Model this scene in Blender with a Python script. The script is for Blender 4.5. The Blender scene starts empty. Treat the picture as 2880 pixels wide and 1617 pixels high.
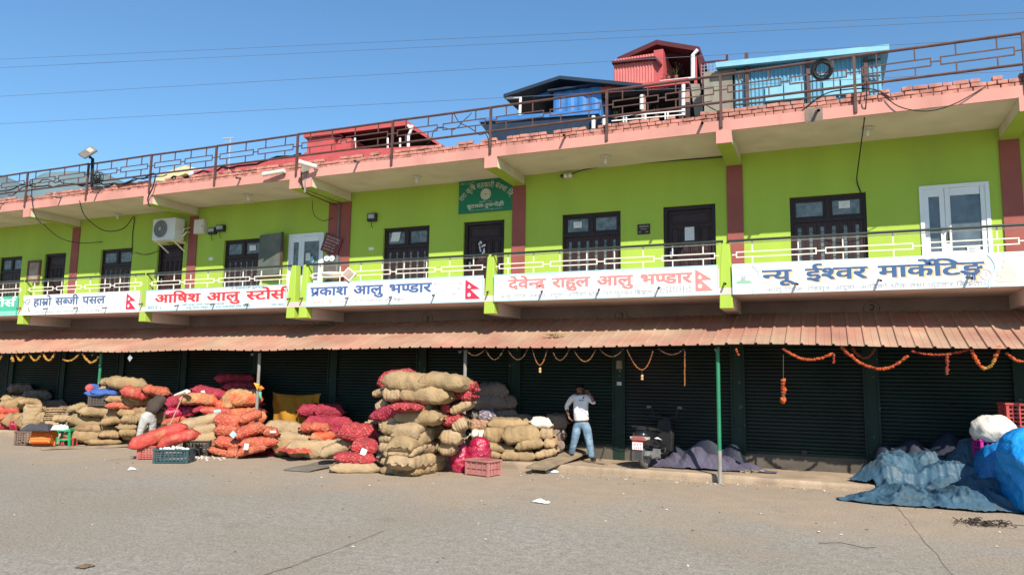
import bpy, bmesh, math, random
from mathutils import Vector, Matrix, noise
R = math.radians
random.seed(7)
scn = bpy.context.scene
COL = scn.collection
# ------------------------------------------------------------------ camera
FPX, CXP, CYP = 2091.97, 1440.0, 808.5          # focal length and centre in photograph pixels
CAM = Vector((1.967, -15.223, 1.916))
YAW, PITCH, ROLL = R(-23.047), R(7.0487), R(0.8749)
FW = Vector((math.sin(YAW)*math.cos(PITCH), math.cos(YAW)*math.cos(PITCH), math.sin(PITCH)))
RT0 = Vector((math.cos(YAW), -math.sin(YAW), 0)); UP0 = RT0.cross(FW)
RT = math.cos(ROLL)*RT0 + math.sin(ROLL)*UP0
UP = -math.sin(ROLL)*RT0 + math.cos(ROLL)*UP0
cd = bpy.data.cameras.new('camera'); cam = bpy.data.objects.new('camera', cd); COL.objects.link(cam)
m3 = Matrix((RT, UP, -FW)).transposed()
cam.matrix_world = Matrix.Translation(CAM) @ m3.to_4x4()
cd.sensor_width = 36; cd.lens = FPX/2880*36; cd.clip_start = .1; cd.clip_end = 5000
scn.camera = cam
# ------------------------------------------------------------------ world, sun, exposure
SUN = Vector((0.617*math.cos(R(39.8)), -0.787*math.cos(R(39.8)), math.sin(R(39.8)))).normalized()
w = bpy.data.worlds.new('World'); scn.world = w; w.use_nodes = True
nt = w.node_tree; bg = nt.nodes['Background']
sky = nt.nodes.new('ShaderNodeTexSky'); sky.sky_type = 'NISHITA'; sky.sun_disc = False
sky.sun_elevation = R(39.8); sky.sun_rotation = math.atan2(SUN.x, SUN.y)
sky.air_density = 1.2; sky.dust_density = .15; sky.ozone_density = 6
tint = nt.nodes.new('ShaderNodeMix'); tint.data_type = 'RGBA'; tint.blend_type = 'MULTIPLY'; tint.inputs[0].default_value = 1
tint.inputs[7].default_value = (.93, 1.13, 1.16, 1); nt.links.new(sky.outputs[0], tint.inputs[6]); nt.links.new(tint.outputs[2], bg.inputs[0]); bg.inputs[1].default_value = 0.098
sl = bpy.data.lights.new('sun', 'SUN'); sl.energy = 5.0; sl.angle = R(.5); sl.color = (1, .92, .80)
so = bpy.data.objects.new('sun', sl); COL.objects.link(so); so.location = SUN*60
so.rotation_euler = (-SUN).to_track_quat('-Z', 'Y').to_euler()
scn.view_settings.view_transform = 'Standard'; scn.view_settings.look = 'None'
scn.view_settings.exposure = 0.55; scn.view_settings.gamma = 1
# ------------------------------------------------------------------ helpers
def ray(px, py):
    return (FW + (px-CXP)/FPX*RT + (CYP-py)/FPX*UP)
def at(px, py, y):                       # a photograph pixel on the vertical plane y
    v = ray(px, py); return CAM + v*((y-CAM.y)/v.y)
def atx(px, py, x):
    v = ray(px, py); return CAM + v*((x-CAM.x)/v.x)
def atz(px, py, z):
    v = ray(px, py); return CAM + v*((z-CAM.z)/v.z)
def dist(p): return (Vector(p)-CAM).dot(FW)

def node(nt, t, **kw):
    n = nt.nodes.new(t)
    for k, v in kw.items(): setattr(n, k, v)
    return n
MATS = {}
def mat(name, col, rough=.75, var=.2, scale=3, bump=0, bscale=40, spec=.3, metal=0, col2=None, thr=None, fine=0, fscale=60, bdist=.02, coat=0, vor=None, streak=False):
    """principled surface with a mottled base colour, optional second colour in patches, bump"""
    if name in MATS: return MATS[name]
    m = bpy.data.materials.new(name); m.use_nodes = True; nt = m.node_tree; L = nt.links.new
    b = nt.nodes['Principled BSDF']; b.inputs['Roughness'].default_value = rough
    b.inputs['Specular IOR Level'].default_value = spec; b.inputs['Metallic'].default_value = metal
    if coat: b.inputs['Coat Weight'].default_value = coat
    tc = node(nt, 'ShaderNodeTexCoord')
    oi = node(nt, 'ShaderNodeObjectInfo'); va = node(nt, 'ShaderNodeVectorMath', operation='MULTIPLY_ADD')
    L(oi.outputs['Random'], va.inputs[0]); va.inputs[1].default_value = (37, 23, 11); L(tc.outputs['Object'], va.inputs[2])
    src = va.outputs[0]
    mp = node(nt, 'ShaderNodeMapping'); L(src, mp.inputs[0])
    if streak: mp.inputs['Scale'].default_value = (1, 1, .12)
    n1 = node(nt, 'ShaderNodeTexNoise'); n1.inputs['Scale'].default_value = scale; n1.inputs['Detail'].default_value = 6
    L(mp.outputs[0], n1.inputs['Vector'])
    rp = node(nt, 'ShaderNodeMapRange'); rp.inputs[1].default_value = .3; rp.inputs[2].default_value = .7
    rp.inputs[3].default_value = 1-var; rp.inputs[4].default_value = 1+var*.6
    L(n1.outputs[0], rp.inputs[0])
    last = None
    mx = node(nt, 'ShaderNodeMix', data_type='RGBA', blend_type='MIX')
    mx.inputs[6].default_value = (*col, 1); mx.inputs[7].default_value = (*(col2 or col), 1); mx.inputs[0].default_value = 0
    if col2:
        n2 = node(nt, 'ShaderNodeTexNoise'); n2.inputs['Scale'].default_value = thr[0]; n2.inputs['Detail'].default_value = 5
        L(mp.outputs[0], n2.inputs['Vector'])
        r2 = node(nt, 'ShaderNodeMapRange'); r2.inputs[1].default_value = thr[1]; r2.inputs[2].default_value = thr[2]
        L(n2.outputs[0], r2.inputs[0]); L(r2.outputs[0], mx.inputs[0])
    cur = mx.outputs[2]
    if vor:                                  # lumps of produce seen through a net: scale, colour, amount
        vo = node(nt, 'ShaderNodeTexVoronoi'); vo.inputs['Scale'].default_value = vor[0]; L(src, vo.inputs['Vector'])
        r3 = node(nt, 'ShaderNodeMapRange'); r3.inputs[1].default_value = .0; r3.inputs[2].default_value = .42
        r3.inputs[3].default_value = vor[2]; r3.inputs[4].default_value = 0
        L(vo.outputs['Distance'], r3.inputs[0])
        m3_ = node(nt, 'ShaderNodeMix', data_type='RGBA'); m3_.inputs[7].default_value = (*vor[1], 1)
        L(cur, m3_.inputs[6]); L(r3.outputs[0], m3_.inputs[0]); cur = m3_.outputs[2]
    mul = node(nt, 'ShaderNodeMix', data_type='RGBA', blend_type='MULTIPLY'); mul.inputs[0].default_value = 1
    L(cur, mul.inputs[6]); L(rp.outputs[0], mul.inputs[7]); cur = mul.outputs[2]
    if fine:
        n4 = node(nt, 'ShaderNodeTexNoise'); n4.inputs['Scale'].default_value = fscale; n4.inputs['Detail'].default_value = 2
        L(src, n4.inputs['Vector'])
        r4 = node(nt, 'ShaderNodeMapRange'); r4.inputs[1].default_value = .3; r4.inputs[2].default_value = .7
        r4.inputs[3].default_value = 1-fine; r4.inputs[4].default_value = 1+fine
        L(n4.outputs[0], r4.inputs[0])
        mu = node(nt, 'ShaderNodeMix', data_type='RGBA', blend_type='MULTIPLY'); mu.inputs[0].default_value = 1
        L(cur, mu.inputs[6]); L(r4.outputs[0], mu.inputs[7]); cur = mu.outputs[2]
    L(cur, b.inputs['Base Color'])
    if bump:
        if vor:
            bs = node(nt, 'ShaderNodeTexVoronoi'); bs.inputs['Scale'].default_value = vor[0]; o = bs.outputs['Distance']
        else:
            bs = node(nt, 'ShaderNodeTexNoise'); bs.inputs['Scale'].default_value = bscale; bs.inputs['Detail'].default_value = 4; o = bs.outputs[0]
        L(src, bs.inputs['Vector'])
        bn = node(nt, 'ShaderNodeBump'); bn.inputs['Strength'].default_value = bump; bn.inputs['Distance'].default_value = bdist
        if vor: bn.invert = True
        L(o, bn.inputs['Height']); L(bn.outputs[0], b.inputs['Normal'])
    MATS[name] = m; return m

class MB:
    """collects shapes into ONE mesh"""
    def __init__(s): s.v = []; s.f = []; s.mi = []; s.cur = 0
    def add(s, vs, fs):
        n = len(s.v); s.v += [tuple(v) for v in vs]
        for f in fs: s.f.append([i+n for i in f]); s.mi.append(s.cur)
    def box(s, x0, x1, y0, y1, z0, z1, M=None):
        vs = [Vector((x, y, z)) for z in (z0, z1) for y in (y0, y1) for x in (x0, x1)]
        if M is not None: vs = [M @ v for v in vs]
        s.add(vs, [(0, 2, 3, 1), (4, 5, 7, 6), (0, 1, 5, 4), (2, 6, 7, 3), (0, 4, 6, 2), (1, 3, 7, 5)])
    def bar(s, a, b, w, h=None, up=(0, 0, 1)):           # square bar from a to b
        a, b = Vector(a), Vector(b); h = h or w; d = (b-a)
        L = d.length; d.normalize(); u = Vector(up)
        if abs(d.dot(u)) > .95: u = Vector((0, 1, 0))
        sx = d.cross(u).normalized(); sz = sx.cross(d)
        vs = [p + sx*i*w/2 + sz*j*h/2 for p in (a, b) for j in (-1, 1) for i in (-1, 1)]
        s.add(vs, [(0, 2, 3, 1), (4, 5, 7, 6), (0, 1, 5, 4), (2, 6, 7, 3), (0, 4, 6, 2), (1, 3, 7, 5)])
    def tube(s, pts, r, n=8, cap=True):
        pts = [Vector(p) for p in pts]; rs = r if isinstance(r, (list, tuple)) else [r]*len(pts)
        rings = []; prev = None
        for i, p in enumerate(pts):
            d = (pts[min(i+1, len(pts)-1)]-pts[max(i-1, 0)])
            d = d.normalized() if d.length > 1e-9 else Vector((0, 0, 1))
            if prev is None:
                a = d.orthogonal().normalized()
            else:
                a = prev - d*prev.dot(d); a = a.normalized() if a.length > 1e-6 else d.orthogonal().normalized()
            prev = a; b = d.cross(a)
            rings.append([p + (a*math.cos(2*math.pi*k/n) + b*math.sin(2*math.pi*k/n))*rs[i] for k in range(n)])
        vs = [v for rg in rings for v in rg]; fs = []
        for i in range(len(rings)-1):
            for k in range(n):
                fs.append((i*n+k, i*n+(k+1) % n, (i+1)*n+(k+1) % n, (i+1)*n+k))
        if cap: fs += [tuple(range(n))[::-1], tuple(range((len(rings)-1)*n, len(rings)*n))]
        s.add(vs, fs)
    def lathe(s, prof, n=16, M=None):                     # prof: (radius, z)
        vs = [Vector((r*math.cos(2*math.pi*k/n), r*math.sin(2*math.pi*k/n), z)) for r, z in prof for k in range(n)]
        if M is not None: vs = [M @ v for v in vs]
        fs = [(i*n+k, i*n+(k+1) % n, (i+1)*n+(k+1) % n, (i+1)*n+k) for i in range(len(prof)-1) for k in range(n)]
        s.add(vs, fs + [tuple(range(n))[::-1], tuple(range((len(prof)-1)*n, len(prof)*n))])
    def prism(s, poly, y0, y1, M=None):                   # polygon in (x, z), extruded y0..y1
        n = len(poly); vs = [Vector((x, y, z)) for y in (y0, y1) for x, z in poly]
        if M is not None: vs = [M @ v for v in vs]
        s.add(vs, [tuple(range(n)), tuple(range(n, 2*n))[::-1]] + [(k, k+n, (k+1) % n+n, (k+1) % n) for k in range(n)])
    def grid(s, nu, nv, fn):
        vs = [fn(i/nu, j/nv) for j in range(nv+1) for i in range(nu+1)]
        s.add(vs, [(j*(nu+1)+i, j*(nu+1)+i+1, (j+1)*(nu+1)+i+1, (j+1)*(nu+1)+i) for j in range(nv) for i in range(nu)])
    def blob(s, c, rx, ry, rz, n=10, m=7, nz=0, M=None, seed=0):
        vs = []
        for j in range(m+1):
            t = math.pi*j/m
            for k in range(n):
                a = 2*math.pi*k/n; v = Vector((math.sin(t)*math.cos(a), math.sin(t)*math.sin(a), math.cos(t)))
                q = 1 + nz*noise.noise(v*1.7 + Vector((seed, seed*2.3, 0)))
                v = Vector((v.x*rx*q, v.y*ry*q, v.z*rz*q)); v = (M @ v) if M is not None else v
                vs.append(v + Vector(c))
        s.add(vs, [(j*n+k, j*n+(k+1) % n, (j+1)*n+(k+1) % n, (j+1)*n+k) for j in range(m) for k in range(n)])
    def build(s, name, mats, parent=None, smooth=False, bevel=0, recalc=True):
        me = bpy.data.meshes.new(name); me.from_pydata(s.v, [], s.f)
        bm = bmesh.new(); bm.from_mesh(me)
        bmesh.ops.remove_doubles(bm, verts=bm.verts, dist=1e-6)
        if recalc: bmesh.ops.recalc_face_normals(bm, faces=bm.faces)
        if len(bm.faces) == len(s.mi):
            pass
        bm.to_mesh(me); bm.free()
        ms = mats if isinstance(mats, (list, tuple)) else [mats]
        for m in ms: me.materials.append(m)
        if len(ms) > 1 and len(me.polygons) == len(s.mi):
            for p, i in zip(me.polygons, s.mi): p.material_index = i
        if smooth: me.polygons.foreach_set('use_smooth', [True]*len(me.polygons))
        o = bpy.data.objects.new(name, me); COL.objects.link(o)
        if parent is not None:
            o.parent = parent; o.matrix_parent_inverse = world(parent).inverted()
        if bevel:
            bv = o.modifiers.new('bevel', 'BEVEL'); bv.width = bevel; bv.segments = 2; bv.limit_method = 'ANGLE'
        return o
def world(o):
    m = o.matrix_basis.copy() if o.parent is None else world(o.parent) @ o.matrix_parent_inverse @ o.matrix_basis
    return m
def tag(o, label=None, cat=None, group=None, kind=None):
    if label: o['label'] = label
    if cat: o['category'] = cat
    if group: o['group'] = group
    if kind: o['kind'] = kind
    return o
def thing(name, label, cat, loc=(0, 0, 0), rotz=0, group=None):
    o = bpy.data.objects.new(name, None); COL.objects.link(o); o.empty_display_size = .2
    o.location = loc; o.rotation_euler = (0, 0, rotz)
    return tag(o, label, cat, group)
def dup(root, loc, rotz=0, label=None, group=None):
    r = root.copy(); COL.objects.link(r); r.location = loc; r.rotation_euler = (0, 0, rotz)
    if label: r['label'] = label
    if group: r['group'] = group
    def rec(a, b):
        for ch in list(a.children):
            c = ch.copy(); COL.objects.link(c); c.parent = b; rec(ch, c)
    rec(root, r); return r
def struct(mb, name, m, **k): return tag(mb.build(name, m, **k), kind='structure')

# pixel helpers of the enlarged views the measurements were read from
def zL(x, y): return x/5.164, 1020+y/5.164
def zM(x, y): return 340+x/4.8205, 1020+y/4.8205
def zN(x, y): return 900+x/4.252, 1020+y/4.252
def zR(x, y): return 1330+x/5.355, 1050+y/5.355
def zA(x, y): return x/3.443, 900+y/3.443
def zB(x, y): return 680+x/3.286, 920+y/3.286
def zC(x, y): return 1300+x/3.0125, 920+y/3.0125
def zD(x, y): return 2080+x/2.5825, 920+y/2.5825
def zT(x, y): return 2330+x/3.805, 1120+y/3.805
def zV(x, y): return x*1.1183, y*1.1183
def zS(x, y): return 1740+x/5.355, 1100+y/5.355
def zH(x, y): return 1360+x/3.578, 60+y/3.578
def zJ(x, y): return 2000+x/2.927, 60+y/2.927

# ------------------------------------------------------------------ materials
LIME = mat('lime_paint', (.355, .50, .065), .85, .09, 1.2, .2, 50, streak=True, col2=(.31, .43, .07), thr=(.7, .52, .8))
PINK = mat('pink_paint', (.58, .275, .225), .8, .16, 1.0, .2, 50, streak=True, col2=(.42, .19, .15), thr=(1.3, .58, .75))
BRICKPINK = mat('pink_painted_brick', (.50, .22, .17), .85, .35, 5, .5, 40, col2=(.30, .13, .10), thr=(4, .5, .7), bdist=.01)
MORTAR = mat('dark_mortar', (.24, .115, .09), .95, .3, 8, .3, 50)
PILLAR = mat('brown_red_paint', (.29, .085, .07), .75, .12, 2, .1, 60)
CREAM = mat('cream_whitewash', (.62, .56, .42), .85, .12, 1.5, .1, 40, col2=(.50, .44, .33), thr=(.8, .55, .8))
WHITEW = mat('white_wash', (.62, .52, .46), .85, .15, 1.5, .1, 40)  # pinkish cast of bounced light mixed into the whitewash
LOWWALL = mat('bounce_pink_plaster', (.24, .175, .155), .9, .2, 1.5, .2, 40)  # pink of the light bounced under the balcony is put into the colour
GREENP = mat('green_under_paint', (.30, .40, .05), .8, .1, 2)
CONC = mat('concrete', (.36, .27, .185), .9, .2, 2.2, .35, 30, fine=.15, col2=(.27, .205, .145), thr=(1.5, .5, .7))
SILL = mat('dark_concrete', (.10, .085, .07), .9, .25, 3, .3, 30)
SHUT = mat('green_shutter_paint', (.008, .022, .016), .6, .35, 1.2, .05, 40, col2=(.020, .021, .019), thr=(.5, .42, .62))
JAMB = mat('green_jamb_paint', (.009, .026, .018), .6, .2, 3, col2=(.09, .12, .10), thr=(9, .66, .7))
DKWOOD = mat('dark_brown_wood', (.030, .017, .016), .5, .25, 5, .1, 40)
DKWOOD2 = mat('brown_wood_panel', (.040, .020, .020), .5, .25, 5, .1, 40)
GLASS = mat('dark_window_glass', (.14, .16, .155), .25, .5, 9, spec=.6)
GLASSB = mat('blue_grey_glass', (.10, .125, .15), .15, .3, 5, spec=.6)
PVC = mat('white_pvc', (.74, .77, .78), .4, .05, 3)
RAILW = mat('white_rail_paint', (.80, .74, .64), .5, .12, 8)
RAILD = mat('dark_green_rail', (.028, .04, .036), .4, .2, 8, spec=.5)
RAILB = mat('rusty_brown_rail', (.105, .055, .048), .6, .3, 6, .2, 60)
AWN = mat('red_oxide_sheet', (.395, .195, .14), .7, .2, 1.3, .05, 40, col2=(.40, .275, .185), thr=(.8, .36, .66), spec=.25)
STEELDK = mat('dark_steel', (.05, .045, .04), .6, .2, 5)
GREENPOST = mat('green_post_paint', (.022, .20, .095), .45, .15, 6, spec=.5, col2=(.18, .20, .17), thr=(6, .68, .74))
GREYPOST = mat('grey_pipe', (.26, .24, .21), .6, .25, 5)
CABLE = mat('black_cable', (.012, .012, .014), .6, 0, 3)
WHITE = mat('white_board', (.76, .77, .76), .5, .08, 2.2, .25, 2.5, col2=(.66, .66, .63), thr=(1.6, .55, .8), bdist=.02)
PALEBLUE = mat('pale_blue_board', (.60, .76, .80), .5, .05, 1.3)
TEAL = mat('teal_board', (.07, .45, .29), .5, .06, 2)
DKGREEN = mat('deep_green_board', (.008, .17, .085), .5, .06, 2)
CYANEDGE = mat('cyan_edge', (.40, .72, .80), .5, .05, 2)
def ink(name, c): return mat('ink_'+name, c, .6, .12, 6)
REDINK = ink('red', (.66, .045, .05)); FADERED = ink('faded_red', (.74, .24, .22)); BLUEINK = ink('blue', (.075, .13, .32))
NAVYINK = ink('slate_blue', (.10, .15, .27)); MIDBLUE = ink('mid_blue', (.045, .115, .25)); PEACH = ink('peach', (.78, .50, .24))
GREYINK = ink('grey', (.40, .41, .43)); DARKINK = ink('dark', (.16, .18, .19)); CREAMINK = ink('cream', (.62, .58, .45)); WHITEINK = ink('white', (.78, .8, .76))
CRIMSON = ink('crimson', (.60, .03, .08)); PALEYELLOW = ink('pale_yellow', (.78, .70, .50)); TANINK = ink('tan', (.62, .40, .20)); LGREEN = ink('leaf_green', (.25, .50, .35))
BLACKMARK = ink('black', (.03, .03, .03)); DARKGREENINK = ink('dark_teal', (.02, .22, .15)); FADEPINK = ink('faded_pink', (.78, .52, .50))
JUTE = mat('jute_cloth', (.325, .228, .122), .95, .26, 4, .6, 20, fine=.14, fscale=90, col2=(.30, .19, .09), thr=(2.3, .48, .72), bdist=.035)
JUTE2 = mat('pale_jute_cloth', (.37, .265, .155), .95, .24, 4, .6, 18, fine=.14, fscale=90, col2=(.33, .22, .115), thr=(2.0, .5, .74), bdist=.035)
JUTED = mat('stained_jute_cloth', (.31, .205, .105), .95, .25, 4, .35, 55, fine=.14, fscale=90, col2=(.13, .085, .05), thr=(2.6, .55, .68), bdist=.012)
ONION = mat('red_onion_net', (.36, .045, .05), .8, .32, 6, .9, spec=.15, vor=(19, (.56, .27, .23), .8), bdist=.03, fine=.2, fscale=120)
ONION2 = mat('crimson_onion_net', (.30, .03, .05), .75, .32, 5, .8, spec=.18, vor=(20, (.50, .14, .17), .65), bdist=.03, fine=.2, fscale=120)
MAGENTA = mat('magenta_net_plastic', (.33, .010, .045), .28, .25, 7, .9, 11, spec=.5, col2=(.45, .05, .10), thr=(6, .5, .68), bdist=.05)
ORANGE = mat('orange_potato_net', (.45, .125, .07), .85, .32, 6, .8, spec=.15, vor=(16, (.55, .33, .17), .75), bdist=.03, col2=(.42, .08, .055), thr=(3, .45, .65), fine=.15, fscale=120)
ORJUTE = mat('orange_tan_net', (.40, .24, .11), .8, .25, 6, .7, vor=(15, (.48, .31, .15), .6), bdist=.03, col2=(.58, .09, .04), thr=(2.4, .45, .6), fine=.15, fscale=120)
REDPLAST = mat('red_net_plastic', (.46, .06, .045), .55, .3, 6, .6, 16, spec=.3, col2=(.43, .16, .08), thr=(4, .5, .7), bdist=.04)
WHITEBAG = mat('white_woven_bag', (.68, .62, .52), .8, .12, 4, .4, 30)
GARLIC = mat('garlic_net', (.22, .18, .22), .7, .2, 5, .9, vor=(14, (.68, .60, .58), .95), bdist=.04)
POTNET = mat('potato_net', (.36, .20, .12), .7, .2, 5, .9, vor=(15, (.62, .42, .28), .9), bdist=.04)
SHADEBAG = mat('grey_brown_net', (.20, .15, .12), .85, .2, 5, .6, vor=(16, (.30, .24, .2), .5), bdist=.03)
# ------------------------------------------------------------------ ground, plinth, hills
def ground_mat():
    m = bpy.data.materials.new('worn_asphalt_and_dust'); m.use_nodes = True; nt = m.node_tree; L = nt.links.new
    b = nt.nodes['Principled BSDF']; b.inputs['Roughness'].default_value = .95; b.inputs['Specular IOR Level'].default_value = .15
    tc = node(nt, 'ShaderNodeTexCoord'); P = tc.outputs['Object']
    def noise_(sc, det=5, rough=.55):
        n = node(nt, 'ShaderNodeTexNoise'); n.inputs['Scale'].default_value = sc; n.inputs['Detail'].default_value = det
        n.inputs['Roughness'].default_value = rough; L(P, n.inputs['Vector']); return n.outputs[0]
    def mr(v, a, b_, c=0, d=1):
        n = node(nt, 'ShaderNodeMapRange'); n.inputs[1].default_value = a; n.inputs[2].default_value = b_
        n.inputs[3].default_value = c; n.inputs[4].default_value = d; L(v, n.inputs[0]); return n.outputs[0]
    def mixc(f, a, c2):
        n = node(nt, 'ShaderNodeMix', data_type='RGBA')
        for s_, v in ((6, a), (7, c2)):
            if isinstance(v, tuple): n.inputs[s_].default_value = (*v, 1)
            else: L(v, n.inputs[s_])
        L(f, n.inputs[0]); return n.outputs[2]
    def math_(op, a, c2):
        n = node(nt, 'ShaderNodeMath', operation=op)
        for i, v in ((0, a), (1, c2)):
            if isinstance(v, (int, float)): n.inputs[i].default_value = v
            else: L(v, n.inputs[i])
        return n.outputs[0]
    sx = node(nt, 'ShaderNodeSeparateXYZ'); L(P, sx.inputs[0])
    asph = mixc(mr(noise_(9, 3), .35, .65), (.228, .21, .178), (.31, .284, .24))
    big = mr(noise_(.35, 4), .35, .65)
    asph = mixc(math_('MULTIPLY', big, .8), asph, (.25, .212, .165))
    # exposed stones of the worn surface
    vo = node(nt, 'ShaderNodeTexVoronoi'); vo.inputs['Scale'].default_value = 19; L(P, vo.inputs['Vector'])
    stone = mr(vo.outputs['Distance'], .10, .24, 1, 0)
    hue = node(nt, 'ShaderNodeSeparateColor'); L(vo.outputs['Color'], hue.inputs[0])
    scol = mixc(mr(hue.outputs[0], .25, .7), (.085, .072, .06), (.40, .345, .275))
    wornm = mr(math_('ADD', noise_(.55, 4), math_('MULTIPLY', sx.outputs[0], .012)), .43, .56)
    band = mr(sx.outputs[1], -9.2, -6.8)                       # patched smoother asphalt nearest the viewer
    stm = math_('MULTIPLY', math_('MULTIPLY', stone, wornm), band)
    big_ = mr(hue.outputs[1], .45, .55)
    stm = math_('MULTIPLY', stm, math_('MULTIPLY', big_, .85))
    asph = mixc(stm, asph, scol)
    # wind-blown dust lying towards the kerb
    dn = math_('ADD', sx.outputs[1], mr(noise_(.7, 5), .2, .8, -2.2, 2.2))
    dust = mixc(mr(noise_(2.5, 6), .3, .7), (.35, .278, .203), (.305, .238, .17))
    col = mixc(mr(dn, -5.8, -2.4, 0, .92), asph, dust)
    stain = mr(noise_(.9, 6, .65), .60, .74, 0, .45)
    col = mixc(stain, col, (.16, .135, .11))
    spk = mr(noise_(34, 2), .3, .7, .70, 1.30)
    mu = node(nt, 'ShaderNodeMix', data_type='RGBA', blend_type='MULTIPLY'); mu.inputs[0].default_value = 1
    L(col, mu.inputs[6]); L(spk, mu.inputs[7]); L(mu.outputs[2], b.inputs['Base Color'])
    h = math_('ADD', math_('MULTIPLY', stm, .6), math_('MULTIPLY', noise_(60, 3), .5))
    bn = node(nt, 'ShaderNodeBump'); bn.inputs['Strength'].default_value = .5; bn.inputs['Distance'].default_value = .02
    L(h, bn.inputs['Height']); L(bn.outputs[0], b.inputs['Normal'])
    return m
g = MB(); S = 1500
xs = [-S, -60]+[-30+k*1.0 for k in range(46)]+[60, S]; ys = [-S, -30]+[-16+k*.8 for k in range(22)]+[40, 120, S]
def gz(x, y):
    if abs(x) > 31 or y > .5 or y < -17: return 0.0
    return .012*noise.noise(Vector((x*.5, y*.7, 0)))
n_ = len(xs)
g.add([(x, y, gz(x, y)) for y in ys for x in xs], [(j*n_+i, j*n_+i+1, (j+1)*n_+i+1, (j+1)*n_+i) for j in range(len(ys)-1) for i in range(n_-1)])
GM = ground_mat()
struct(g, 'ground', GM, smooth=True)
# cracks across the asphalt: thin dark filled seams
SEAM = mat('tar_seam', (.225, .188, .145), .9, .3, 6)
def seam(name, p0, p1, w, seed):
    a = atz(*p0, 0); b = atz(*p1, 0); mb = MB(); N = 40; d = (b-a); nrm = Vector((-d.y, d.x, 0)).normalized()
    pts = []
    for i in range(N+1):
        t = i/N; o = .035*noise.noise(Vector((t*7, seed, 0))) + .03*noise.noise(Vector((t*40, seed, 0)))
        ww = w*(.35+.9*abs(noise.noise(Vector((t*15, seed+5, 0)))))
        c = a+d*t+nrm*o; pts.append((c-nrm*ww, c+nrm*ww))
    mb.add([Vector((p.x, p.y, gz(p.x, p.y)+.005)) for q in pts for p in q], [(2*i, 2*i+1, 2*i+3, 2*i+2) for i in range(N)])
    return struct(mb, name, SEAM)
seam('road_crack', zV(660, 1450), zV(965, 1335), .03, 1)
seam('road_crack', zV(2245, 1262), zV(2400, 1450), .007, 9)
# plinth (raised pavement) with a worn front edge
KY = -.05; PZ = .15
pl = MB(); NX = 330; X0, X1 = -31, 9.5
prof = lambda x: (.018*noise.noise(Vector((x*2.1, 0, 3))) + .012*noise.noise(Vector((x*9, 1, 3))))
def crumble(x):
    return max(0, .05*noise.noise(Vector((x*1.7, 7, 1))) + .05*noise.noise(Vector((x*6, 9, 1)))) if x > -.4 else .008*noise.noise(Vector((x*6, 9, 1)))
rows = []
for i in range(NX+1):
    x = X0+(X1-X0)*i/NX; e = prof(x); c = crumble(x); zt = PZ - .06*max(0, min(1, (x-.1)/1.5))*.35
    rows.append([(x, KY+e, -.02), (x, KY+e+c*.4, zt*.55), (x, KY+e+c*.8+.01, zt-.025), (x, KY+e+c+.035, zt), (x, .5, PZ), (x, 1.70, PZ)])
k_ = len(rows[0])
pl.add([v for r_ in rows for v in r_], [(i*k_+j, i*k_+j+1, (i+1)*k_+j+1, (i+1)*k_+j) for i in range(NX) for j in range(k_-1)])
struct(pl, 'pavement', CONC, smooth=False)
# wooded hills far to the left
HILL = mat('hazy_far_forest', (.105, .155, .17), .95, .3, .02)  # blue of the distant haze is mixed into the forest colour
hb = MB()
hp = [(-620, 60), (-520, 82), (-430, 92), (-380, 88), (-345, 92), (-322, 84), (-300, 80), (-280, 88), (-255, 66), (-215, 48), (-150, 30), (-60, 16), (60, 5)]
def hz(x):
    for (a, za), (b, zb) in zip(hp, hp[1:]):
        if a <= x <= b:
            t = (x-a)/(b-a); return za+(zb-za)*t
    return 0
def hfn(u, v):
    x = -620+680*u; t = v; y = 110+180*t
    z = hz(x)*math.sin(math.pi*t) + 2.2*noise.noise(Vector((x*.06, y*.06, 0)))+1.2*noise.noise(Vector((x*.25, y*.2, 4)))
    return Vector((x, y, z-1))
hb.grid(260, 16, hfn); struct(hb, 'hills', HILL, smooth=True)

# ------------------------------------------------------------------ market building
BLD = thing('market_building', 'long two storey lime green market building with pink roof edge, balcony and green roller shutters', 'building', (-10, 1.6, 0))
YR = 1.6; ZF = 3.80; ZC = 6.99; XL, XR = -27.0, 9.0
PIER = [5.2, 0, -5.2, -10.4, -10.791, -15.991, -21.191, -26.391]     # left edges of the balcony piers
OPEN = []                                                             # x0, x1, z0, z1 openings of the upper wall
WINS = [(1.306, 2.802), (-3.891, -2.435), (-8.99, -7.57), (-14.575, -13.16), (-19.804, -18.372), (-24.87, -23.667)]
DOORS = [(-1.431, -.258), (-6.569, -5.423), (-17.279, -16.192), (-22.511, -21.455)]
WDOORS = [(3.786, 4.984), (-12.138, -10.945)]
ZT = 5.915
for a, b in WINS: OPEN.append((a, b, ZF+.12, ZT))
for a, b in DOORS+WDOORS: OPEN.append((a, b, ZF, ZT))
# upper wall with real openings
xe = sorted({XL, XR} | {v for o in OPEN for v in o[:2]})
uw = MB()
for a, b in zip(xe, xe[1:]):
    op = [o for o in OPEN if o[0] <= a+1e-6 and o[1] >= b-1e-6]
    if not op: uw.box(a, b, YR, YR+.22, ZF, ZC)
    else:
        uw.box(a, b, YR, YR+.22, op[0][3], ZC)
        if op[0][2] > ZF: uw.box(a, b, YR, YR+.22, ZF, op[0][2])
uw.build('upper_wall', LIME, BLD)
bk = MB(); bk.box(XL, XR, 5.9, 6.1, 0, ZC); bk.box(XL, XL+.2, YR+.25, 5.9, 0, ZC); bk.box(XR-.2, XR, YR+.25, 5.9, 0, ZC)
bk.box(XL+.2, XR-.2, YR+.45, YR+.5, ZF, ZC); bk.build('rear_wall', SILL, BLD)
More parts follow.
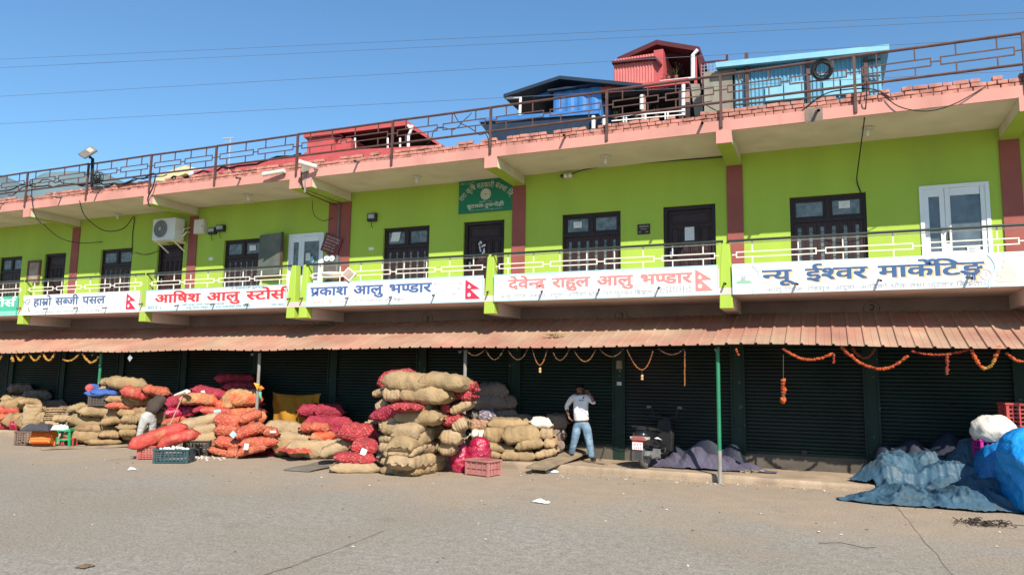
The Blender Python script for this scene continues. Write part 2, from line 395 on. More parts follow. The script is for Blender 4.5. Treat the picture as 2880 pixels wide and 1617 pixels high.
# slabs
sb = MB(); sb.box(XL, XR, .0, YR+.3, 3.66, ZF-.004); sb.build('balcony_slab', WHITEW, BLD)
rs = MB(); rs.box(XL, XR, -.085, 6.1, ZC, 7.19); rs.build('roof_slab', CREAM, BLD)
def fascia_z(x): return ZC
fa = MB(); fa.box(XL, XR, -.13, -.088, ZC-.004, 7.21); fa.build('roof_fascia', PINK, BLD)
# brick parapet in three rough courses
br = MB(); rb = random.Random(5); bl, bh = .235, .072
for row in range(3):
    x = XL+rb.random()*.2; z0 = 7.215+row*(bh+.012)
    while x < XR:
        l = bl*rb.uniform(.55, 1.12)
        keep = rb.random() < (.985 if row < 2 else .72+.5*noise.noise(Vector((x*.6, 0, 0))))
        if keep:
            dy = rb.uniform(-.018, .010); t = rb.uniform(-.06, .06); cx = x+l/2
            M_ = Matrix.Translation((cx, -.03+dy, z0+bh/2)) @ Matrix.Rotation(t, 4, 'Z') @ Matrix.Rotation(rb.uniform(-.07, .07), 4, 'Y')
            br.box(-l/2+.006, l/2-.006, -.055, .055, -bh/2, bh/2*rb.uniform(.8, 1.08), M_)
        x += l+.006
br.build('brick_parapet', BRICKPINK, BLD, bevel=.008)
mo = MB(); mo.box(XL, XR, -.062, .045, 7.19, 7.375); mo.build('parapet_mortar', MORTAR, BLD)
# piers, cantilever beams (balcony and roof), pillars
for x in PIER:
    p = MB(); y0, y1 = 0, .24
    prof = [(3.386, 0, .255, 0), (3.66, .006, .25, .004), (4.27, .03, .232, .02), (4.75, .055, .205, .035)]
    vs = []
    for z, a, b, yy in prof: vs += [(x+a, yy, z), (x+b, yy, z), (x+b, y1, z), (x+a, y1, z)]
    fs = [(0, 3, 2, 1), (12, 13, 14, 15)] + [(i*4+k, i*4+(k+1) % 4, i*4+4+(k+1) % 4, i*4+4+k) for i in range(3) for k in range(4)]
    p.add(vs, fs); p.build('balcony_pier', LIME, BLD, bevel=.012)
    cb = MB(); cb.box(x+.003, x+.252, y1+.002, YR, 3.39, 3.657); cb.build('balcony_beam', WHITEW, BLD)
    rbm = MB(); rbm.cur = 0
    xo = x+.02; wd = .294
    rbm.box(xo, xo+wd, -.11, YR-.01, 6.752, ZC-.003); rbm.cur = 1
    rbm.box(xo-.004, xo+wd+.004, -.108, YR-.012, 6.735, 6.7515); rbm.cur = 2
    rbm.box(xo-.006, xo+wd+.006, -.150, -.112, 6.73, ZC+.01)
    rbm.build('roof_beam', [CREAM, GREENP, PINK], BLD)
    pc = MB(); pc.box(xo-.02, xo+wd+.03, YR-.035, YR+.01, ZF, 6.734); pc.build('wall_pillar', PILLAR, BLD)
# infill of the movement joint pillar
pc = MB(); pc.box(-10.46, -10.37, YR-.03, YR+.01, ZF, 6.73); pc.build('wall_pillar', PILLAR, BLD)
dpz = MB(); dpz.tube([(-10.42, YR-.06, 6.7), (-10.42, YR-.06, ZF)], .028); dpz.build('down_pipe', mat('grey_upvc', (.16, .16, .16), .5, .2, 5), BLD)
# ground floor wall, sill, shutters, jambs
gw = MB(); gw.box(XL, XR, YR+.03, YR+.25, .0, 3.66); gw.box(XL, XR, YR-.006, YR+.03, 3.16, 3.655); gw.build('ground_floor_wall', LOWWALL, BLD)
si = MB(); si.box(XL, XR, YR-.05, YR+.03, .0, .44); si.build('shop_sill', SILL, BLD)
JX = [5.32, 2.74, .15, -2.47, -5.05, -7.65, -10.4, -13.1, -15.8, -18.4, -21.05, -23.6, -26.2]
for x in JX:
    j = MB(); j.box(x-.15, x+.15, YR-.075, YR+.03, .44, 3.16); j.box(x-.15, x-.11, YR-.1, YR-.075, .44, 3.16); j.box(x+.11, x+.15, YR-.1, YR-.075, .44, 3.16)
    j.box(x-.13, x+.13, YR-.07, YR-.05, PZ, .44); j.build('shutter_jamb', JAMB, BLD)
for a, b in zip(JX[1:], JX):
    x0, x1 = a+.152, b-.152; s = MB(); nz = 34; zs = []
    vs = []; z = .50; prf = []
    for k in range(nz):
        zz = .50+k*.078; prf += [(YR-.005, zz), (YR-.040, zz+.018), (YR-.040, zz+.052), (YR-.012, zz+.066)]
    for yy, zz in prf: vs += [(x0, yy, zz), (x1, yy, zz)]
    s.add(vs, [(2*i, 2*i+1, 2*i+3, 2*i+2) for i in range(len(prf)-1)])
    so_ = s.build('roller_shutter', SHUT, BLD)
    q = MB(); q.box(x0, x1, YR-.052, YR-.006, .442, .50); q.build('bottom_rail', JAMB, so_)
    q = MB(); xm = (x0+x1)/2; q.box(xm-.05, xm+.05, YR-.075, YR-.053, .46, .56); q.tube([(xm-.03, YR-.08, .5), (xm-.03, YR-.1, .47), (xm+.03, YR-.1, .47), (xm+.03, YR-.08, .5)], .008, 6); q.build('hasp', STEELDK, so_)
# ------------------------------------------------------------------ windows and doors
def make_window(x0, x1, z0, z1):
    y = YR+.07; f = MB(); W = x1-x0; fw = .07
    f.box(x0, x0+fw, y, y+.09, z0, z1); f.box(x1-fw, x1, y, y+.09, z0, z1); f.box(x0+fw, x1-fw, y, y+.09, z1-fw, z1); f.box(x0+fw, x1-fw, y, y+.09, z0, z0+fw)
    zt = z1-.56                                            # transom
    f.box(x0+fw, x1-fw, y-.012, y+.09, zt, zt+.08); xm = (x0+x1)/2; f.box(xm-.045, xm+.045, y-.006, y+.09, zt+.08, z1-fw)
    for a, b in ((x0+fw, xm-.045), (xm+.045, x1-fw)):      # sash frames of the two transom lights
        f.box(a, a+.05, y+.015, y+.06, zt+.08, z1-fw); f.box(b-.05, b, y+.015, y+.06, zt+.08, z1-fw)
        f.box(a+.05, b-.05, y+.015, y+.06, z1-fw-.05, z1-fw); f.box(a+.05, b-.05, y+.015, y+.06, zt+.08, zt+.13)
    o = f.build('window', DKWOOD, BLD, bevel=.004)
    p = MB()
    for a, b in ((x0+fw+.05, xm-.045-.05), (xm+.045+.05, x1-fw-.05)): p.box(a, b, y+.03, y+.04, zt+.13, z1-fw-.05)
    n = 6; sw = (W-2*fw)/n; gw_ = sw*.34
    pan = MB(); za, zb = z0+fw, zt
    for k in range(n):
        c = x0+fw+sw*(k+.5)
        pan.box(x0+fw+sw*k, c-gw_/2, y+.02, y+.06, za, zb); pan.box(c+gw_/2, x0+fw+sw*(k+1)-.004, y+.02, y+.06, za, zb)
        pan.box(c-gw_/2, c+gw_/2, y+.02, y+.06, zb-.10, zb); pan.box(c-gw_/2, c+gw_/2, y+.02, y+.06, za, za+.08)
        p.box(c-gw_/2, c+gw_/2, y+.04, y+.05, za+.08, zb-.10)
        zz = za+.16
        while zz < zb-.14:                                  # grille wires behind the glass strips
            pan.box(c-gw_/2, c+gw_/2, y+.030, y+.039, zz, zz+.008); zz += .11
    pan.build('shutter_panel', DKWOOD2, o, bevel=.003); p.build('pane', GLASS, o)
    return o
for a, b in WINS: make_window(a, b, ZF+.12, ZT)
def make_door(x0, x1):
    y = YR+.08; z0, z1 = ZF, ZT; fw = .085; f = MB()
    f.box(x0, x0+fw, y-.02, y+.09, z0, z1); f.box(x1-fw, x1, y-.02, y+.09, z0, z1); f.box(x0+fw, x1-fw, y-.02, y+.09, z1-fw, z1)
    o = f.build('door', DKWOOD, BLD, bevel=.004)
    l = MB(); a, b = x0+fw, x1-fw; l.box(a, b, y+.045, y+.08, z0, z1-fw)
    w = (b-a)
    def panel(xa, xb, za, zb):
        l.box(xa, xb, y+.024, y+.045, za, za+.02); l.box(xa, xb, y+.024, y+.045, zb-.02, zb)
        l.box(xa, xa+.02, y+.024, y+.045, za+.02, zb-.02); l.box(xb-.02, xb, y+.024, y+.045, za+.02, zb-.02)
        l.box(xa+.05, xb-.05, y+.030, y+.045, za+.05, zb-.05)
    panel(a+.06, b-.06, z1-fw-.33, z1-fw-.06)
    for k in range(4): panel(a+.06+k*(w-.12)/4+.012, a+.06+(k+1)*(w-.12)/4-.012, z0+1.02, z1-fw-.40)
    for k in range(4): panel(a+.06+k*(w-.12)/4+.012, a+.06+(k+1)*(w-.12)/4-.012, z0+.12, z0+.94)
    lo = l.build('door_leaf', DKWOOD2, o, bevel=.003)
    h = MB(); h.box(a+.05, a+.10, y+.0, y+.024, z0+.93, z0+1.08); h.tube([(a+.075, y-.01, z0+1.0), (a+.16, y-.02, z0+1.0)], .012, 6)
    h.build('handle', mat('brass', (.55, .5, .42), .35, .1, 5, metal=.8), o)
for a, b in DOORS: make_door(a, b)
def make_wdoor(x0, x1, bot):
    y = YR+.005; z0, z1 = ZF, ZT+.02; f = MB(); W = x1-x0
    xs_ = [x0, x0+.05, x0+.13, x0+W*.27, x0+W*.45, x0+W*.85, x1-.06, x1]
    f.box(x0-.01, x0+.06, y-.03, y+.06, z0, z1); f.box(x1-.06, x1+.01, y-.03, y+.06, z0, z1); f.box(x0+.06, x1-.06, y-.03, y+.06, z1-.07, z1)
    def leaf(a, b):
        s_ = .09
        f.box(a, a+s_, y-.005, y+.05, z0, z1-.07); f.box(b-s_, b, y-.005, y+.05, z0, z1-.07)
        f.box(a+s_, b-s_, y-.005, y+.05, z1-.07-.16, z1-.07); f.box(a+s_, b-s_, y-.005, y+.05, z0+.62, z0+.78); f.box(a+s_, b-s_, y-.005, y+.05, z0, z0+.1)
        f.box(a+s_+.015, b-s_-.015, y+.012, y+.04, z0+.115, z0+.605)
        return (a+s_, b-s_, z0+.78, z1-.23)
    r1 = leaf(x0+.06, x0+W*.36); r2 = leaf(x0+W*.36+.006, x1-.06)
    o = f.build('glazed_door', PVC, BLD, bevel=.004)
    p = MB()
    for a, b, c, d in (r1, r2): p.box(a, b, y+.02, y+.03, c, d)
    p.build('pane', bot, o)
    h = MB(); h.box(x0+W*.36+.02, x0+W*.36+.06, y-.02, y-.004, z0+.95, z0+1.2); h.tube([(x0+W*.36+.04, y-.03, z0+1.0), (x0+W*.36+.04, y-.055, z0+1.02), (x0+W*.36+.04, y-.055, z0+1.16), (x0+W*.36+.04, y-.03, z0+1.18)], .01, 6)
    h.build('handle', STEELDK, o)
make_wdoor(*WDOORS[0], GLASSB); make_wdoor(*WDOORS[1], GLASS)
# ------------------------------------------------------------------ balcony railing, bay by bay
BAYS = [(5.2+.255, 9), (.255, 5.2), (-5.2+.255, 0), (-10.4+.255, -5.2), (-15.991+.255, -10.791), (-21.191+.255, -15.991), (-26.391+.255, -21.191)]
for i, (a, b) in enumerate(BAYS):
    n = 4 if i in (2,) else 3 if i == 1 else 4
    t = MB(); y = .07; zt = 4.742
    t.tube([(a-.08, y-.05, zt), (b+.09, y-.05, zt)], .026, 8); t.build('handrail', RAILD, BLD)
    r = MB(); g_ = .15; L = (b-a-g_*n)/n; w_ = .021
    z1, z2 = 4.525, 4.40; zm = (z1+z2)/2
    x = a
    r.box(a, a+g_/2, y-w_/2, y+w_/2, zm-w_/2, zm+w_/2)
    for k in range(n):
        xa = a+g_/2+k*(L+g_); xb = xa+L
        r.box(xa, xb, y-w_/2, y+w_/2, z1-w_, z1); r.box(xa, xb, y-w_/2, y+w_/2, z2, z2+w_)
        r.box(xa, xa+w_, y-w_/2+.002, y+w_/2-.002, z2+w_, z1-w_); r.box(xb-w_, xb, y-w_/2+.002, y+w_/2-.002, z2+w_, z1-w_)
        xe_ = b if k == n-1 else xb+g_
        r.box(xb, xe_, y-w_/2, y+w_/2, zm-w_/2, zm+w_/2)
        for q in (.21, .78):
            xv = xa+L*q; r.box(xv-w_/2, xv+w_/2, y-w_/2, y+w_/2, z1, zt-.015); r.box(xv-w_/2, xv+w_/2, y-w_/2, y+w_/2, 3.8, z2)
    r.box(a, b, y-.009, y+.009, 4.69, 4.705)
    r.build('balcony_railing', RAILW, BLD)
    bp = MB(); bp.box(a, b, .03, .0375, 3.66, 4.20); bp.build('balcony_upstand', WHITEW, BLD)
# roof railing
RP = [8.0, 5.34, 2.61, .12, -2.28, -5.05, -7.70, -10.585, -13.352, -15.795, -18.389, -21.142, -23.75, -26.4]
yb = -.02
for x in RP:
    p = MB(); p.box(x-.026, x+.026, yb-.145, yb-.095, 7.05, 8.17); p.build('roof_railing_post', RAILB, BLD)
for a, b in zip(RP[1:], RP):
    r = MB(); y = yb-.12; rx = random.Random(int(a*10))
    s1, s2 = rx.uniform(-.012, .012), rx.uniform(-.012, .012)
    r.tube([(a, y, 8.17+s1), ((a+b)/2, y, 8.165), (b, y, 8.17+s2)], .030, 8); r.tube([(a, y, 7.59), (b, y, 7.59)], .028, 8)
    w_ = .022; z1, z2 = 7.935, 7.77; zm = (z1+z2)/2; st = .13; g_ = .14; n = 2; L = (b-a-2*st-g_)/n
    r.box(a, a+st, y-w_/2, y+w_/2, zm-w_/2, zm+w_/2); r.box(b-st, b, y-w_/2, y+w_/2, zm-w_/2, zm+w_/2); r.box(a+st+L, a+st+L+g_, y-w_/2, y+w_/2, zm-w_/2, zm+w_/2)
    for k in range(n):
        xa = a+st+k*(L+g_); xb = xa+L
        r.box(xa, xb, y-w_/2, y+w_/2, z1-w_, z1); r.box(xa, xb, y-w_/2, y+w_/2, z2, z2+w_)
        r.box(xa, xa+w_, y-w_/2+.002, y+w_/2-.002, z2+w_, z1-w_); r.box(xb-w_, xb, y-w_/2+.002, y+w_/2-.002, z2+w_, z1-w_)
        for q in (.22, .77):
            xv = xa+L*q; r.box(xv-w_/2, xv+w_/2, y-w_/2, y+w_/2, z1, 8.15); r.box(xv-w_/2, xv+w_/2, y-w_/2, y+w_/2, 7.6, z2)
    r.build('roof_railing', RAILB, BLD)
# drain spouts: through the sign boards, the piers and the roof fascia
SPOUT = mat('grey_spout', (.17, .15, .15), .6, .3, 8)
def spout(p, l=.16, r=.022):
    m = MB(); x, y, z = p; d = Vector((.05, -l, -.045))
    m.tube([Vector(p)+Vector((0, .05, .01)), Vector(p)+d], r, 8, cap=False); m.tube([Vector(p)+d*.98, Vector(p)+Vector((0, .05, .01))], r*.8, 8, cap=False)
    m.build('drain_spout', SPOUT, BLD)
for px, py in [zV(2000, 712), zV(2207, 703), zV(2432, 697)]+[(1360+a/2.678, 380+b/2.678) for a, b in ((440, 1172), (868, 1158), (1315, 1145))]+[(680+a/2.678, 380+b/2.678) for a, b in ((800, 1222), (1128, 1215), (1450, 1200))]+[(390+a/5.257, 770+b/5.257) for a, b in ((590, 462), (1120, 442), (1620, 440))]+[(a/6.133, 790+b/6.133) for a, b in ((825, 470), (1345, 462), (1840, 455))]:
    spout(at(px, py, -.02), .17)
for x in PIER[1:7]: spout((x+.09, .01, 3.90), .15)
for px, py in [zV(900, 407), zV(1420, 343), (1360+1640/2.678, 380-30), (460/2.678, 380+470/2.678), (735/2.678, 380+430/2.678), (1810/2.678, 380+325/2.678), (15/2.678, 380+515/2.678), zV(2052, 282)]: spout(at(px, py, -.13), .2, .03)
# plaster patch and stained block on the fascia
pt = MB(); c = at(*zJ(850, 765), -.13); pt.box(c.x-.17, c.x+.15, -.137, -.128, c.z-.15, c.z+.13); pt.build('cement_patch', mat('grey_cement', (.20, .16, .13), .95, .3, 4, .3, 30), BLD)
# ------------------------------------------------------------------ lettering (Blender's own built-in font, shaped by hand)
GC = {}
def glyphs(s, bold=.012, res=2):
    k = (s, bold, res)
    if k in GC: return GC[k]
    c = bpy.data.curves.new('t', 'FONT'); c.body = s; c.size = 1; c.resolution_u = res; c.offset = 0
    o = bpy.data.objects.new('t', c); COL.objects.link(o)
    e = o.evaluated_get(bpy.context.evaluated_depsgraph_get()); me = e.to_mesh()
    vs = [(v.co.x, v.co.y) for v in me.vertices]; fs = [tuple(p.vertices) for p in me.polygons]
    e.to_mesh_clear(); bpy.data.objects.remove(o); bpy.data.curves.remove(c)
    GC[k] = (vs, fs); return GC[k]
def clipx(vs, fs, xc):                                   # keep what lies left of xc (half forms lose their stem)
    bm = bmesh.new(); bv = [bm.verts.new((x, y, 0)) for x, y in vs]
    for f in fs:
        try: bm.faces.new([bv[i] for i in f])
        except ValueError: pass
    bmesh.ops.bisect_plane(bm, geom=bm.verts[:]+bm.edges[:]+bm.faces[:], plane_co=(xc, 0, 0), plane_no=(1, 0, 0), clear_outer=True)
    bm.verts.index_update(); r = [(v.co.x, v.co.y) for v in bm.verts], [tuple(v.index for v in f.verts) for f in bm.faces]
    bm.free(); return r
STEM = {'ण': .30, 'न': .19, 'स': .20, 'ब': .19, 'श': .20, 'प': .19, 'म': .19}
def stroke(pts, w):
    vs = []; fs = []; n = len(pts)
    for i, (x, y) in enumerate(pts):
        a = pts[max(0, i-1)]; b = pts[min(n-1, i+1)]; dx, dy = b[0]-a[0], b[1]-a[1]; l = math.hypot(dx, dy) or 1
        nx, ny = -dy/l*w/2, dx/l*w/2; vs += [(x-nx, y-ny), (x+nx, y+ny)]
    for i in range(n-1): fs.append((2*i, 2*i+1, 2*i+3, 2*i+2))
    return vs, fs
def deva(tokens, bold=.012, res=2):
    """tokens: text, ('h', letter) half form, 'R' rakar under the last letter, 'E' reph over it, ('b', letter) letter below"""
    V = []; F = []; x = 0; cl = []                          # cl: (x0, x1, verts, faces) per cluster
    def put(vs, fs, ox, oy=0, s=1):
        n = len(V); V.extend((ox+a*s, oy+b*s) for a, b in vs); F.extend(tuple(i+n for i in f) for f in fs)
    last = 0
    for t in tokens:
        if t == 'R': put(*stroke([(x-.17, .30), (x-.30, .14), (x-.46, .0)], .085), 0)
        elif t == 'E':
            put(*stroke([(x-.10, .60), (x-.125, .70), (x-.10, .80), (x-.03, .85), (x+.06, .82)], .085), 0)
        elif isinstance(t, tuple) and t[0] == 'h':
            vs, fs = glyphs(t[1], bold, res); adv = max(v[0] for v in vs)-.015; xc = adv-STEM.get(t[1], .2)
            put(*clipx(vs, fs, xc), x); x += xc-.01
        elif isinstance(t, tuple) and t[0] == 'b':
            vs, fs = glyphs(t[1], bold, res); put(vs, fs, x-.50, -.30, .52)
        elif t.strip() == '': x += .19*len(t)
        else:
            lead = len(t)-len(t.lstrip(' ')); x += .19*lead; t2 = t.strip(' '); tr = len(t.rstrip(' '))
            vs, fs = glyphs(t2, bold, res); put(vs, fs, x); x += max(v[0] for v in vs)-.015+.19*(len(t)-tr)
    return V, F, x
def lay(mb, vf, x0, x1, zb, zt, y, bold=0, hb=0, ht=.62, slant=0):
    """fit lettering between x0..x1 with the base line at zb and the head line at zt, on plane y"""
    V, F, W = vf; sx = (x1-x0)/W; sz = (zt-zb)/(ht-hb)
    offs = [(0, 0)] if bold <= 0 else [(-bold, -bold*.6), (bold, bold*.6), (-bold, bold*.6), (bold, -bold*.6)]
    for i, (da, db) in enumerate(offs):                  # thicker strokes: painted four times, a hair apart
        mb.add([Vector((x0+(a+da)*sx+b*slant, y-.0003*i, zb+(b+db-hb)*sz)) for a, b in V], F)
def text_part(name, m, items, parent):
    for it in items:
        mb = MB(); lay(mb, *it)
        ex = sorted((min(mb.v[i][0] for i in f), max(mb.v[i][0] for i in f), f) for f in mb.f); words = []; hi = -1e9
        gap = .10 if it[4]-it[3] > .1 else .9            # each painted word of a heading is a piece of its own
        for a, b, f in ex:
            if a > hi+gap: words.append([])
            words[-1].append(f); hi = max(hi, b)
        for w_ in words:
            q = MB(); used = sorted({i for f in w_ for i in f}); ix = {i: k for k, i in enumerate(used)}
            q.add([mb.v[i] for i in used], [[ix[i] for i in f] for f in w_]); q.build(name, m, parent, recalc=False)
SY = -.035
def board(name, label, x0, x1, z0, z1, m, edge=None, y=SY, cat='signboard', skew=None):
    t = thing(name, label, cat, ((x0+x1)/2, y, z0), group='shop signboards along the balcony')
    b = MB(); b.box(x0, x1, y, y+.03, z0, z1); b.build('panel', m, t)
    if edge:
        e = MB(); w_ = .022
        e.box(x0, x1, y-.004, y, z1-w_, z1); e.box(x0, x1, y-.004, y, z0, z0+w_); e.box(x0, x0+w_, y-.004, y, z0+w_, z1-w_); e.box(x1-w_, x1, y-.004, y, z0+w_, z1-w_)
        e.build('border', edge, t)
    return t
def flag(t, x, z, w, h, y, m=CRIMSON):
    f = MB(); f.add([(x, y, z), (x+w, y, z), (x+w*.30, y, z+h*.52), (x, y, z+h*.52)], [(0, 1, 2, 3)])
    f.add([(x, y, z+h*.52), (x+w*.30, y, z+h*.52), (x+w*.34, y, z+h*.50), (x+w*.96, y, z+h*.50), (x, y, z+h)], [(0, 1, 2, 3, 4)])
    o = f.build('flag_emblem', m, t, recalc=False)
    s = MB(); y2 = y-.003
    cx, cz, r = x+w*.26, z+h*.22, h*.085
    star = [(cx+r*(1.25 if k % 2 else .95)*math.cos(k*math.pi/12), y2, cz+r*(1.25 if k % 2 else .95)*math.sin(k*math.pi/12)) for k in range(24)]
    s.add(star, [tuple(range(24))])
    cx, cz, r = x+w*.26, z+h*.66, h*.11
    lo = [(cx+r*math.cos(a), y2, cz+r*math.sin(a)) for a in [math.pi+math.pi*k/12 for k in range(13)]]
    hi = [(cx+r*math.cos(a)*.98, y2, cz+r*.45*math.sin(a)) for a in [2*math.pi-math.pi*k/12 for k in range(1, 12)]]
    s.add(lo+hi, [tuple(range(len(lo+hi)))])
    s.add([(cx+r*.52*math.cos(a), y2-.001, cz+r*.12+r*.5*math.sin(a)) for a in [2*math.pi*k/14 for k in range(14)]], [tuple(range(14))])
    s.build('sun_and_moon', WHITEINK, o, recalc=False)
def X(px, py, y=SY): return at(px, py, y).x
def Zz(px, py, y=SY): return at(px, py, y).z
ZB, ZTP = 3.655, 4.262
SMALL = lambda: deva(['आलु, ', ('h', 'प'), 'याज, लहसुन, अदुवा, आिदको थोक तथा फुटकर िबक', 'R', 'ेता।'], .006, 1)
def small_line(words, b=.004): return deva(words, b, 1)
# 1: rightmost board
def q5(x, y): return 2000+x/2.927, 620+y/2.927
t = board('signboard', 'white signboard with slate blue lettering and faded painted figures, rightmost and widest on the balcony', .262, 5.19, ZB, ZTP, WHITE, PALEBLUE)
y1 = SY-.006
xa, xb = X(*q5(425, 420)), X(*q5(2235, 350)); zb_, zt_ = Zz(*q5(1340, 470)), Zz(*q5(1340, 378))
w5 = deva([('h', 'न'), 'यू ई', ('h', 'श'), 'वर माक', 'E', 'े िटङ', ('b', 'ग')], .022)
w5 = deva([('h', 'न'), 'यू', '  ', 'ई', ('h', 'श'), 'वर', '  ', 'माके', 'E', 'िटङ', ('b', 'ग')], .022)
text_part('lettering_shadow', PEACH, [(w5, xa+.03, xb+.03, zb_-.022, zt_-.022, SY-.003, .030)], t)
text_part('lettering', MIDBLUE, [(w5, xa, xb, zb_, zt_, y1, .030)], t)
q = MB(); c = at(*q5(2222, 382), y1); q.prism([(c.x+.028*math.cos(k*.7854), c.z+.028*math.sin(k*.7854)) for k in range(8)], y1-.002, y1+.003); q.build('dot', MIDBLUE, t)
xa, xb = X(*q5(455, 570)), X(*q5(2260, 530)); zb_, zt_ = Zz(*q5(1300, 560)), Zz(*q5(1300, 530))
text_part('small_lettering', GREYINK, [(SMALL(), xa, xb, zb_, zt_, y1)], t)
m = MB()
for px in ((370, 395, 360), (2310, 2350, 2330)):
    pts = [at(*q5(px[0]+(-15 if k == 0 else 0)+28*math.sin((k/8)*math.pi*2-.8), 285+k*34+(0 if px[0] > 999 else 85-k*5)), y1) for k in range(9)]
    m.tube(pts, .007, 5)
m.build('border_curve', CYANEDGE, t)
m = MB()                                               # faded little painting on the left end
c = at(*q5(272, 515), y1)
m.prism([(c.x-.16, c.z), (c.x+.16, c.z), (c.x+.10, c.z+.055), (c.x-.03, c.z+.045), (c.x-.12, c.z+.05)], y1-.001, y1+.003); m.build('painted_leaves', LGREEN, t)
m = MB(); m.prism([(c.x-.07, c.z+.05), (c.x+.03, c.z+.05), (c.x+.04, c.z+.20), (c.x-.01, c.z+.10), (c.x-.03, c.z+.17)], y1-.001, y1+.003); m.build('painted_figure', GREYINK, t)
m = MB(); c = at(*q5(2440, 500), y1)                   # faded seated figure on the right end
ring = lambda cx, cz, rx, rz, n=16: [(cx+rx*math.cos(2*math.pi*k/n), cz+rz*math.sin(2*math.pi*k/n)) for k in range(n)]
for cx, cz, rx, rz in ((0, .03, .18, .045), (0, .13, .11, .10), (0, .27, .07, .06), (0, .36, .04, .05), (-.12, .16, .03, .07), (.12, .16, .03, .07)):
    m.prism(ring(c.x+cx, c.z+cz, rx, rz), y1-.001-.0007*len(m.v)/99, y1+.003)
m.build('painted_figure', PALEYELLOW, t)
m = MB(); c = at(*q5(2262, 445), y1)
for k in range(24):
    a0, a1 = 2*math.pi*k/24, 2*math.pi*(k+1)/24
    m.bar((c.x+.085*math.cos(a0), y1, c.z+.085*math.sin(a0)), (c.x+.085*math.cos(a1), y1, c.z+.085*math.sin(a1)), .008, .004)
lay(m, deva(['२'], .01, 1), c.x-.03, c.x+.03, c.z-.04, c.z+.04, y1-.002)
m.build('stall_number', FADEPINK, t)
# 2: faded red board
def q4(x, y): return 1360+x/3.529, 670+y/3.529
t = board('signboard', 'white signboard with faded pale red lettering and faded flag, its cyan edge peeling', -4.94, -.012, ZB, ZTP, WHITE, CYANEDGE)
xa, xb = X(*q4(250, 450)), X(*q4(2065, 400)); zb_, zt_ = Zz(*q4(1150, 470)), Zz(*q4(1150, 380))
w4 = deva(['देवे', ('h', 'न'), 'द', 'R', '  ', 'राहुल', '  ', 'आलु', '  ', 'भ', ('h', 'ण'), 'डार'], .020)
text_part('lettering', FADERED, [(w4, xa, xb, zb_, zt_, y1, .030)], t)
xa2, xb2 = X(*q4(120, 450)), X(*q4(225, 450))
text_part('worn_lettering', mat('ink_ghost', (.66, .66, .64), .6, .1, 5), [(deva([('h', 'न'), 'यू'], .012), xa2, xb2, zb_-.03, zt_-.0, y1)], t)
xa, xb = X(*q4(165, 590)), X(*q4(1700, 540)); zb_, zt_ = Zz(*q4(960, 575)), Zz(*q4(960, 540))
xc, xd = X(*q4(1745, 540)), X(*q4(2065, 530))
text_part('small_lettering', GREYINK, [(SMALL(), xa, xb, zb_, zt_, y1), (deva(['९८४७०९१३२५'], .004, 1), xc, xd, zb_+.0, zt_+.01, y1), (deva(['९८०४४०१३८६'], .004, 1), xc, xd, zb_+.085, zt_+.085, y1), (deva(['मो. ०७१५४०९८१'], .002, 1), xc-.03, xd-.06, 4.185, 4.215, y1)], t)
fa_ = at(*q4(2105, 525), SY); fb_ = at(*q4(2280, 525), SY); fc_ = at(*q4(2100, 310), SY); flag(t, fa_.x, fa_.z, fb_.x-fa_.x, fc_.z-fa_.z, y1, FADERED)
# 3: blue lettering
def q3_(x, y): return 840+x/4.441, 730+y/4.441
t = board('signboard', 'white signboard with deep blue lettering and a crimson flag, right of the split pier', -10.139, -5.212, ZB, ZTP, WHITE, CYANEDGE)
xa, xb = X(*q3_(150, 400)), X(*q3_(1655, 350)); zb_, zt_ = Zz(*q3_(860, 428)), Zz(*q3_(860, 325))
w3 = deva(['प', 'R', 'काश', '  ', 'आलु', '  ', 'भ', ('h', 'ण'), 'डार'], .022)
text_part('lettering', BLUEINK, [(w3, xa, xb, zb_, zt_, y1, .030)], t)
zb_, zt_ = Zz(*q3_(900, 530)), Zz(*q3_(900, 498))
xp, xq = X(*q3_(1690, 330)), X(*q3_(2050, 300))
text_part('small_lettering', GREYINK, [(small_line(['आलु, ', ('h', 'प'), 'याज तथा तरकारीको थोक िबक', 'R', 'ेता']), X(*q3_(520, 530)), X(*q3_(1320, 510)), zb_, zt_, y1),
    (small_line(['मो. ९८५७०४४३१, घर']), xp, xq, Zz(*q3_(1860, 322)), Zz(*q3_(1860, 292)), y1), (small_line(['९८४७४१५२९१, पसल']), xp+.1, xq-.05, Zz(*q3_(1860, 388)), Zz(*q3_(1860, 358)), y1), (small_line(['९८०४७३९१४४ थोक']), xp+.1, xq-.17, Zz(*q3_(1860, 452)), Zz(*q3_(1860, 424)), y1)], t)
text_part('stall_number', TANINK, [(small_line(['सटर नं.']), X(*q3_(180, 520)), X(*q3_(325, 515)), zb_-.02, zt_-.015, y1), (deva(['४'], .02), X(*q3_(360, 520)), X(*q3_(415, 520)), Zz(*q3_(390, 545)), Zz(*q3_(390, 495)), y1)], t)
fa_ = at(*q3_(2080, 495), SY); fb_ = at(*q3_(2270, 495), SY); fc_ = at(*q3_(2080, 252), SY); flag(t, fa_.x, fa_.z, fb_.x-fa_.x, fc_.z-fa_.z, y1)
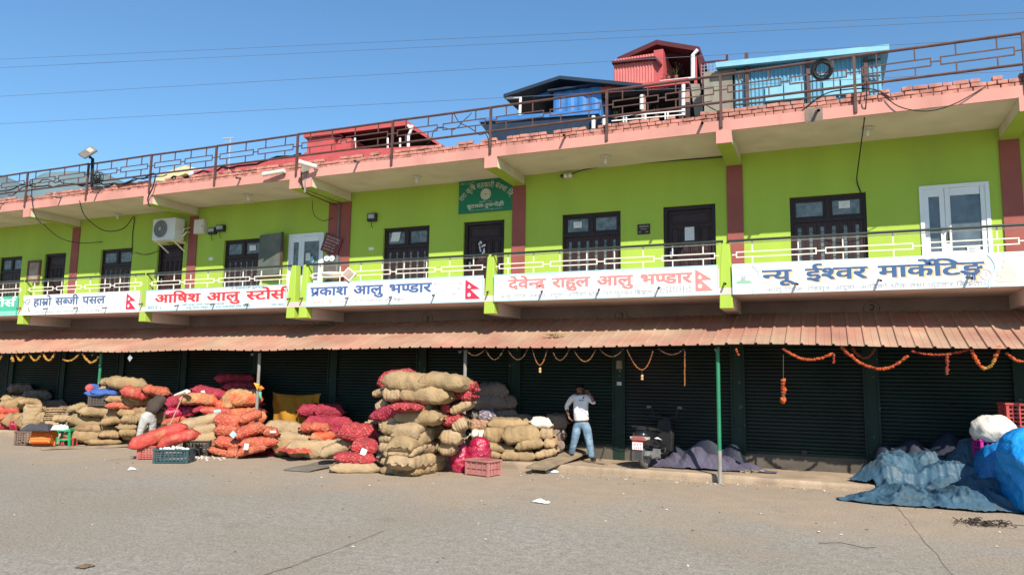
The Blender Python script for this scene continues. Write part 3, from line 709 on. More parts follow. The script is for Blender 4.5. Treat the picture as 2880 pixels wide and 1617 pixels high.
# 4: pale blue board, bright red lettering
def q2_(x, y): return 390+x/5.257, 770+y/5.257
t = board('signboard', 'pale blue signboard with bright red lettering, left of the split pier', -15.729, -10.797, ZB, ZTP, PALEBLUE, mat('steel_edge', (.35, .45, .50), .5, .1, 4))
xa, xb = X(*q2_(240, 400)), X(*q2_(2160, 300)); zb_, zt_ = Zz(*q2_(1250, 395)), Zz(*q2_(1250, 275))
w2 = deva(['आिषश', '  ', 'आलु', '  ', ('h', 'स'), 'टोस', 'E'], .024)
text_part('lettering_shadow', mat('ink_pale_pink', (.80, .62, .62), .6, .1, 6), [(w2, xa+.015, xb+.03, zb_-.03, zt_-.012, SY-.003, .03)], t)
text_part('lettering', REDINK, [(w2, xa, xb, zb_, zt_, y1, .030)], t)
zz = Zz(*q2_(1200, 500))
text_part('small_lettering', DARKINK, [(small_line(['यहाँ आलु, ', ('h', 'प'), 'याज, लहसुन पाइन्छ ।']), X(*q2_(640, 470)), X(*q2_(1300, 450)), zz+.085, zz+.125, y1), (small_line(['आलु, ', ('h', 'प'), 'याज, लहसुन तथा अन्य तरकारीको थोक िबक', 'R', 'ेता']), X(*q2_(700, 510)), X(*q2_(1660, 490)), zz, zz+.045, y1),
    (small_line(['ने. ', 'सहकारी ', 'बुटवल']), X(*q2_(1360, 225)), X(*q2_(1860, 215)), 4.185, 4.225, y1), (small_line(['सटर नं. ५']), X(*q2_(140, 490)), X(*q2_(340, 480)), zz+.0, zz+.10, y1), (small_line(['(थोक पसल)']), X(*q2_(1950, 480)), X(*q2_(2150, 470)), zz+.01, zz+.055, y1)], t)
text_part('heading', FADEPINK, [(small_line(['श', 'R', 'ी गणेशाय नमः']), X(*q2_(890, 240)), X(*q2_(1310, 230)), 4.180, 4.220, y1)], t)
# 5: white board with grey-blue lettering
def q1_(x, y): return x/6.133, 790+y/6.133
t = board('signboard', 'white signboard with grey blue lettering, between the pale blue and teal signboards', -20.93, -16.0, ZB, ZTP, WHITE)
xa, xb = X(*q1_(580, 380)), X(*q1_(1810, 330)); zb_, zt_ = Zz(*q1_(1200, 405)), Zz(*q1_(1200, 285))
w1 = deva(['हा', 'म', 'R', 'ो', '  ', 'स', ('h', 'ब'), 'जी', '  ', 'पसल'], .020)
text_part('lettering', NAVYINK, [(w1, xa, xb, zb_, zt_, y1, .030)], t)
zz = Zz(*q1_(1200, 535))
rows_ = [(small_line(['यहाँ थोक तथा खुद', 'R', 'ा मूल्यमा पाइन्छ।']), X(*q1_(880, 470)), X(*q1_(1810, 440)), zz+.13, zz+.17, y1), (small_line(['आलु, ', ('h', 'प'), 'याज, लहसुन, अदुवा, तरकारीको थोक तथा फुटकर िबक', 'R', 'ेता।']), X(*q1_(590, 535)), X(*q1_(1780, 520)), zz-.01, zz+.045, y1)]
for k in range(5): rows_.append((small_line(['मो. ९८%d७०३२१४%d' % (k+3, k)]), X(*q1_(1870, 250)), X(*q1_(2115, 240)), 4.14-k*.095, 4.185-k*.095, y1))
text_part('small_lettering', GREYINK, rows_, t)
text_part('initials', DARKINK, [((lambda g: (g[0], g[1], max(v[0] for v in g[0])))(glyphs('HSP', .01)), X(*q1_(400, 400)), X(*q1_(530, 330)), Zz(*q1_(460, 415)), Zz(*q1_(460, 330)), y1), (deva(['६'], .012), X(*q1_(470, 500)), X(*q1_(520, 500)), Zz(*q1_(495, 535)), Zz(*q1_(495, 460)), y1)], t)
fa_ = at(*q1_(2168, 492), SY); fb_ = at(*q1_(2345, 490), SY); fc_ = at(*q1_(2180, 212), SY); flag(t, fa_.x, fa_.z, fb_.x-fa_.x, fc_.z-fa_.z, y1)
# 6: teal board cut by the picture's edge
t = board('signboard', 'teal green signboard with white lettering, leftmost on the balcony', -26.13, -21.2, ZB, ZTP, TEAL)
zb_, zt_ = Zz(*q1_(120, 440)), Zz(*q1_(120, 325)); xb = X(*q1_(262, 400))
w6 = deva(['आलु', '  ', ('h', 'स'), 'टोस', 'E'], .03)
text_part('lettering', WHITEINK, [(w6, xb-3.0, xb, zb_, zt_, y1, .03)], t)
m = MB(); z0 = Zz(*q1_(150, 600)); z1 = Zz(*q1_(150, 520)); m.box(-26.1, -21.24, SY-.003, SY, z0, z1); m.build('pale_band', mat('pale_teal', (.25, .62, .47), .5, .1, 3), t)
# co-operative's board on the upper wall
def q6(x, y): return 1270+x/9.04, 480+y/9.04
BY = YR-.04; t = thing('wall_sign', 'deep green co-operative signboard with arched cream lettering above the upper door', 'signboard', (-5.95, BY, 6.13))
m = MB(); m.box(-6.71, -5.20, BY, BY+.03, 6.135, 6.985); m.build('panel', DKGREEN, t)
cl = [['रा'], ['रा'], None, ['कृ'], ['िष'], None, ['स'], ['ह'], ['का'], ['री'], None, ['सं'], [('h', 'स'), 'था'], None, ['िल'], ['.']]
ws = [(.22 if c is None else deva(c, .02)[2]) for c in cl]; tot = sum(ws)
m = MB(); cx = (-6.71-5.20)/2; pc_ = [at(*q6(x_, y_), BY) for x_, y_ in ((270, 800), (460, 560), (690, 450), (890, 420), (1080, 420), (1250, 470), (1400, 560), (1480, 690))]
# the arch: polyline of base-line points
al = [0]
for a, b in zip(pc_, pc_[1:]): al.append(al[-1]+(b-a).length)
def arcp(s):
    s = max(0, min(al[-1]-1e-6, s))
    for k in range(len(al)-1):
        if al[k] <= s <= al[k+1]:
            t_ = (s-al[k])/(al[k+1]-al[k]); return pc_[k].lerp(pc_[k+1], t_)
sc_ = al[-1]/tot; s0 = 0
for c, w_ in zip(cl, ws):
    if c is not None:
        V_, F_, _ = deva(c, .025); a = arcp(s0*sc_); b = arcp((s0+w_)*sc_); a2 = arcp((s0-.3)*sc_); b2 = arcp((s0+w_+.3)*sc_)
        d = (b2-a2).normalized(); n_ = Vector((-d.z, 0, d.x)); hs = .20
        m.add([Vector((a.x, BY-.005, a.z))+Vector((d.x, 0, d.z))*(u*sc_)+n_*(v*hs) for u, v in V_], F_)
    s0 += w_
xa, xb = X(*q6(395, 950), BY), X(*q6(1330, 900), BY)
lay(m, deva(['बुटवल-रुप', ('h', 'न'), 'देही'], .024), xa, xb, 6.262, 6.345, BY-.005, .02)
lay(m, deva(['स्थापित - २०६४'], .004, 1), X(*q6(705, 800), BY), X(*q6(1025, 780), BY), 6.385, 6.415, BY-.005)
lay(m, (lambda g: (g[0], g[1], max(v[0] for v in g[0])))(glyphs('Email: raracooperative@gmail.com', .0, 1)), X(*q6(455, 1060), BY), X(*q6(1280, 990), BY), 6.185, 6.21, BY-.005)
for k in range(2): lay(m, deva(['स्वीकृत नं. ५४ / ०६४ िजल्ला'], .0, 1), X(*q6(235, 330), BY), X(*q6(600-k*60, 320), BY), 6.925-k*.035, 6.942-k*.035, BY-.005)
m.build('lettering', CREAMINK, t, recalc=False)
m = MB(); c = at(*q6(870, 600), BY)
m.prism(ring(c.x, c.z, .145, .145, 28), BY-.006, BY-.001); so_ = m.build('emblem', CREAMINK, t)
m = MB()
for r_, n_ in ((.115, 28), (.065, 20)):
    for k in range(n_):
        a0, a1 = 2*math.pi*k/n_, 2*math.pi*(k+.62)/n_
        m.bar((c.x+r_*math.cos(a0), BY-.009, c.z+r_*math.sin(a0)), (c.x+r_*math.cos(a1), BY-.009, c.z+r_*math.sin(a1)), .012, .004)
m.prism(ring(c.x, c.z, .022, .022, 10), BY-.009, BY-.006); m.build('emblem_ring', DARKGREENINK, so_)
# circled stall numbers painted on the wall below the balcony
for (px, py), d in ((zV(1075, 800), '४'), (zV(1562, 795), '३'), (zV(2192, 776), '२'), (zV(800, 806), '५')):
    c = at(px, py, YR-.012); m = MB(); r_ = .15
    for k in range(28):
        a0, a1 = 2*math.pi*k/28, 2*math.pi*(k+1)/28
        m.bar((c.x+r_*math.cos(a0), c.y, c.z+r_*math.sin(a0)), (c.x+r_*math.cos(a1), c.y, c.z+r_*math.sin(a1)), .012, .004)
    lay(m, deva([d], .03), c.x-.055, c.x+.055, c.z-.09, c.z+.08, c.y); m.build('painted_number', BLACKMARK, BLD, recalc=False)
# ------------------------------------------------------------------ awning over the pavement
AW = thing('awning', 'long dusty red corrugated metal awning on posts below the balcony', 'awning', (-9, -.4, 2.5))
def aw_front(x): return 2.625 + .0068*min(x, 0) + (.016*math.sin(x*.9+1.2) if x > -9 else .02*math.sin(x*1.3)) - .03*max(0, x-1.5)*.6
def aw_back(x): return 3.39 + .012*math.sin(x*.8) + .004*x*(1 if x < 0 else 0)
a = MB(); P_ = .2675; xx = []
prof = [(0, 0), (.018, .029), (.05, .029), (.068, 0), (.15, 0), (.157, .006), (.166, 0)]
k = 0; x = -26.6
while x < 8.8:
    for dx, dz in prof: xx.append((x+dx, dz))
    x += P_
NV = 6; vs = []
YA, YB = -.56, 1.585
for j in range(NV+1):
    t = j/NV
    for x, dz in xx:
        sheet = math.floor((x+26.6)/(P_*4)); jit = .10*(noise.noise(Vector((sheet*3.1, 0, 0)))); jz = .012*noise.noise(Vector((sheet*5.3, 3, 0)))
        y = YA+jit*.35+(YB-YA)*t; z = aw_front(x)*(1-t)+aw_back(x)*t + dz + jz - .02*math.sin(math.pi*t)*(.5+noise.noise(Vector((x*.7, t*3, 0))))
        vs.append((x, y, z))
n_ = len(xx); a.add(vs, [(j*n_+i, j*n_+i+1, (j+1)*n_+i+1, (j+1)*n_+i) for j in range(NV) for i in range(n_-1)])
o = a.build('roof_sheet', AWN, AW); sm = o.modifiers.new('thickness', 'SOLIDIFY'); sm.thickness = .004; sm.offset = 0
p = MB()
for y in (-.30, .45, 1.2):
    t = (y-YA)/(YB-YA); pts = [(x, y, aw_front(x)*(1-t)+aw_back(x)*t-.065) for x in [-26.5+q*1.0 for q in range(36)]]
    for q1, q2 in zip(pts, pts[1:]): p.bar(q1, q2, .04, .05)
p.build('purlin', STEELDK, AW)
POSTX = [5.35, -.027, -5.537, -11.388, -17.109, -22.8]
for x in POSTX:
    r = MB(); r.bar((x, -.50, aw_front(x)-.10), (x, 1.57, aw_back(x)-.115), .035, .05); r.build('rafter', STEELDK, AW)
def post(x, m, foot=None):
    q = MB(); q.tube([(x, -.2, -.01), (x, -.2, aw_front(x)-.03)], .039, 14)
    pst = q.build('awning_post', m, AW, smooth=False)
    if foot:
        q = MB(); q.tube([(x, -.2, -.012), (x, -.2, foot)], .0405, 14); q.build('scuffed_foot', GREYPOST, pst)
    return pst
post(POSTX[0], GREENPOST); post(POSTX[1], GREENPOST, .62); post(POSTX[2], GREYPOST); post(POSTX[3], GREYPOST); post(POSTX[4], GREENPOST); post(POSTX[5], GREENPOST)
# dry grass tuft lying on the awning
tuft = MB(); rr = random.Random(3); c = at(*zV(1393, 847), .1); c.z += .03
for k in range(60):
    a0 = rr.uniform(0, 6.28); l = rr.uniform(.05, .2); q = Vector((c.x+rr.uniform(-.16, .16), c.y+rr.uniform(-.08, .08), c.z+rr.uniform(-.02, .03)))
    tuft.bar(q, q+Vector((math.cos(a0)*l, math.sin(a0)*l*.6, rr.uniform(-.01, .05))), .008)
tag(tuft.build('dry_grass', mat('straw', (.36, .29, .14), .9, .3, 9)), 'dry straw tuft lying on the red awning', 'straw')
# ------------------------------------------------------------------ flower garlands hanging below the awning edge
GOR = mat('orange_marigold', (.46, .085, .02), .8, .4, 30); GRD = mat('red_orange_marigold', (.34, .045, .02), .8, .4, 30)
GYE = mat('yellow_marigold', (.40, .20, .035), .8, .35, 30); GDR = mat('dried_marigold', (.16, .075, .04), .9, .5, 25); STR = mat('string', (.10, .08, .06), .9, .1, 5)
def catenary(p0, pm, p1, n=26):
    pts = []
    for i in range(n+1):
        t = i/n; a = p0.lerp(p1, t); q = 4*t*(1-t); mid = (p0+p1)/2; sag = pm-mid
        pts.append(a+sag*q)
    return pts
gr_ = random.Random(11)
def garland(label, pts, r, mats, rng=None, y=-.46, gaps=0, conv=zC, pend=None, name='flower_garland'):
    P = [at(*conv(*q), y) for q in pts]
    line = catenary(*P) if len(P) == 3 else [P[0].lerp(P[1], i/16) for i in range(17)]
    t = thing(name, label, 'garland', line[0], 0, 'marigold garlands under the awning')
    s = MB(); s.tube(line, .004, 4); s.build('string', STR, t)
    r *= .84; m = MB(); L = sum((b-a).length for a, b in zip(line, line[1:])); step = r*1.15; d = 0; pos = 0
    i = 0; acc = 0
    cum = [0]
    for a, b in zip(line, line[1:]): cum.append(cum[-1]+(b-a).length)
    n = max(3, int(L/step))
    for k in range(n):
        f = (k+.5)/n; s_ = f*L
        if gaps and noise.noise(Vector((f*gaps, len(label), 0))) > .22: continue
        j = max(i_ for i_ in range(len(cum)) if cum[i_] <= s_+1e-9); j = min(j, len(line)-2)
        q = line[j].lerp(line[j+1], (s_-cum[j])/(cum[j+1]-cum[j]+1e-9))
        if rng is None: m.cur = gr_.choice([0, 0, 0, 1])
        else: m.cur = 0 if rng[0] < f < rng[1] else 1
        rr_ = r*gr_.uniform(.75, 1.15)
        m.blob(q+Vector((gr_.uniform(-.2, .2)*r, gr_.uniform(-.2, .2)*r, gr_.uniform(-.15, .15)*r)), rr_, rr_, rr_*.8, 7, 5, .5, seed=k*1.7)
    m.build('flowers', mats, t)
    if pend:
        c = at(*conv(*pend), y); q = MB(); q.tube([min(line, key=lambda v: v.z), c], .003, 4); q.build('string', STR, t)
        q = MB(); q.blob(c, .028, .028, .04, 8, 6, .4); q.blob(c+Vector((0, 0, -.05)), .03, .03, .022, 8, 5, .4); q.build('blossom', mat('pale_blossom', (.60, .36, .16), .8, .4, 30), t)
    return t
OR_ = [GOR, GRD]
garland('orange garland swag just right of the green post, with a short tail', [(315, 155), (495, 235), (680, 185)], .038, OR_, conv=zD)
garland('short dull garland tail hanging beside the first orange swag', [(684, 190), (684, 262)], .026, [GRD, GDR], conv=zD)
garland('longest deep orange garland swag in front of the middle shutter joint', [(735, 140), (990, 300), (1220, 205)], .042, OR_, conv=zD)
garland('small dim garland loop behind the longest orange swag', [(820, 150), (905, 225), (985, 155)], .033, [GRD, GDR], conv=zD, y=-.2)
garland('shallow dim garland line near the right end of the awning', [(1250, 170), (1440, 200), (1670, 160)], .033, [GRD, GOR], conv=zD)
garland('straight garland strand dangling from the shallow dim line', [(1508, 195), (1508, 345)], .036, [GRD, GDR], conv=zD)
garland('steep orange garland loop with yellow bottom, near the right edge', [(1685, 160), (1790, 300), (1890, 135)], .040, [GYE, GOR], rng=(.42, .72), conv=zD)
garland('last orange garland at the right edge, running out of the picture', [(1940, 185), (2060, 250), (2190, 170)], .036, OR_, conv=zD)
t = garland('thick orange flower pendant hanging alone on a long string', [(318, 375), (318, 490)], .052, OR_, conv=zD)
q = MB(); a = at(*zD(318, 200), -.46); b = at(*zD(318, 375), -.46); q.tube([a, b], .005, 5); q.build('string', STR, t)
q = MB(); c = at(*zD(318, 528), -.46); q.blob(c, .06, .06, .06, 9, 7, .4); q.build('blossom', GOR, t); q = MB(); q.blob(at(*zD(318, 495), -.46), .04, .04, .025, 8, 6, .4); q.build('leaves', mat('garland_leaf', (.05, .12, .04), .7, .3, 20), t)
DR = [GDR, GDR]; DO = [mat('dull_orange_marigold', (.36, .13, .035), .8, .4, 30), GDR]
DRIED = [((40, 200), (110, 265), (190, 190), None, None, 'leftmost dried garland beside the grey post'), ((200, 190), (275, 300), (355, 180), None, None, 'dried brown garland, second from the grey post'),
 ((390, 200), (478, 300), (555, 180), None, None, 'dried brown garland left of the first blossom pendant'), ((595, 190), (658, 345), (720, 185), (.3, .72), (660, 358), 'pointed garland with a yellow tip and blossom, above the standing man'),
 ((770, 215), (835, 305), (910, 180), None, None, 'dried brown garland with a white bead, between two blossom swags'), ((950, 200), (1043, 315), (1130, 190), (.33, .68), None, 'dried garland with orange flowers only at its bottom'),
 ((1160, 180), (1268, 275), (1365, 180), None, None, 'plain dried garland right of the orange bottomed one'), ((1395, 190), (1520, 385), (1615, 200), (.28, .85), (1525, 418), 'deep pointed garland with a blossom hanging on a thread'),
 ((1660, 180), (1775, 258), (1880, 180), None, None, 'widest dried garland just left of the hanging strand')]
for a, b, c, rg, pd, lab in DRIED: garland(lab, [a, (b[0], b[1]-25), c], .0155, DO if rg else DR, rng=rg or (0, 0), gaps=0 if rg else 14, pend=pd)
garland('thin vertical orange strand hanging left of the green post', [(1885, 190), (1885, 500)], .018, DO, rng=(.25, 1))
garland('short red orange garland scrap right of the green post', [(2320, 180), (2340, 240)], .03, OR_)
zY = lambda x, y: (x/3.39, 950+y/3.39)
for lab, a, b, c in (('leftmost yellow garland loop, beside the hanging flower cluster', (150, 130), (195, 215), (245, 140)), ('second yellow garland loop from the flower cluster', (275, 135), (335, 215), (400, 140)), ('third yellow garland loop from the flower cluster', (410, 140), (465, 215), (525, 140)),
     ('half fallen yellow garland with one loose end', (600, 205), (680, 215), (760, 150)), ('last yellow garland loop, tied to the green post', (790, 150), (865, 235), (940, 180)), ('yellow garland piece cut by the left picture edge', (-60, 130), (-20, 215), (30, 140))):
    garland(lab, [a, b, c], .042, [GYE, GDR], rng=(.12, .9), conv=zY)
garland('yellow flower cluster hanging straight down at the far left', [(122, 140), (122, 225)], .055, [GYE, GDR], rng=(.3, 1), conv=zY)
q = thing('hanging_tag', 'white diamond tag hanging under the awning edge', 'tag', at(*zY(1240, 190), -.45)); c = at(*zY(1240, 192), -.45)
m = MB(); m.prism([(c.x-.09, c.z), (c.x, c.z-.10), (c.x+.09, c.z), (c.x, c.z+.10)], c.y-.004, c.y+.004); m.build('card', GREYINK, q); m = MB(); m.tube([c+Vector((0, 0, .1)), c+Vector((0, 0, .25))], .004, 4); m.build('string', STR, q)
# ------------------------------------------------------------------ things fixed to the building
def AC():
    p0 = at(1155/2.678, 380+630/2.678, 1.05); y0 = 1.05
    x0 = p0.x; z1 = p0.z-.02; W, D, H = .92, .36, .66; z0 = z1-H
    t = thing('air_conditioner', 'white outdoor air conditioner unit with round grey fan on wall brackets', 'air conditioner', (x0+W/2, YR, z0))
    m = MB(); m.box(x0, x0+W, y0, y0+D, z0, z1); m.build('casing', mat('ac_white', (.66, .66, .61), .5, .08, 3), t, bevel=.015)
    m = MB(); cx, cz = x0+.34, z0+.34; M_ = Matrix.Translation((cx, y0-.004, cz)) @ Matrix.Rotation(R(90), 4, 'X')
    m.lathe([(.0, 0), (.27, 0), (.27, .012), (.0, .016)], 24, M_); f = m.build('fan_grille', mat('ac_grille', (.10, .10, .10), .5, .2, 8), t)
    m = MB()
    for r_ in (.09, .15, .21, .26):
        pts = [(cx+r_*math.cos(2*math.pi*k/24), y0-.024, cz+r_*math.sin(2*math.pi*k/24)) for k in range(25)]; m.tube(pts, .006, 5)
    M2 = Matrix.Translation((cx, y0-.022, cz)) @ Matrix.Rotation(R(90), 4, 'X'); m.lathe([(0, 0), (.05, 0), (.05, .02), (0, .025)], 14, M2); m.build('guard_rings', mat('ac_ring', (.45, .45, .42), .5, .1, 5), f)
    for xb in (x0+.12, x0+W-.12):
        m = MB(); m.box(xb-.02, xb+.02, y0+.02, YR, z0-.05, z0-.003); m.bar((xb, y0+.12, z0-.05), (xb, YR, z0-.30), .03); m.build('bracket', RAILW, t)
    m = MB(); m.tube([(x0+W+.01, y0+.22, z0+.15), (x0+W+.10, y0+.24, z0+.12), (x0+W+.14, y0+.30, z0+.25), (x0+W+.05, YR-.02, z0+.30)], .022, 7); m.tube([(x0+W+.01, y0+.25, z0+.22), (x0+W+.07, y0+.28, z0+.34), (x0+W+.05, YR-.02, z0+.45)], .016, 7); m.build('coolant_pipe', RAILW, t)
AC()
def wallbox(name, label, cat, x0, x1, z0, z1, d, m, y=YR, extra=None):
    t = thing(name, label, cat, ((x0+x1)/2, y, z0)); b = MB(); b.box(x0, x1, y-d, y-.002, z0, z1); b.build('case', m, t, bevel=.006)
    if extra: extra(t, x0, x1, z0, z1, y-d)
    return t
def lid(t, x0, x1, z0, z1, y):
    m = MB(); m.box(x0+.02, x1-.02, y-.012, y-.002, z0+.02, z1-.02); m.build('lid', mat('box_white', (.66, .64, .56), .5, .08, 4), t, bevel=.004)
    m = MB(); m.box(x1-.06, x1-.04, y-.02, y-.0125, (z0+z1)/2-.03, (z0+z1)/2+.03); m.build('latch', STEELDK, t)
wallbox('distribution_box', 'cream metal distribution box beside the brown red pillar', 'electrical box', -15.69, -15.29, 6.16, 6.60, .14, mat('box_cream', (.60, .56, .45), .5, .1, 4), extra=lid)
def meterface(t, x0, x1, z0, z1, y):
    m = MB(); m.box(x0+.04, x1-.04, y-.02, y-.002, z0+.07, z1-.03); m.build('dial', mat('meter_face', (.42, .42, .40), .3, .5, 22), t)
    m = MB(); m.tube([((x0+x1)/2, y+.03, z0), ((x0+x1)/2-.01, y+.03, z0-.12), ((x0+x1)/2+.04, y+.03, z0-.2)], .008, 5); m.build('wire_tail', CABLE, t)
DKBOX = mat('meter_black', (.035, .033, .033), .5, .2, 6)
wallbox('electric_meter', 'left one of two black electric meters beside the cream box', 'meter', -15.16, -14.88, 6.12, 6.32, .1, DKBOX, extra=meterface)
wallbox('electric_meter', 'right and higher of two black electric meters beside the cream box', 'meter', -14.85, -14.54, 6.18, 6.38, .1, DKBOX, extra=meterface)
wallbox('electric_meter', 'black electric meter alone on the wall left of the co-operative sign', 'meter', -9.467, -9.193, 6.12, 6.34, .1, DKBOX, extra=meterface)
def swt(t, x0, x1, z0, z1, y):
    for k in (0, 1):
        m = MB(); m.box(x0+.02+k*(x1-x0)*.47, x0+.02+k*(x1-x0)*.47+(x1-x0)*.36, y-.006, y-.0005, z0+.02, z1-.02); m.build('rocker', RAILW, t)
wallbox('switch_plate', 'white double switch plate left of the shuttered window, near the black meter', 'switch', -9.434, -9.273, 5.34, 5.42, .015, PVC, extra=swt)
wallbox('switch_plate', 'white double switch plate below the two black meters', 'switch', -15.135, -14.969, 5.338, 5.436, .015, PVC, extra=swt)
def plq(t, x0, x1, z0, z1, y):
    m = MB(); w_ = x1-x0; h_ = z1-z0
    lay(m, deva(['कार्यालय'], 0, 1), x0+w_*.15, x1-w_*.1, z0+h_*.68, z0+h_*.82, y-.003); lay(m, deva(['शाखा बुटवल'], 0, 1), x0+w_*.25, x1-w_*.25, z0+h_*.46, z0+h_*.54, y-.003)
    for k in (.1, .66): lay(m, deva(['फोन'], 0, 1), x0+w_*k, x0+w_*(k+.2), z0+h_*.16, z0+h_*.26, y-.003)
    m.build('lettering', CREAMINK, t)
wallbox('wall_plaque', 'small dark brown plaque with white writing between upper window and door', 'plaque', -2.03, -1.735, 5.305, 5.545, .02, DKWOOD2, extra=plq)
# tilted red plate on the pillar at the movement joint
t = thing('wall_plaque', 'tilted dark red plate with white lines of writing hung on the pillar', 'plaque', (-10.9, YR-.06, 5.2))
c = at(780+790/5.166, 540+760/5.166, YR-.075); M_ = Matrix.Translation(c) @ Matrix.Rotation(R(20), 4, 'Y')
m = MB(); m.box(-.30, .30, -.012, .012, -.26, .26, M_); m.build('plate', mat('dark_red_plate', (.17, .035, .04), .5, .1, 5), t)
m = MB()
for k in range(5):
    V_, F_, W_ = deva(['कृिष सहकारी संस्था' if k < 2 else 'बुटवल रुप'], 0, 1); s_ = .036 if k < 2 else .028; z0_ = .15-k*.085; wl = .46 if k < 2 else .38
    m.add([M_ @ Vector((-.23+a*wl/W_, -.016, z0_+b*s_/.6)) for a, b in V_], F_)
m.build('lettering', CREAMINK, t, recalc=False)
# framed board leaning on the far left wall
t = thing('notice_frame', 'brown wooden frame with pale paper hung beside the far left door', 'frame', (-22.96, YR, 4.9))
m = MB(); x0, x1, z0, z1 = -23.29, -22.64, 4.9, 5.715; f_ = .07; y = YR-.05
m.box(x0, x0+f_, y, YR-.002, z0, z1); m.box(x1-f_, x1, y, YR-.002, z0, z1); m.box(x0+f_, x1-f_, y, YR-.002, z1-f_, z1); m.box(x0+f_, x1-f_, y, YR-.002, z0, z0+f_); m.build('frame', mat('mid_brown_wood', (.15, .06, .035), .6, .2, 5), t)
m = MB(); m.box(x0+f_, x1-f_, y+.025, YR-.004, z0+f_, z1-f_); m.build('sheet', mat('faded_paper', (.36, .27, .21), .6, .35, 3), t)
# shutter board swung open beside the fourth window
t = thing('window_shutter', 'dark grey green window shutter swung open beside the fourth upper window', 'shutter', (-12.7, YR-.05, 4.75))
M_ = Matrix.Translation((-13.16, YR-.05, 0)) @ Matrix.Rotation(R(-9), 4, 'Z')
m = MB(); m.box(0, .92, -.03, 0, 4.78, 5.97, M_); m.build('leaf', mat('grey_green_board', (.12, .135, .11), .6, .25, 3), t)
m = MB(); m.box(.92, .985, -.035, .005, 4.76, 5.98, M_); m.box(0, .92, -.036, .005, 4.70, 4.775, M_); m.build('edge_frame', mat('dark_brown_edge', (.09, .05, .035), .6, .2, 5), t)
# wash basin, splash board and mirror discs near the movement joint
t = thing('wash_basin', 'white wash basin on a wall below a grey splash board on the balcony', 'wash basin', (-11, YR, 4.3))
c0 = at(780+605/5.166, 540+1190/5.166, 1.15); c1 = at(780+905/5.166, 540+1190/5.166, 1.15)
W_ = c1.x-c0.x; cx = (c0.x+c1.x)/2; zt = c0.z+.03
m = MB(); Mx = Matrix.Translation((cx, 1.30, zt-.15)) @ Matrix.Diagonal((W_/2, .26, 1, 1))
m.lathe([(.45, 0), (.75, .03), (.97, .11), (1.0, .15), (.93, .15), (.7, .07), (.0, .05)], 28, Mx); m.build('bowl', mat('porcelain', (.78, .77, .70), .2, .03, 3, spec=.6), t, smooth=True)
m = MB(); m.box(cx-.05, cx+.05, 1.32, YR-.01, zt-.34, zt-.15); m.build('waste_pipe', GREYPOST, t)
sp0 = at(780+685/5.166, 540+925/5.166, YR-.03); sp1 = at(780+905/5.166, 540+1300/5.166, YR-.03)
m = MB(); m.box(sp0.x, sp1.x, YR-.05, YR-.036, sp1.z, sp0.z); m.build('splash_board', mat('grey_tile', (.12, .105, .095), .4, .25, 6), t)
for (dx, nm) in ((720, 'left'), (795, 'right')):
    c = at(780+dx/5.166, 540+962/5.166, YR-.055); q = thing('round_disc', 'white round disc on the grey splash board, %s of the pair' % nm, 'disc', c, 0, 'round white discs')
    m = MB(); m.lathe([(0, 0), (.085, 0), (.09, .012), (.05, .02), (0, .018)], 18, Matrix.Translation(c) @ Matrix.Rotation(R(90), 4, 'X')); m.build('face', PVC, q)
    m = MB(); m.lathe([(0, 0), (.03, 0), (.03, .008), (0, .01)], 12, Matrix.Translation(c+Vector((0, -.021, 0))) @ Matrix.Rotation(R(90), 4, 'X')); m.build('hub', GREYINK, q)
# small tilted flood light on the balcony rail
t = thing('flood_light', 'small square flood light tilted on the balcony railing', 'lamp', at(780+1040/5.166, 540+1200/5.166, -.02)); c = at(780+1040/5.166, 540+1198/5.166, -.03)
M_ = Matrix.Translation(c) @ Matrix.Rotation(R(35), 4, 'Y') @ Matrix.Rotation(R(-18), 4, 'X')
m = MB(); m.box(-.15, .15, -.02, .03, -.13, .13, M_); m.build('housing', RAILW, t, bevel=.008); m = MB(); m.box(-.125, .125, -.025, -.021, -.105, .105, M_); m.build('lens', mat('lamp_lens', (.36, .28, .22), .3, .2, 8), t)
m = MB(); m.bar(M_ @ Vector((.05, .03, 0)), c+Vector((.16, .10, -.02)), .02); m.build('bracket', GREYPOST, t)
# bullet cameras on the roof edge
def bullet(label, pa, pb, ya, yb_, mount):
    a = at(*pa, ya); b = at(*pb, yb_); t = thing('security_camera', label, 'camera', b); d = (b-a).normalized()
    m = MB(); m.tube([a, b], .055, 14); m.build('body', mat('camera_white', (.70, .66, .56), .4, .06, 4), t, smooth=False)
    m = MB(); m.tube([a-d*.06, a+d*.002], .062, 14); m.build('hood', mat('camera_white', (.7, .66, .56)), t); m = MB(); m.tube([a-d*.064, a-d*.0605], .05, 14); m.build('lens', mat('black_lens', (.01, .01, .012), .1, 0, 3, spec=.7), t)
    m = MB(); m.tube([b-d*.08, b-d*.08+Vector((0, .05, -.10)), mount], .02, 8); m.build('bracket', GREYPOST, t)
bullet('white bullet camera pointing left on the roof edge, nearer the fascia corner beam', zV(758, 409), zV(797, 420), -.45, -.25, at(*zV(800, 425), -.13))
bullet('white bullet camera lying level, left of the fascia corner beam', zV(667, 438), zV(716, 430), -.30, -.22, at(*zV(715, 436), -.13))
t = thing('junction_box', 'grey junction box with conduit on the corner roof beam', 'electrical box', at(*zV(765, 430), -.16)); c = at(*zV(768, 424), -.18)
m = MB(); m.box(c.x-.10, c.x+.10, c.y-.02, c.y+.04, c.z-.10, c.z+.10); m.build('case', GREYPOST, t, bevel=.006); m = MB(); m.bar((c.x, c.y+.03, c.z-.10), (c.x, c.y+.03, c.z-.62), .045, .03); m.build('conduit', GREYPOST, t)
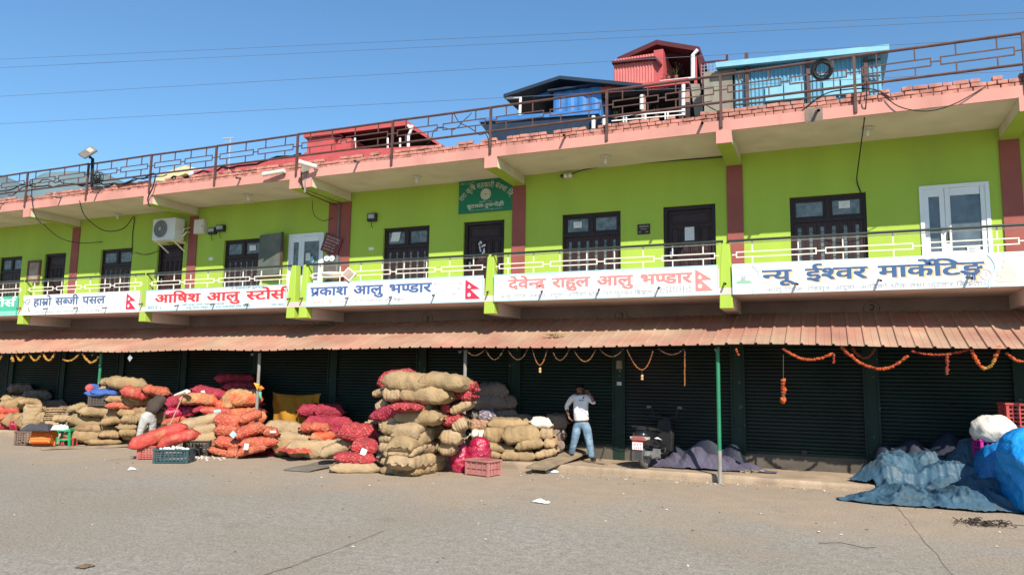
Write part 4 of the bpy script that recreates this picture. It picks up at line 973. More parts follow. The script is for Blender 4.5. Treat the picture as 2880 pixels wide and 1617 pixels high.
# street lamp head on the roof railing at the left
pb_ = at(*zV(231, 470), -.14); pt_ = at(*zV(233, 400), -.14)
t = thing('street_lamp', 'grey flat lamp head on a short black pole at the roof railing', 'lamp', pb_)
m = MB(); m.tube([pb_, pt_, at(*zV(226, 396), -.25)], .045, 8); m.build('pole', CABLE, t)
c = at(*zV(221, 384), -.42); M_ = Matrix.Translation(c) @ Matrix.Rotation(R(28), 4, 'Y') @ Matrix.Rotation(R(-38), 4, 'X')
m = MB(); m.box(-.17, .17, -.03, .03, -.22, .22, M_); m.build('head', mat('lamp_grey', (.16, .145, .13), .5, .1, 5), t, bevel=.015); m = MB(); m.box(-.12, .12, -.036, -.031, .02, .17, M_); m.build('led_panel', mat('led_pale', (.42, .38, .30), .3, .3, 20), t)
# ceiling lights below the roof slab
CLAMP = mat('lamp_cream', (.55, .50, .40), .4, .1, 4)
def clight(px, py, label):
    c = atz(*zV(px, py), ZC-.01); c.y = min(c.y, YR-.25); t = thing('ceiling_light', label, 'lamp', c, 0, 'ceiling lights under the roof slab')
    m = MB(); m.lathe([(0, -.03), (.10, -.03), (.13, -.005), (.13, 0), (0, 0)], 18, Matrix.Translation(c)); m.build('base', CLAMP, t)
    m = MB(); m.lathe([(0, -.16), (.022, -.155), (.035, -.12), (.028, -.07), (.02, -.031), (0, -.031)], 12, Matrix.Translation(c)); m.build('bulb', PVC, t)
clight(1523, 395, 'round cream ceiling light above the window right of the co-operative sign'); clight(2182, 323, 'round ceiling light crossed by the hanging cable, nearest the right edge'); clight(1048, 445, 'round cream ceiling light left of the co-operative sign')
clight(625, 491, 'small ceiling light above the two black meters'); clight(330, 583-36, 'small ceiling light in the bay of the air conditioner')
t = thing('wall_light', 'cream twin socket lamp on the wall top right of the co-operative sign', 'lamp', at(1360+640/2.678, 380+305/2.678, YR)); c = at(1360+640/2.678, 380+305/2.678, YR-.05)
m = MB(); m.box(c.x-.10, c.x+.10, c.y, c.y+.05, c.z-.07, c.z+.06); m.build('base', CLAMP, t); m = MB(); m.blob(c+Vector((-.07, -.03, -.01)), .05, .05, .05); m.blob(c+Vector((.05, -.03, -.01)), .05, .05, .05); m.build('socket', RAILW, t); m = MB(); m.blob(c+Vector((-.16, -.03, .0)), .05, .035, .045); m.build('shade', DKBOX, t)
# papers stuck on windows and doors
PAPER = mat('white_paper', (.70, .70, .66), .8, .12, 12); PAPERW = mat('off_white_paper', (.60, .62, .64), .8, .08, 12)
def paper(label, p0, p1, y, m=PAPER, lines=3, rot=0):
    a = at(*p0, y); b = at(*p1, y); x0, x1 = sorted((a.x, b.x)); z0, z1 = sorted((a.z, b.z))
    t = thing('paper_notice', label, 'paper', ((x0+x1)/2, y, z0)); q = MB(); N = 4
    q.grid(N, N, lambda u, v: Vector((x0+(x1-x0)*u+rot*(v-.5), y-.012*(u > .8)*(v > .7)-.002*math.sin(u*5), z0+(z1-z0)*v))); o = q.build('sheet', m, t, recalc=False)
    o.modifiers.new('thickness', 'SOLIDIFY').thickness = .001
    if lines:
        q = MB()
        for k in range(lines): zz = z1-(k+1)*(z1-z0)/(lines+1.5); q.box(x0+(x1-x0)*.2, x1-(x1-x0)*(.2+.12*(k % 2)), y-.018, y-.0165, zz, zz+(z1-z0)*.03)
        q.build('print', GREYINK, t)
f3 = lambda x, y: (1360+x/2.678, 380+y/2.678); f2 = lambda x, y: (680+x/2.678, 380+y/2.678); f4 = lambda x, y: (2080+x/2.6775, 380+y/2.6775); f1 = lambda x, y: (x/2.678, 380+y/2.678)
paper('grey white paper taped on the dark upper door near the brown pillar', f3(1515, 695), f3(1588, 792), YR+.085, PAPERW, 0)
paper('torn white papers in the transom of the window right of the co-operative sign', f3(678, 655), f3(740, 697), YR+.085, PAPER, 2)
paper('white sheet in the transom of the rightmost dark window', f4(745, 500), f4(832, 548), YR+.085, PAPER, 2)
paper('ragged white paper in the transom of the window left of the co-operative sign', f2(1128, 735), f2(1190, 800), YR+.085, PAPER, 0, .06)
paper('small white sheet in the transom beside the open shutter', f2(60, 832), f2(105, 868), YR+.085, PAPER, 2)
paper('white paper on the glazed white door beside the split pier', f2(483, 890), f2(515, 945), YR-.01, PAPER, 3)
paper('thin printed sheet low on the rightmost white door', f4(1712, 832), f4(1815, 888), YR-.01, PAPERW, 4)
paper('faded brown poster high on the shutter jamb behind the man', zC(1305, 282), zC(1355, 352), YR-.085, mat('old_poster', (.30, .22, .15), .8, .4, 8), 3)
paper('small pale sticker lower on the shutter jamb behind the man', zC(1310, 462), zC(1350, 492), YR-.085, PAPERW, 2)
t = thing('sticker', 'pale blue drop shaped sticker on the glazed white door beside the split pier', 'sticker', at(*f2(528, 940), YR-.01)); c = at(*f2(528, 942), YR-.012)
m = MB(); m.prism([(c.x+.075*math.cos(a)*(1 if math.sin(a) < .2 else .75), c.z+.085*math.sin(a)*(1 if math.sin(a) < 0 else 1.25)) for a in [2*math.pi*k/16 for k in range(16)]], c.y-.003, c.y+.001); m.build('face', mat('pale_blue_sticker', (.25, .55, .62), .5, .2, 9), t)
# black scratches of white paint on the upper door below the co-operative sign
t = thing('white_tape', 'torn white tape strips stuck on the upper door under the co-operative sign', 'tape', at(1204*1.1183, 610*1.1183, YR+.06)); m = MB(); rr = random.Random(4)
for k in range(14):
    q = at(*f2(1790+rr.uniform(-6, 45), 810+k*6+rr.uniform(-5, 5)), YR+.095); m.prism([(q.x-.02, q.z-.03), (q.x+.012, q.z-.028), (q.x+.02, q.z+.03), (q.x-.01, q.z+.025)], q.y-.004-k*.0006, q.y-.001)
m.build('strip', PAPER, t)
# ------------------------------------------------------------------ cables
def cable(label, pts, r=.011, m=CABLE, sub=6, name='cable', wob=0):
    P = [Vector(p) for p in pts]; out = []
    for i in range(len(P)-1):                              # Catmull-Rom through the points
        p0, p1, p2, p3 = P[max(0, i-1)], P[i], P[i+1], P[min(len(P)-1, i+2)]
        for k in range(sub):
            t = k/sub; out.append(.5*((2*p1)+(p2-p0)*t+(2*p0-5*p1+4*p2-p3)*t*t+(3*p1-p0-3*p2+p3)*t**3))
    out.append(P[-1]); q = MB()
    if wob: out = [v+Vector((0, wob*noise.noise(v*3), wob*noise.noise(v*3+Vector((9, 9, 9))))) for v in out]
    q.tube(out, r, 5); return tag(q.build(name, m), label, 'cable', 'loose cables on the building')
V_ = lambda x, y, yy: at(*zV(x, y), yy)
cable('black cable hanging from the roof edge past the rightmost dark window', [V_(2180, 205, -.2), V_(2178, 260, -.2), V_(2170, 330, .3), V_(2158, 420, 1.2), V_(2155, 455, 1.55), V_(2165, 485, YR-.01)], .012)
cable('long sagging cable loop on the brick edge at the upper right', [V_(2215, 232, -.16), V_(2260, 268, -.2), V_(2330, 280, -.22), V_(2400, 262, -.2), V_(2480, 218, -.14)], .010)
cable('thin cable drooping from the roof edge left of the air conditioner', [V_(200, 505, -.2), V_(215, 545, .2), V_(262, 580, .9), V_(310, 575, 1.4), V_(337, 545, 1.55), V_(333, 590, 1.57), V_(332, 640, 1.57)], .013)
cable('slack cable between the second window and the air conditioner door', [V_(340, 635, YR-.01), V_(370, 640, YR-.02), V_(420, 622, YR-.02), V_(442, 612, YR-.02)], .009)
cable('cable under the leftmost roof beam, crossing to the wall', [V_(108, 563, -.1), V_(150, 598, .5), V_(200, 611, 1.2), V_(258, 608, YR-.02)], .011)
cable('dark cable along the corner roof beam at the movement joint', [V_(757, 430, -.18), V_(765, 478, -.14), V_(800, 498, .6), V_(842, 515, YR-.06)], .014)
cable('short cable loop with a white end left of the joint pillar', [V_(785, 505, 1.0), V_(790, 540, 1.4), V_(812, 555, 1.5), V_(838, 548, YR-.06)], .008)
cable('thin cable along the wall top right of the wall lamp', [V_(1432, 440, YR-.05), V_(1480, 425, YR-.05), V_(1600, 412, YR-.03), V_(1820, 395, YR-.03)], .012)
cable('bundle of dark cables on the roof edge above the leftmost beam', [V_(0, 478, -.1), V_(60, 466, -.1), V_(120, 470, -.1), V_(220, 462, -.12), V_(300, 462, -.14), V_(390, 440, -.12)], .022, wob=.12)
cable('second tangled cable along the roof edge at the left', [V_(20, 486, -.12), V_(110, 455, -.12), V_(170, 463, -.12), V_(260, 470, -.13), V_(330, 452, -.14), V_(420, 446, -.12)], .016, wob=.15)
cable('cable bundle running down the roof railing post above the air conditioner', [V_(392, 440, -.2), V_(385, 470, -.24), V_(372, 500, -.22), V_(378, 520, -.17)], .02)
cable('cable down the leftmost roof railing post', [V_(82, 450, -.2), V_(80, 495, -.2), V_(88, 540, -.17), V_(104, 562, -.13)], .016)
cable('dark cable stretched behind the roof railing, left of the red shed', [V_(420, 452, .2), V_(560, 425, .3), V_(660, 408, .3), V_(757, 384, .2)], .03, wob=.12)
cable('thin wire tangle at the roof railing left of the blue shed', [V_(1075, 365, .1), V_(1095, 330, .0), V_(1130, 322, -.1), V_(1165, 300, -.1), V_(1185, 290, 0)], .010, wob=.2)
cable('sagging wire loop behind the roof railing left of the blue shed', [V_(1140, 285, .1), V_(1160, 312, .1), V_(1200, 322, .1), V_(1232, 352, 0)], .010, wob=.2)
cable('dark cable rising across the pale blue shed behind the railing', [V_(2010, 285, -.1), V_(2060, 245, -.1), V_(2110, 228, -.1), V_(2200, 226, -.1), V_(2260, 262, -.1)], .012)
cable('thin wires crossing low behind the railing at the concrete wall', [V_(1770, 262, .1), V_(1830, 288, .1), V_(1900, 272, .1), V_(2000, 278, .1)], .010)
cable('wire loop behind the railing in front of the red shed', [V_(1545, 300, 0), V_(1620, 285, 0), V_(1700, 270, 0), V_(1790, 255, 0)], .009)
# black coiled hose hung on the roof railing
t = thing('cable_coil', 'black cable coil hung on the roof railing before the pale blue shed', 'cable coil', at(*zV(2067, 150), -.2)); c = at(*zJ(915, 398), -.22); m = MB()
for k in range(7):
    r_ = .115+.012*k % .05+.008*k; pts = [(c.x+r_*math.cos(2*math.pi*q/26)+.006*math.sin(k*3), c.y+.012*math.sin(k*2+q*.5), c.z+r_*1.12*math.sin(2*math.pi*q/26)) for q in range(27)]; m.tube(pts, .012, 5)
m.tube([(c.x, c.y, c.z+.14), (c.x-.02, c.y+.05, c.z+.22)], .015, 5); m.build('loops', CABLE, t)
t = thing('cable_coil', 'tangled black cable coil at the foot of the roof lamp pole', 'cable coil', at(*zV(240, 450), -.2)); c = at(*zV(240, 452), -.22); m = MB(); rr = random.Random(8)
for k in range(9):
    r_ = rr.uniform(.10, .24); o_ = Vector((rr.uniform(-.12, .12), 0, rr.uniform(-.1, .1))); pts = [c+o_+Vector((r_*math.cos(2*math.pi*q/20)*rr.uniform(.95, 1.05), .03*math.sin(k+q*.4), r_*.8*math.sin(2*math.pi*q/20))) for q in range(21)]; m.tube(pts, .012, 5)
m.build('loops', CABLE, t)
# overhead wires across the sky
def wire(label, a, b, y, sag):
    A = at(*zV(*a), y); B = at(*zV(*b), y); d = B-A; A2 = A-d*.6; B2 = B+d*.5; q = MB(); N = 40
    q.tube([A2.lerp(B2, i/N)+Vector((0, 0, -sag*4*((i/N)*(1-i/N)) + sag*4*(.2857*.7143))) for i in range(N+1)], .0065, 5)
    tag(q.build('power_line', mat('wire_grey', (.10, .13, .18), .6, 0, 3)), label, 'power line', 'overhead wires')
wire('topmost overhead wire across the sky', (0, 150), (2575, 32), 3.0, .0); wire('second overhead wire, just below the topmost', (0, 171), (2575, 47), 3.2, .0)
wire('third overhead wire, passing in front of the red shed', (0, 243), (2575, 95), 2.6, .0); wire('lowest overhead wire, above the left roof railing', (0, 312), (2575, 178), 2.4, .0)
# ------------------------------------------------------------------ buildings beyond the roof
BLUESH = mat('blue_sheet', (.05, .19, .48), .5, .15, 3); DKBLUE = mat('dark_blue_sheet', (.018, .034, .06), .6, .2, 3); REDSH = mat('red_sheet', (.46, .085, .085), .55, .12, 3); DKRED = mat('shade_and_dark_red_sheet', (.085, .016, .02), .6, .15, 3)
PBLUE = mat('pale_blue_sheet', (.13, .33, .47), .5, .12, 3); PBLUE2 = mat('paler_blue_panel', (.22, .47, .60), .5, .08, 3); PWHITE = mat('white_pipe', (.72, .70, .68), .4, .08, 3); OLDCONC = mat('streaked_concrete', (.28, .25, .20), .9, .3, 1.5, .3, 20, streak=True); INNER = mat('shed_inside_shade', (.035, .025, .025), .9, .2, 2)  # near-black inside colour stands in for the shade within the sheds
def corr(mb, x0, x1, z0, z1, y, pitch, amp):               # vertical corrugation
    n = int((x1-x0)/pitch); vs = []
    for i in range(n*4+1):
        x = x0+(x1-x0)*i/(n*4); d = [0, amp, amp, 0][i % 4]; vs += [(x, y-d, z0), (x, y-d, z1)]
    mb.add(vs, [(2*i, 2*i+2, 2*i+3, 2*i+1) for i in range(n*4)])
def gable(t, xl, xm, xr, zl, zm, zr, y0, y1, th, m, name='roof'):
    q = MB(); q.prism([(xl, zl), (xm, zm), (xr, zr), (xr, zr-th), (xm, zm-th), (xl, zl-th)], y0, y1); return q.build(name, m, t)
Y1 = 16.0
H = lambda x, y, yy=Y1: at(*zH(x, y), yy)
# blue shed
a, b, c = H(200, 735), H(765, 548), H(1330, 590); yl = Y1-.0
t = thing('rooftop_shed', 'bright blue sheet metal shed with a dark gabled roof beyond the roof railing', 'shed', ((a.x+c.x)/2, Y1+3, 0))
gable(t, a.x, b.x, c.x+1.2, a.z, b.z, c.z-.35, Y1, Y1+7, .16, DKBLUE)
a2, b2, c2 = H(360, 745, Y1+.9), H(790, 610, Y1+.9), H(1190, 650, Y1+.9); lo = H(690, 745, Y1+.9)
q = MB(); q.prism([(a2.x, a2.z), (b2.x, b2.z), (c2.x+.6, c2.z), (c2.x+.6, lo.z+.1), (lo.x, lo.z), (a2.x, a2.z-.15)], Y1+.9, Y1+1.0); q.build('gable_panel', BLUESH, t)
w0, w1 = H(705, 690, Y1+.5), H(1185, 960, Y1+.5); wr_ = H(1150, 660, Y1+.5)
q = MB(); corr(q, w0.x, w1.x, w1.z-.3, w0.z, Y1+.5, .55, .05); q.box(w0.x, w1.x, Y1+.505, Y1+2.5, w1.z-.3, w0.z-.01); q.build('stair_box', BLUESH, t)
r0, r1 = H(650, 700, Y1+.3), H(1180, 640, Y1+.3); q = MB(); q.prism([(r0.x, r0.z-.06), (r1.x+.1, r1.z-.0), (r1.x+.1, r1.z+.08), (r0.x, r0.z+.02)], Y1+.2, Y1+2.6); q.build('stair_box_roof', DKBLUE, t)
q = MB(); f0, f1 = H(0, 1040, Y1+.3), H(1190, 945, Y1+.3); q.prism([(f0.x, f0.z-.05), (f1.x, f1.z-.1), (f1.x, f1.z+.12), (f0.x, f0.z+.15)], Y1-.2, Y1-.05); q.build('floor_edge', BLUESH, t)
q = MB(); q.prism([(f0.x, f0.z-.06), (f1.x, f1.z-.11), (f1.x-.4, f1.z-1.2), (f0.x+.9, f0.z-1.3)], Y1-.1, Y1+.4); q.build('canopy_sheet', DKBLUE, t)
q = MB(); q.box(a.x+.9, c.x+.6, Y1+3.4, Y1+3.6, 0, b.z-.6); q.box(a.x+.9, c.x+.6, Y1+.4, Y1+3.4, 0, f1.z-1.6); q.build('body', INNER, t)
p0, p1, p2 = H(230, 775, Y1+.2), H(372, 772, Y1+.2), H(362, 985, Y1+.2); q = MB(); q.tube([p0, p1, p2], .075, 8); q.build('drain_pipe', PWHITE, t)
for px in (1105, 1215): e0, e1 = H(px, 955, Y1-.3), H(px, 1085, Y1-.3); q = MB(); q.tube([e0, e1], .09, 8); q.build('drain_pipe', PWHITE, t)
# red shed
Y2 = 17.0; H2 = lambda x, y, yy=Y2: at(*zH(x, y), yy)
t = thing('rooftop_shed', 'tall red sheet metal shed with a corrugated stair box beyond the roof railing', 'shed', (H2(1700, 400).x, Y2+3, 0))
a, b, c = H2(1345, 365), H2(1740, 188), H2(2150, 262); gable(t, a.x, b.x, c.x+.1, a.z, b.z, c.z, Y2, Y2+8, .22, DKRED)
a2, b2, c2 = H2(1480, 350, Y2+.8), H2(1745, 245, Y2+.8), H2(2090, 300, Y2+.8); d2 = H2(1760, 370, Y2+.8); q = MB(); q.prism([(a2.x, a2.z), (b2.x, b2.z), (c2.x, c2.z), (c2.x, c2.z-.25), (d2.x, d2.z), (a2.x, d2.z-.1)], Y2+.8, Y2+.9); q.build('gable_panel', DKRED, t)  # the dark red also carries the roof overhang's shade on this panel
w0, w1 = H2(1312, 410, Y2-.2), H2(1715, 670, Y2-.2); q = MB(); corr(q, w0.x, w1.x, w1.z-.15, w0.z+.10, Y2-.2, .125, .035); q.build('stair_box', mat('pale_red_sheet', (.56, .16, .15), .5, .12, 4), t)
s1 = H2(1770, 640, Y2+.0); q = MB(); q.box(w1.x+.002, w1.x+.42, Y2-.19, Y2+2.4, w1.z-.2, w0.z+.25); q.box(w0.x, w1.x, Y2-.15, Y2+2.4, w1.z-.15, w0.z+.08); q.build('stair_box_side', REDSH, t)
r0, r1, r2 = H2(1290, 405, Y2-.4), H2(1725, 352, Y2-.4), H2(1790, 420, Y2-.4); q = MB(); q.prism([(r0.x, r0.z), (r1.x, r1.z), (r2.x, r2.z-.02), (r2.x-.05, r2.z-.12), (r1.x, r1.z-.12), (r0.x, r0.z-.1)], Y2-.42, Y2+2.6); q.build('stair_box_roof', DKRED, t)
f0, f1 = H2(1185, 700, Y2-.5), H2(2065, 605, Y2-.5); q = MB(); q.prism([(f0.x, f0.z-.15), (f1.x, f1.z-.12), (f1.x, f1.z+.12), (f0.x, f0.z+.12)], Y2-.6, Y2-.4); q.build('floor_edge', REDSH, t)
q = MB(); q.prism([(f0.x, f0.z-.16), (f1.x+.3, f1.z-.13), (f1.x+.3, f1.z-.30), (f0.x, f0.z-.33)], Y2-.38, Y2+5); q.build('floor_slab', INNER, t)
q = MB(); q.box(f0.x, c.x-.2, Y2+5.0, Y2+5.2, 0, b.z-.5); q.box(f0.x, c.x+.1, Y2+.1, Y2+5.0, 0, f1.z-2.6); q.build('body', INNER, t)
pp = [H2(2155, 290, Y2-.1), H2(2105, 345, Y2-.1), H2(2105, 590, Y2-.1)]; q = MB(); q.tube(pp, .09, 8); q.build('drain_pipe', PWHITE, t)
for px, z0_, z1_ in ((1590, 745, 890), (2010, 640, 955)): e0, e1 = H2(px, z0_, Y2-.6), H2(px, z1_, Y2-.6); q = MB(); q.tube([e0, e1], .085, 8); q.build('drain_pipe', PWHITE, t)
for px in (1985, 1608, 2052): e0, e1 = H2(px, 610, Y2-.3), H2(px, 1000, Y2-.3); q = MB(); q.box(e0.x-.09, e0.x+.09, Y2-.35, Y2-.2, e1.z, e0.z); q.build('column', mat('pinkish_column', (.42, .24, .20), .8, .15, 4), t)
q = MB(); e0, e1 = H2(2130, 360, Y2), H2(2150, 640, Y2); q.box(e0.x-.06, e0.x+.06, Y2-.02, Y2+.1, e1.z, e0.z); q.build('column', REDSH, t)
q = MB()
for za, zb2 in ((965, 900), (1005, 940)): q.bar(H2(1290, za, Y2-.7), H2(2030, zb2, Y2-.7), .05)
for px in (1410, 1437, 1632, 1830, 1857): q.bar(H2(px, 965-(px-1290)*.088, Y2-.7), H2(px, 1040-(px-1290)*.088, Y2-.7), .06)
q.bar(H2(1775, 605, Y2-.55), H2(2140, 565, Y2-.55), .06); q.build('white_railing', PWHITE, t)
# tapering stair slab leaning down on the right of the red shed
q = MB(); s0, s1 = H2(2085, 640, Y2-.9), H2(2175, 640, Y2-.9); s2, s3 = H2(2220, 960, Y2-.9), H2(2130, 960, Y2-.9); q.prism([(s0.x, s0.z), (s1.x, s1.z), (s2.x, s2.z), (s3.x, s3.z)], Y2-1.0, Y2-.85); q.build('stair_slab', OLDCONC, t)
s0, s1 = H2(2160, 290, Y2+.3), H2(2230, 640, Y2+.3); q = MB(); q.prism([(c.x-.05, c.z-.1), (c.x+.12, c.z-.1), (s1.x+.05, s1.z), (s1.x-.15, s1.z)], Y2+.2, Y2+.5); q.build('side_sheet', DKRED, t)
# potted plants on the red shed's terrace
LEAF = mat('pot_plant_leaf', (.05, .085, .03), .7, .4, 8)
def potplant(label, px, py, s, seed, m=LEAF):
    c = H2(px, py, Y2-.3); t = thing('potted_plant', label, 'plant', c, 0, 'plants on the red shed'); rr = random.Random(seed); q = MB()
    q.lathe([(.07, 0), (.11, .16), (.12, .17), (.0, .16)], 10, Matrix.Translation(c)); q.build('pot', mat('terracotta', (.24, .10, .06), .8, .2, 5), t); q = MB()
    for k in range(int(46*s)):
        a = rr.uniform(0, 6.28); r_ = rr.uniform(.02, .34)*s; h = rr.uniform(.15, .65)*s; p_ = c+Vector((math.cos(a)*r_, math.sin(a)*r_, h)); d = Vector((math.cos(a), math.sin(a), rr.uniform(-.3, .8)))*.09; n_ = Vector((-math.sin(a), math.cos(a), 0))*.03
        q.add([p_-n_*.4, p_+d*.5-n_, p_+d, p_+d*.5+n_], [(0, 1, 2, 3)])
    q.build('leaves', m, t, recalc=False); q = MB()
    for k in range(5): a = k*1.3; q.tube([c+Vector((0, 0, .15)), c+Vector((math.cos(a)*.12*s, math.sin(a)*.12*s, .5*s))], .008, 4)
    q.build('stem', LEAF, t)
potplant('tall dry leaved plant in the dark upper opening of the red shed', 1935, 585, 1.0, 1, mat('dry_leaf', (.16, .10, .04), .8, .4, 8)); potplant('small dry plant left of the tall one in the red shed', 1860, 595, .6, 2, mat('dry_leaf', (.16, .10, .04)))
potplant('leafy plant at the left end of the white railing', 1330, 1005, .9, 3); potplant('leafy plant in the middle of the white railing', 1545, 1000, .7, 4); potplant('leafy plant right of centre on the white railing', 1740, 985, 1.0, 5)
# streaked concrete wall with roof terrace rail, pale blue corrugated shed
Y3 = 15.0; H3 = lambda x, y, yy=Y3: at(*zJ(x, y), yy)
a, b, c = H3(0, 395), H3(205, 392), H3(180, 720); d = at(*zH(2215, 520), Y3)
t = thing('concrete_wall', 'streaked grey concrete wall between the red shed and pale blue shed', 'wall', (a.x, Y3, 0)); q = MB(); q.prism([(d.x, d.z), (b.x-.05, b.z), (b.x+.28, b.z-.42), (b.x+.28, b.z-.62), (c.x, c.z+1.6), (c.x, 0), (d.x, 0)], Y3, Y3+.4); q.build('panel', OLDCONC, t)
q = MB(); q.box(d.x+.1, b.x+.1, Y3+.45, Y3+1.4, b.z-.3, b.z+.10); q.build('water_tank_lid', mat('black_tank', (.03, .03, .035), .5, .2, 4), t)
e0, e1 = at(*zH(2190, 420), Y3+1), at(*zH(2450, 395), Y3+1); q = MB(); q.bar(e0, e1, .07); q.bar(e1+Vector((0, 0, .25)), e1+Vector((0, 0, -.45)), .09); q.build('pipe_frame', DKRED, t)
q = MB(); g0 = H3(-60, 400, Y3+1)
for k in range(9): x = e0.x+(e1.x-e0.x)*k/8; q.bar((x, Y3+1, e0.z), (x, Y3+1, e0.z-.9), .012)
for k in range(6): z = e0.z-.15*k; q.bar((e0.x, Y3+1, z), (e1.x, Y3+1, z), .012)
q.build('wire_mesh', mat('galvanised', (.42, .45, .47), .5, .1, 4), t)
a, b, c = H3(190, 385), H3(1392, 240), H3(1392, 575); t = thing('rooftop_shed', 'pale blue corrugated shed with white panels at the upper right', 'shed', ((a.x+b.x)/2, Y3+2, 0))
q = MB(); corr(q, a.x, b.x, 5.0, b.z+.02, Y3+.05, .15, .04); q.build('corrugated_wall', PBLUE, t)
q = MB(); q.box(a.x, b.x, Y3+.12, Y3+6, 0, b.z-.1); q.build('body', PBLUE, t)
e0, e1 = H3(40, 368, Y3-.3), H3(1465, 222, Y3-.3); q = MB(); q.prism([(e0.x, e0.z-.11), (e1.x, e1.z-.11), (e1.x, e1.z+.11), (e0.x, e0.z+.11)], Y3-.4, Y3-.25); q.build('eave_gutter', PBLUE2, t)
q = MB(); q.prism([(e0.x, e0.z-.06), (e1.x, e1.z-.06), (e1.x, e1.z+.02), (e0.x, e0.z+.02)], Y3-.24, Y3+7); q.build('roof', PBLUE, t)
for (x0_, y0_, x1_, y1_) in ((445, 545, 595, 650), (600, 512, 768, 640), (922, 490, 1060, 605), (1068, 462, 1240, 592)):
    p_, r_ = H3(x0_, y0_, Y3-.02), H3(x1_, y1_, Y3-.02); q = MB(); q.box(p_.x, r_.x, Y3-.06, Y3-.02, r_.z, p_.z); q.build('window_panel', PBLUE2, t)
for px in (290, 795, 1270): e0, e1 = H3(px, 300, Y3-.1), H3(px, 700, Y3-.1); q = MB(); q.box(e0.x-.07, e0.x+.07, Y3-.12, Y3-.0, 5, e0.z+.2 if px < 999 else e0.z); q.build('column', RAILB, t)
for ya, yb2 in ((330, 312), (455, 448), (690, 575)): e0, e1 = H3(1250 if ya < 600 else 200, ya, Y3-.1), H3(1395, yb2, Y3-.1); q = MB(); q.bar(e0, e1, .06); q.build('girt', STEELDK, t)
# low red shed at the left, its dark underside open
Y4 = 14.0; zQ = lambda x, y: (820+x/5.6, 330+y/5.6); H4 = lambda x, y, yy=Y4: at(*zQ(x, y), yy)
t = thing('rooftop_shed', 'low red shed with a wide sloping roof behind the left roof railing', 'shed', (H4(1200, 300).x, Y4+2, 0))
a, b, c = H4(250, 300), H4(1870, 85), H4(2420, 470); q = MB(); q.prism([(a.x, a.z), (b.x, b.z), (c.x, c.z), (c.x-.15, c.z), (b.x-.05, b.z-.22), (a.x, a.z-.15)], Y4-.3, Y4-.2); q.build('roof_trim', REDSH, t)
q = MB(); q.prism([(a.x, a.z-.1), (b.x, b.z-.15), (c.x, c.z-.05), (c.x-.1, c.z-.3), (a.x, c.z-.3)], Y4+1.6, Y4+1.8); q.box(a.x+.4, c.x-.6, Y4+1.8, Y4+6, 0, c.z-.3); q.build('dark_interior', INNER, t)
q = MB(); q.prism([(a.x, a.z-.16), (b.x, b.z-.23), (b.x, b.z-.15), (a.x, a.z-.08)], Y4-.19, Y4+1.59); q.prism([(b.x, b.z-.23), (c.x, c.z-.1), (c.x, c.z-.02), (b.x, b.z-.15)], Y4-.19, Y4+1.59); q.build('roof', DKRED, t)
w0, w1 = H4(270, 360, Y4-.4), H4(670, 640, Y4-.4); s1 = H4(840, 400, Y4+.3); q = MB(); q.box(w0.x, w1.x, Y4-.5, Y4+1.4, w1.z-.3, w0.z); q.box(w1.x, w1.x+.85, Y4-.3, Y4+1.4, w1.z-.3, w0.z-.15); q.build('stair_box', REDSH, t)
q = MB(); q.box(w0.x-.05, w1.x+.3, Y4-.6, Y4+1.5, w0.z+.003, w0.z+.07); q.build('stair_box_roof', DKRED, t)
f0, fm, f1 = H4(-1450, 880, Y4-.5), H4(200, 650, Y4-.5), H4(2440, 475, Y4-.5); q = MB(); q.prism([(f0.x, f0.z), (H4(-200, 690, Y4-.5).x, H4(-200, 690, Y4-.5).z), (fm.x, fm.z-.05), (H4(300, 580, Y4-.5).x, H4(300, 590, Y4-.5).z), (f1.x, f1.z), (f1.x, f1.z-.25), (fm.x, fm.z-.4), (f0.x, f0.z-.3)], Y4-.9, Y4-.52); q.build('floor_edge', REDSH, t)
q = MB(); q.tube([H4(1835, 130, Y4-.6), H4(1885, 200, Y4-.6), H4(1840, 300, Y4-.6), H4(1838, 500, Y4-.6)], .07, 7); q.tube([H4(1895, 130, Y4-.6), H4(1885, 200, Y4-.6)], .08, 7); q.build('drain_pipe', PWHITE, t)
for px in (1000, 1515, 1710): e0, e1 = H4(px, 330, Y4-.2), H4(px, 560, Y4-.2); q = MB(); q.tube([e0, e1], .05, 6); q.build('drain_pipe', PWHITE, t)
# cream sheet roof further left
Y5 = 14.0; a, b, c, d = (V_(x, y, Y5) for x, y in ((385, 455), (468, 416), (485, 420), (560, 437))); t = thing('distant_house', 'pale cream house roof behind the roof railing at the left', 'house', (b.x, Y5+2, 0))
q = MB(); q.prism([(a.x, a.z), (a.x+.5, a.z+.35), (b.x, b.z), (b.x, b.z-.45), (a.x+1, a.z-.1)], Y5, Y5+5); q.build('roof', mat('cream_sheet', (.62, .54, .30), .7, .1, 3), t)
q = MB(); q.prism([(b.x+.01, b.z-.03), (c.x, c.z), (d.x, d.z), (d.x, d.z-.5), (b.x+.01, b.z-.6)], Y5+.2, Y5+5); q.build('side_roof', mat('white_sheet', (.55, .57, .58), .7, .1, 3), t)
q = MB(); q.box(a.x+.6, d.x-.3, Y5+.4, Y5+4.8, 0, a.z-.05); q.build('wall', OLDCONC, t)
# thin aerial
q = MB(); a = V_(578, 440, 12); b = V_(580, 348, 12); q.tube([a-Vector((0, 0, 8)), b], .025, 5); q.bar(b+Vector((-.5, 0, .05)), b+Vector((.2, 0, -.0)), .05); q.bar(b+Vector((-.35, 0, -.15)), b+Vector((.1, 0, -.18)), .03)
tag(q.build('aerial', mat('aerial_grey', (.4, .4, .4), .5, .1, 3)), 'thin grey aerial mast standing behind the left roof railing', 'aerial')
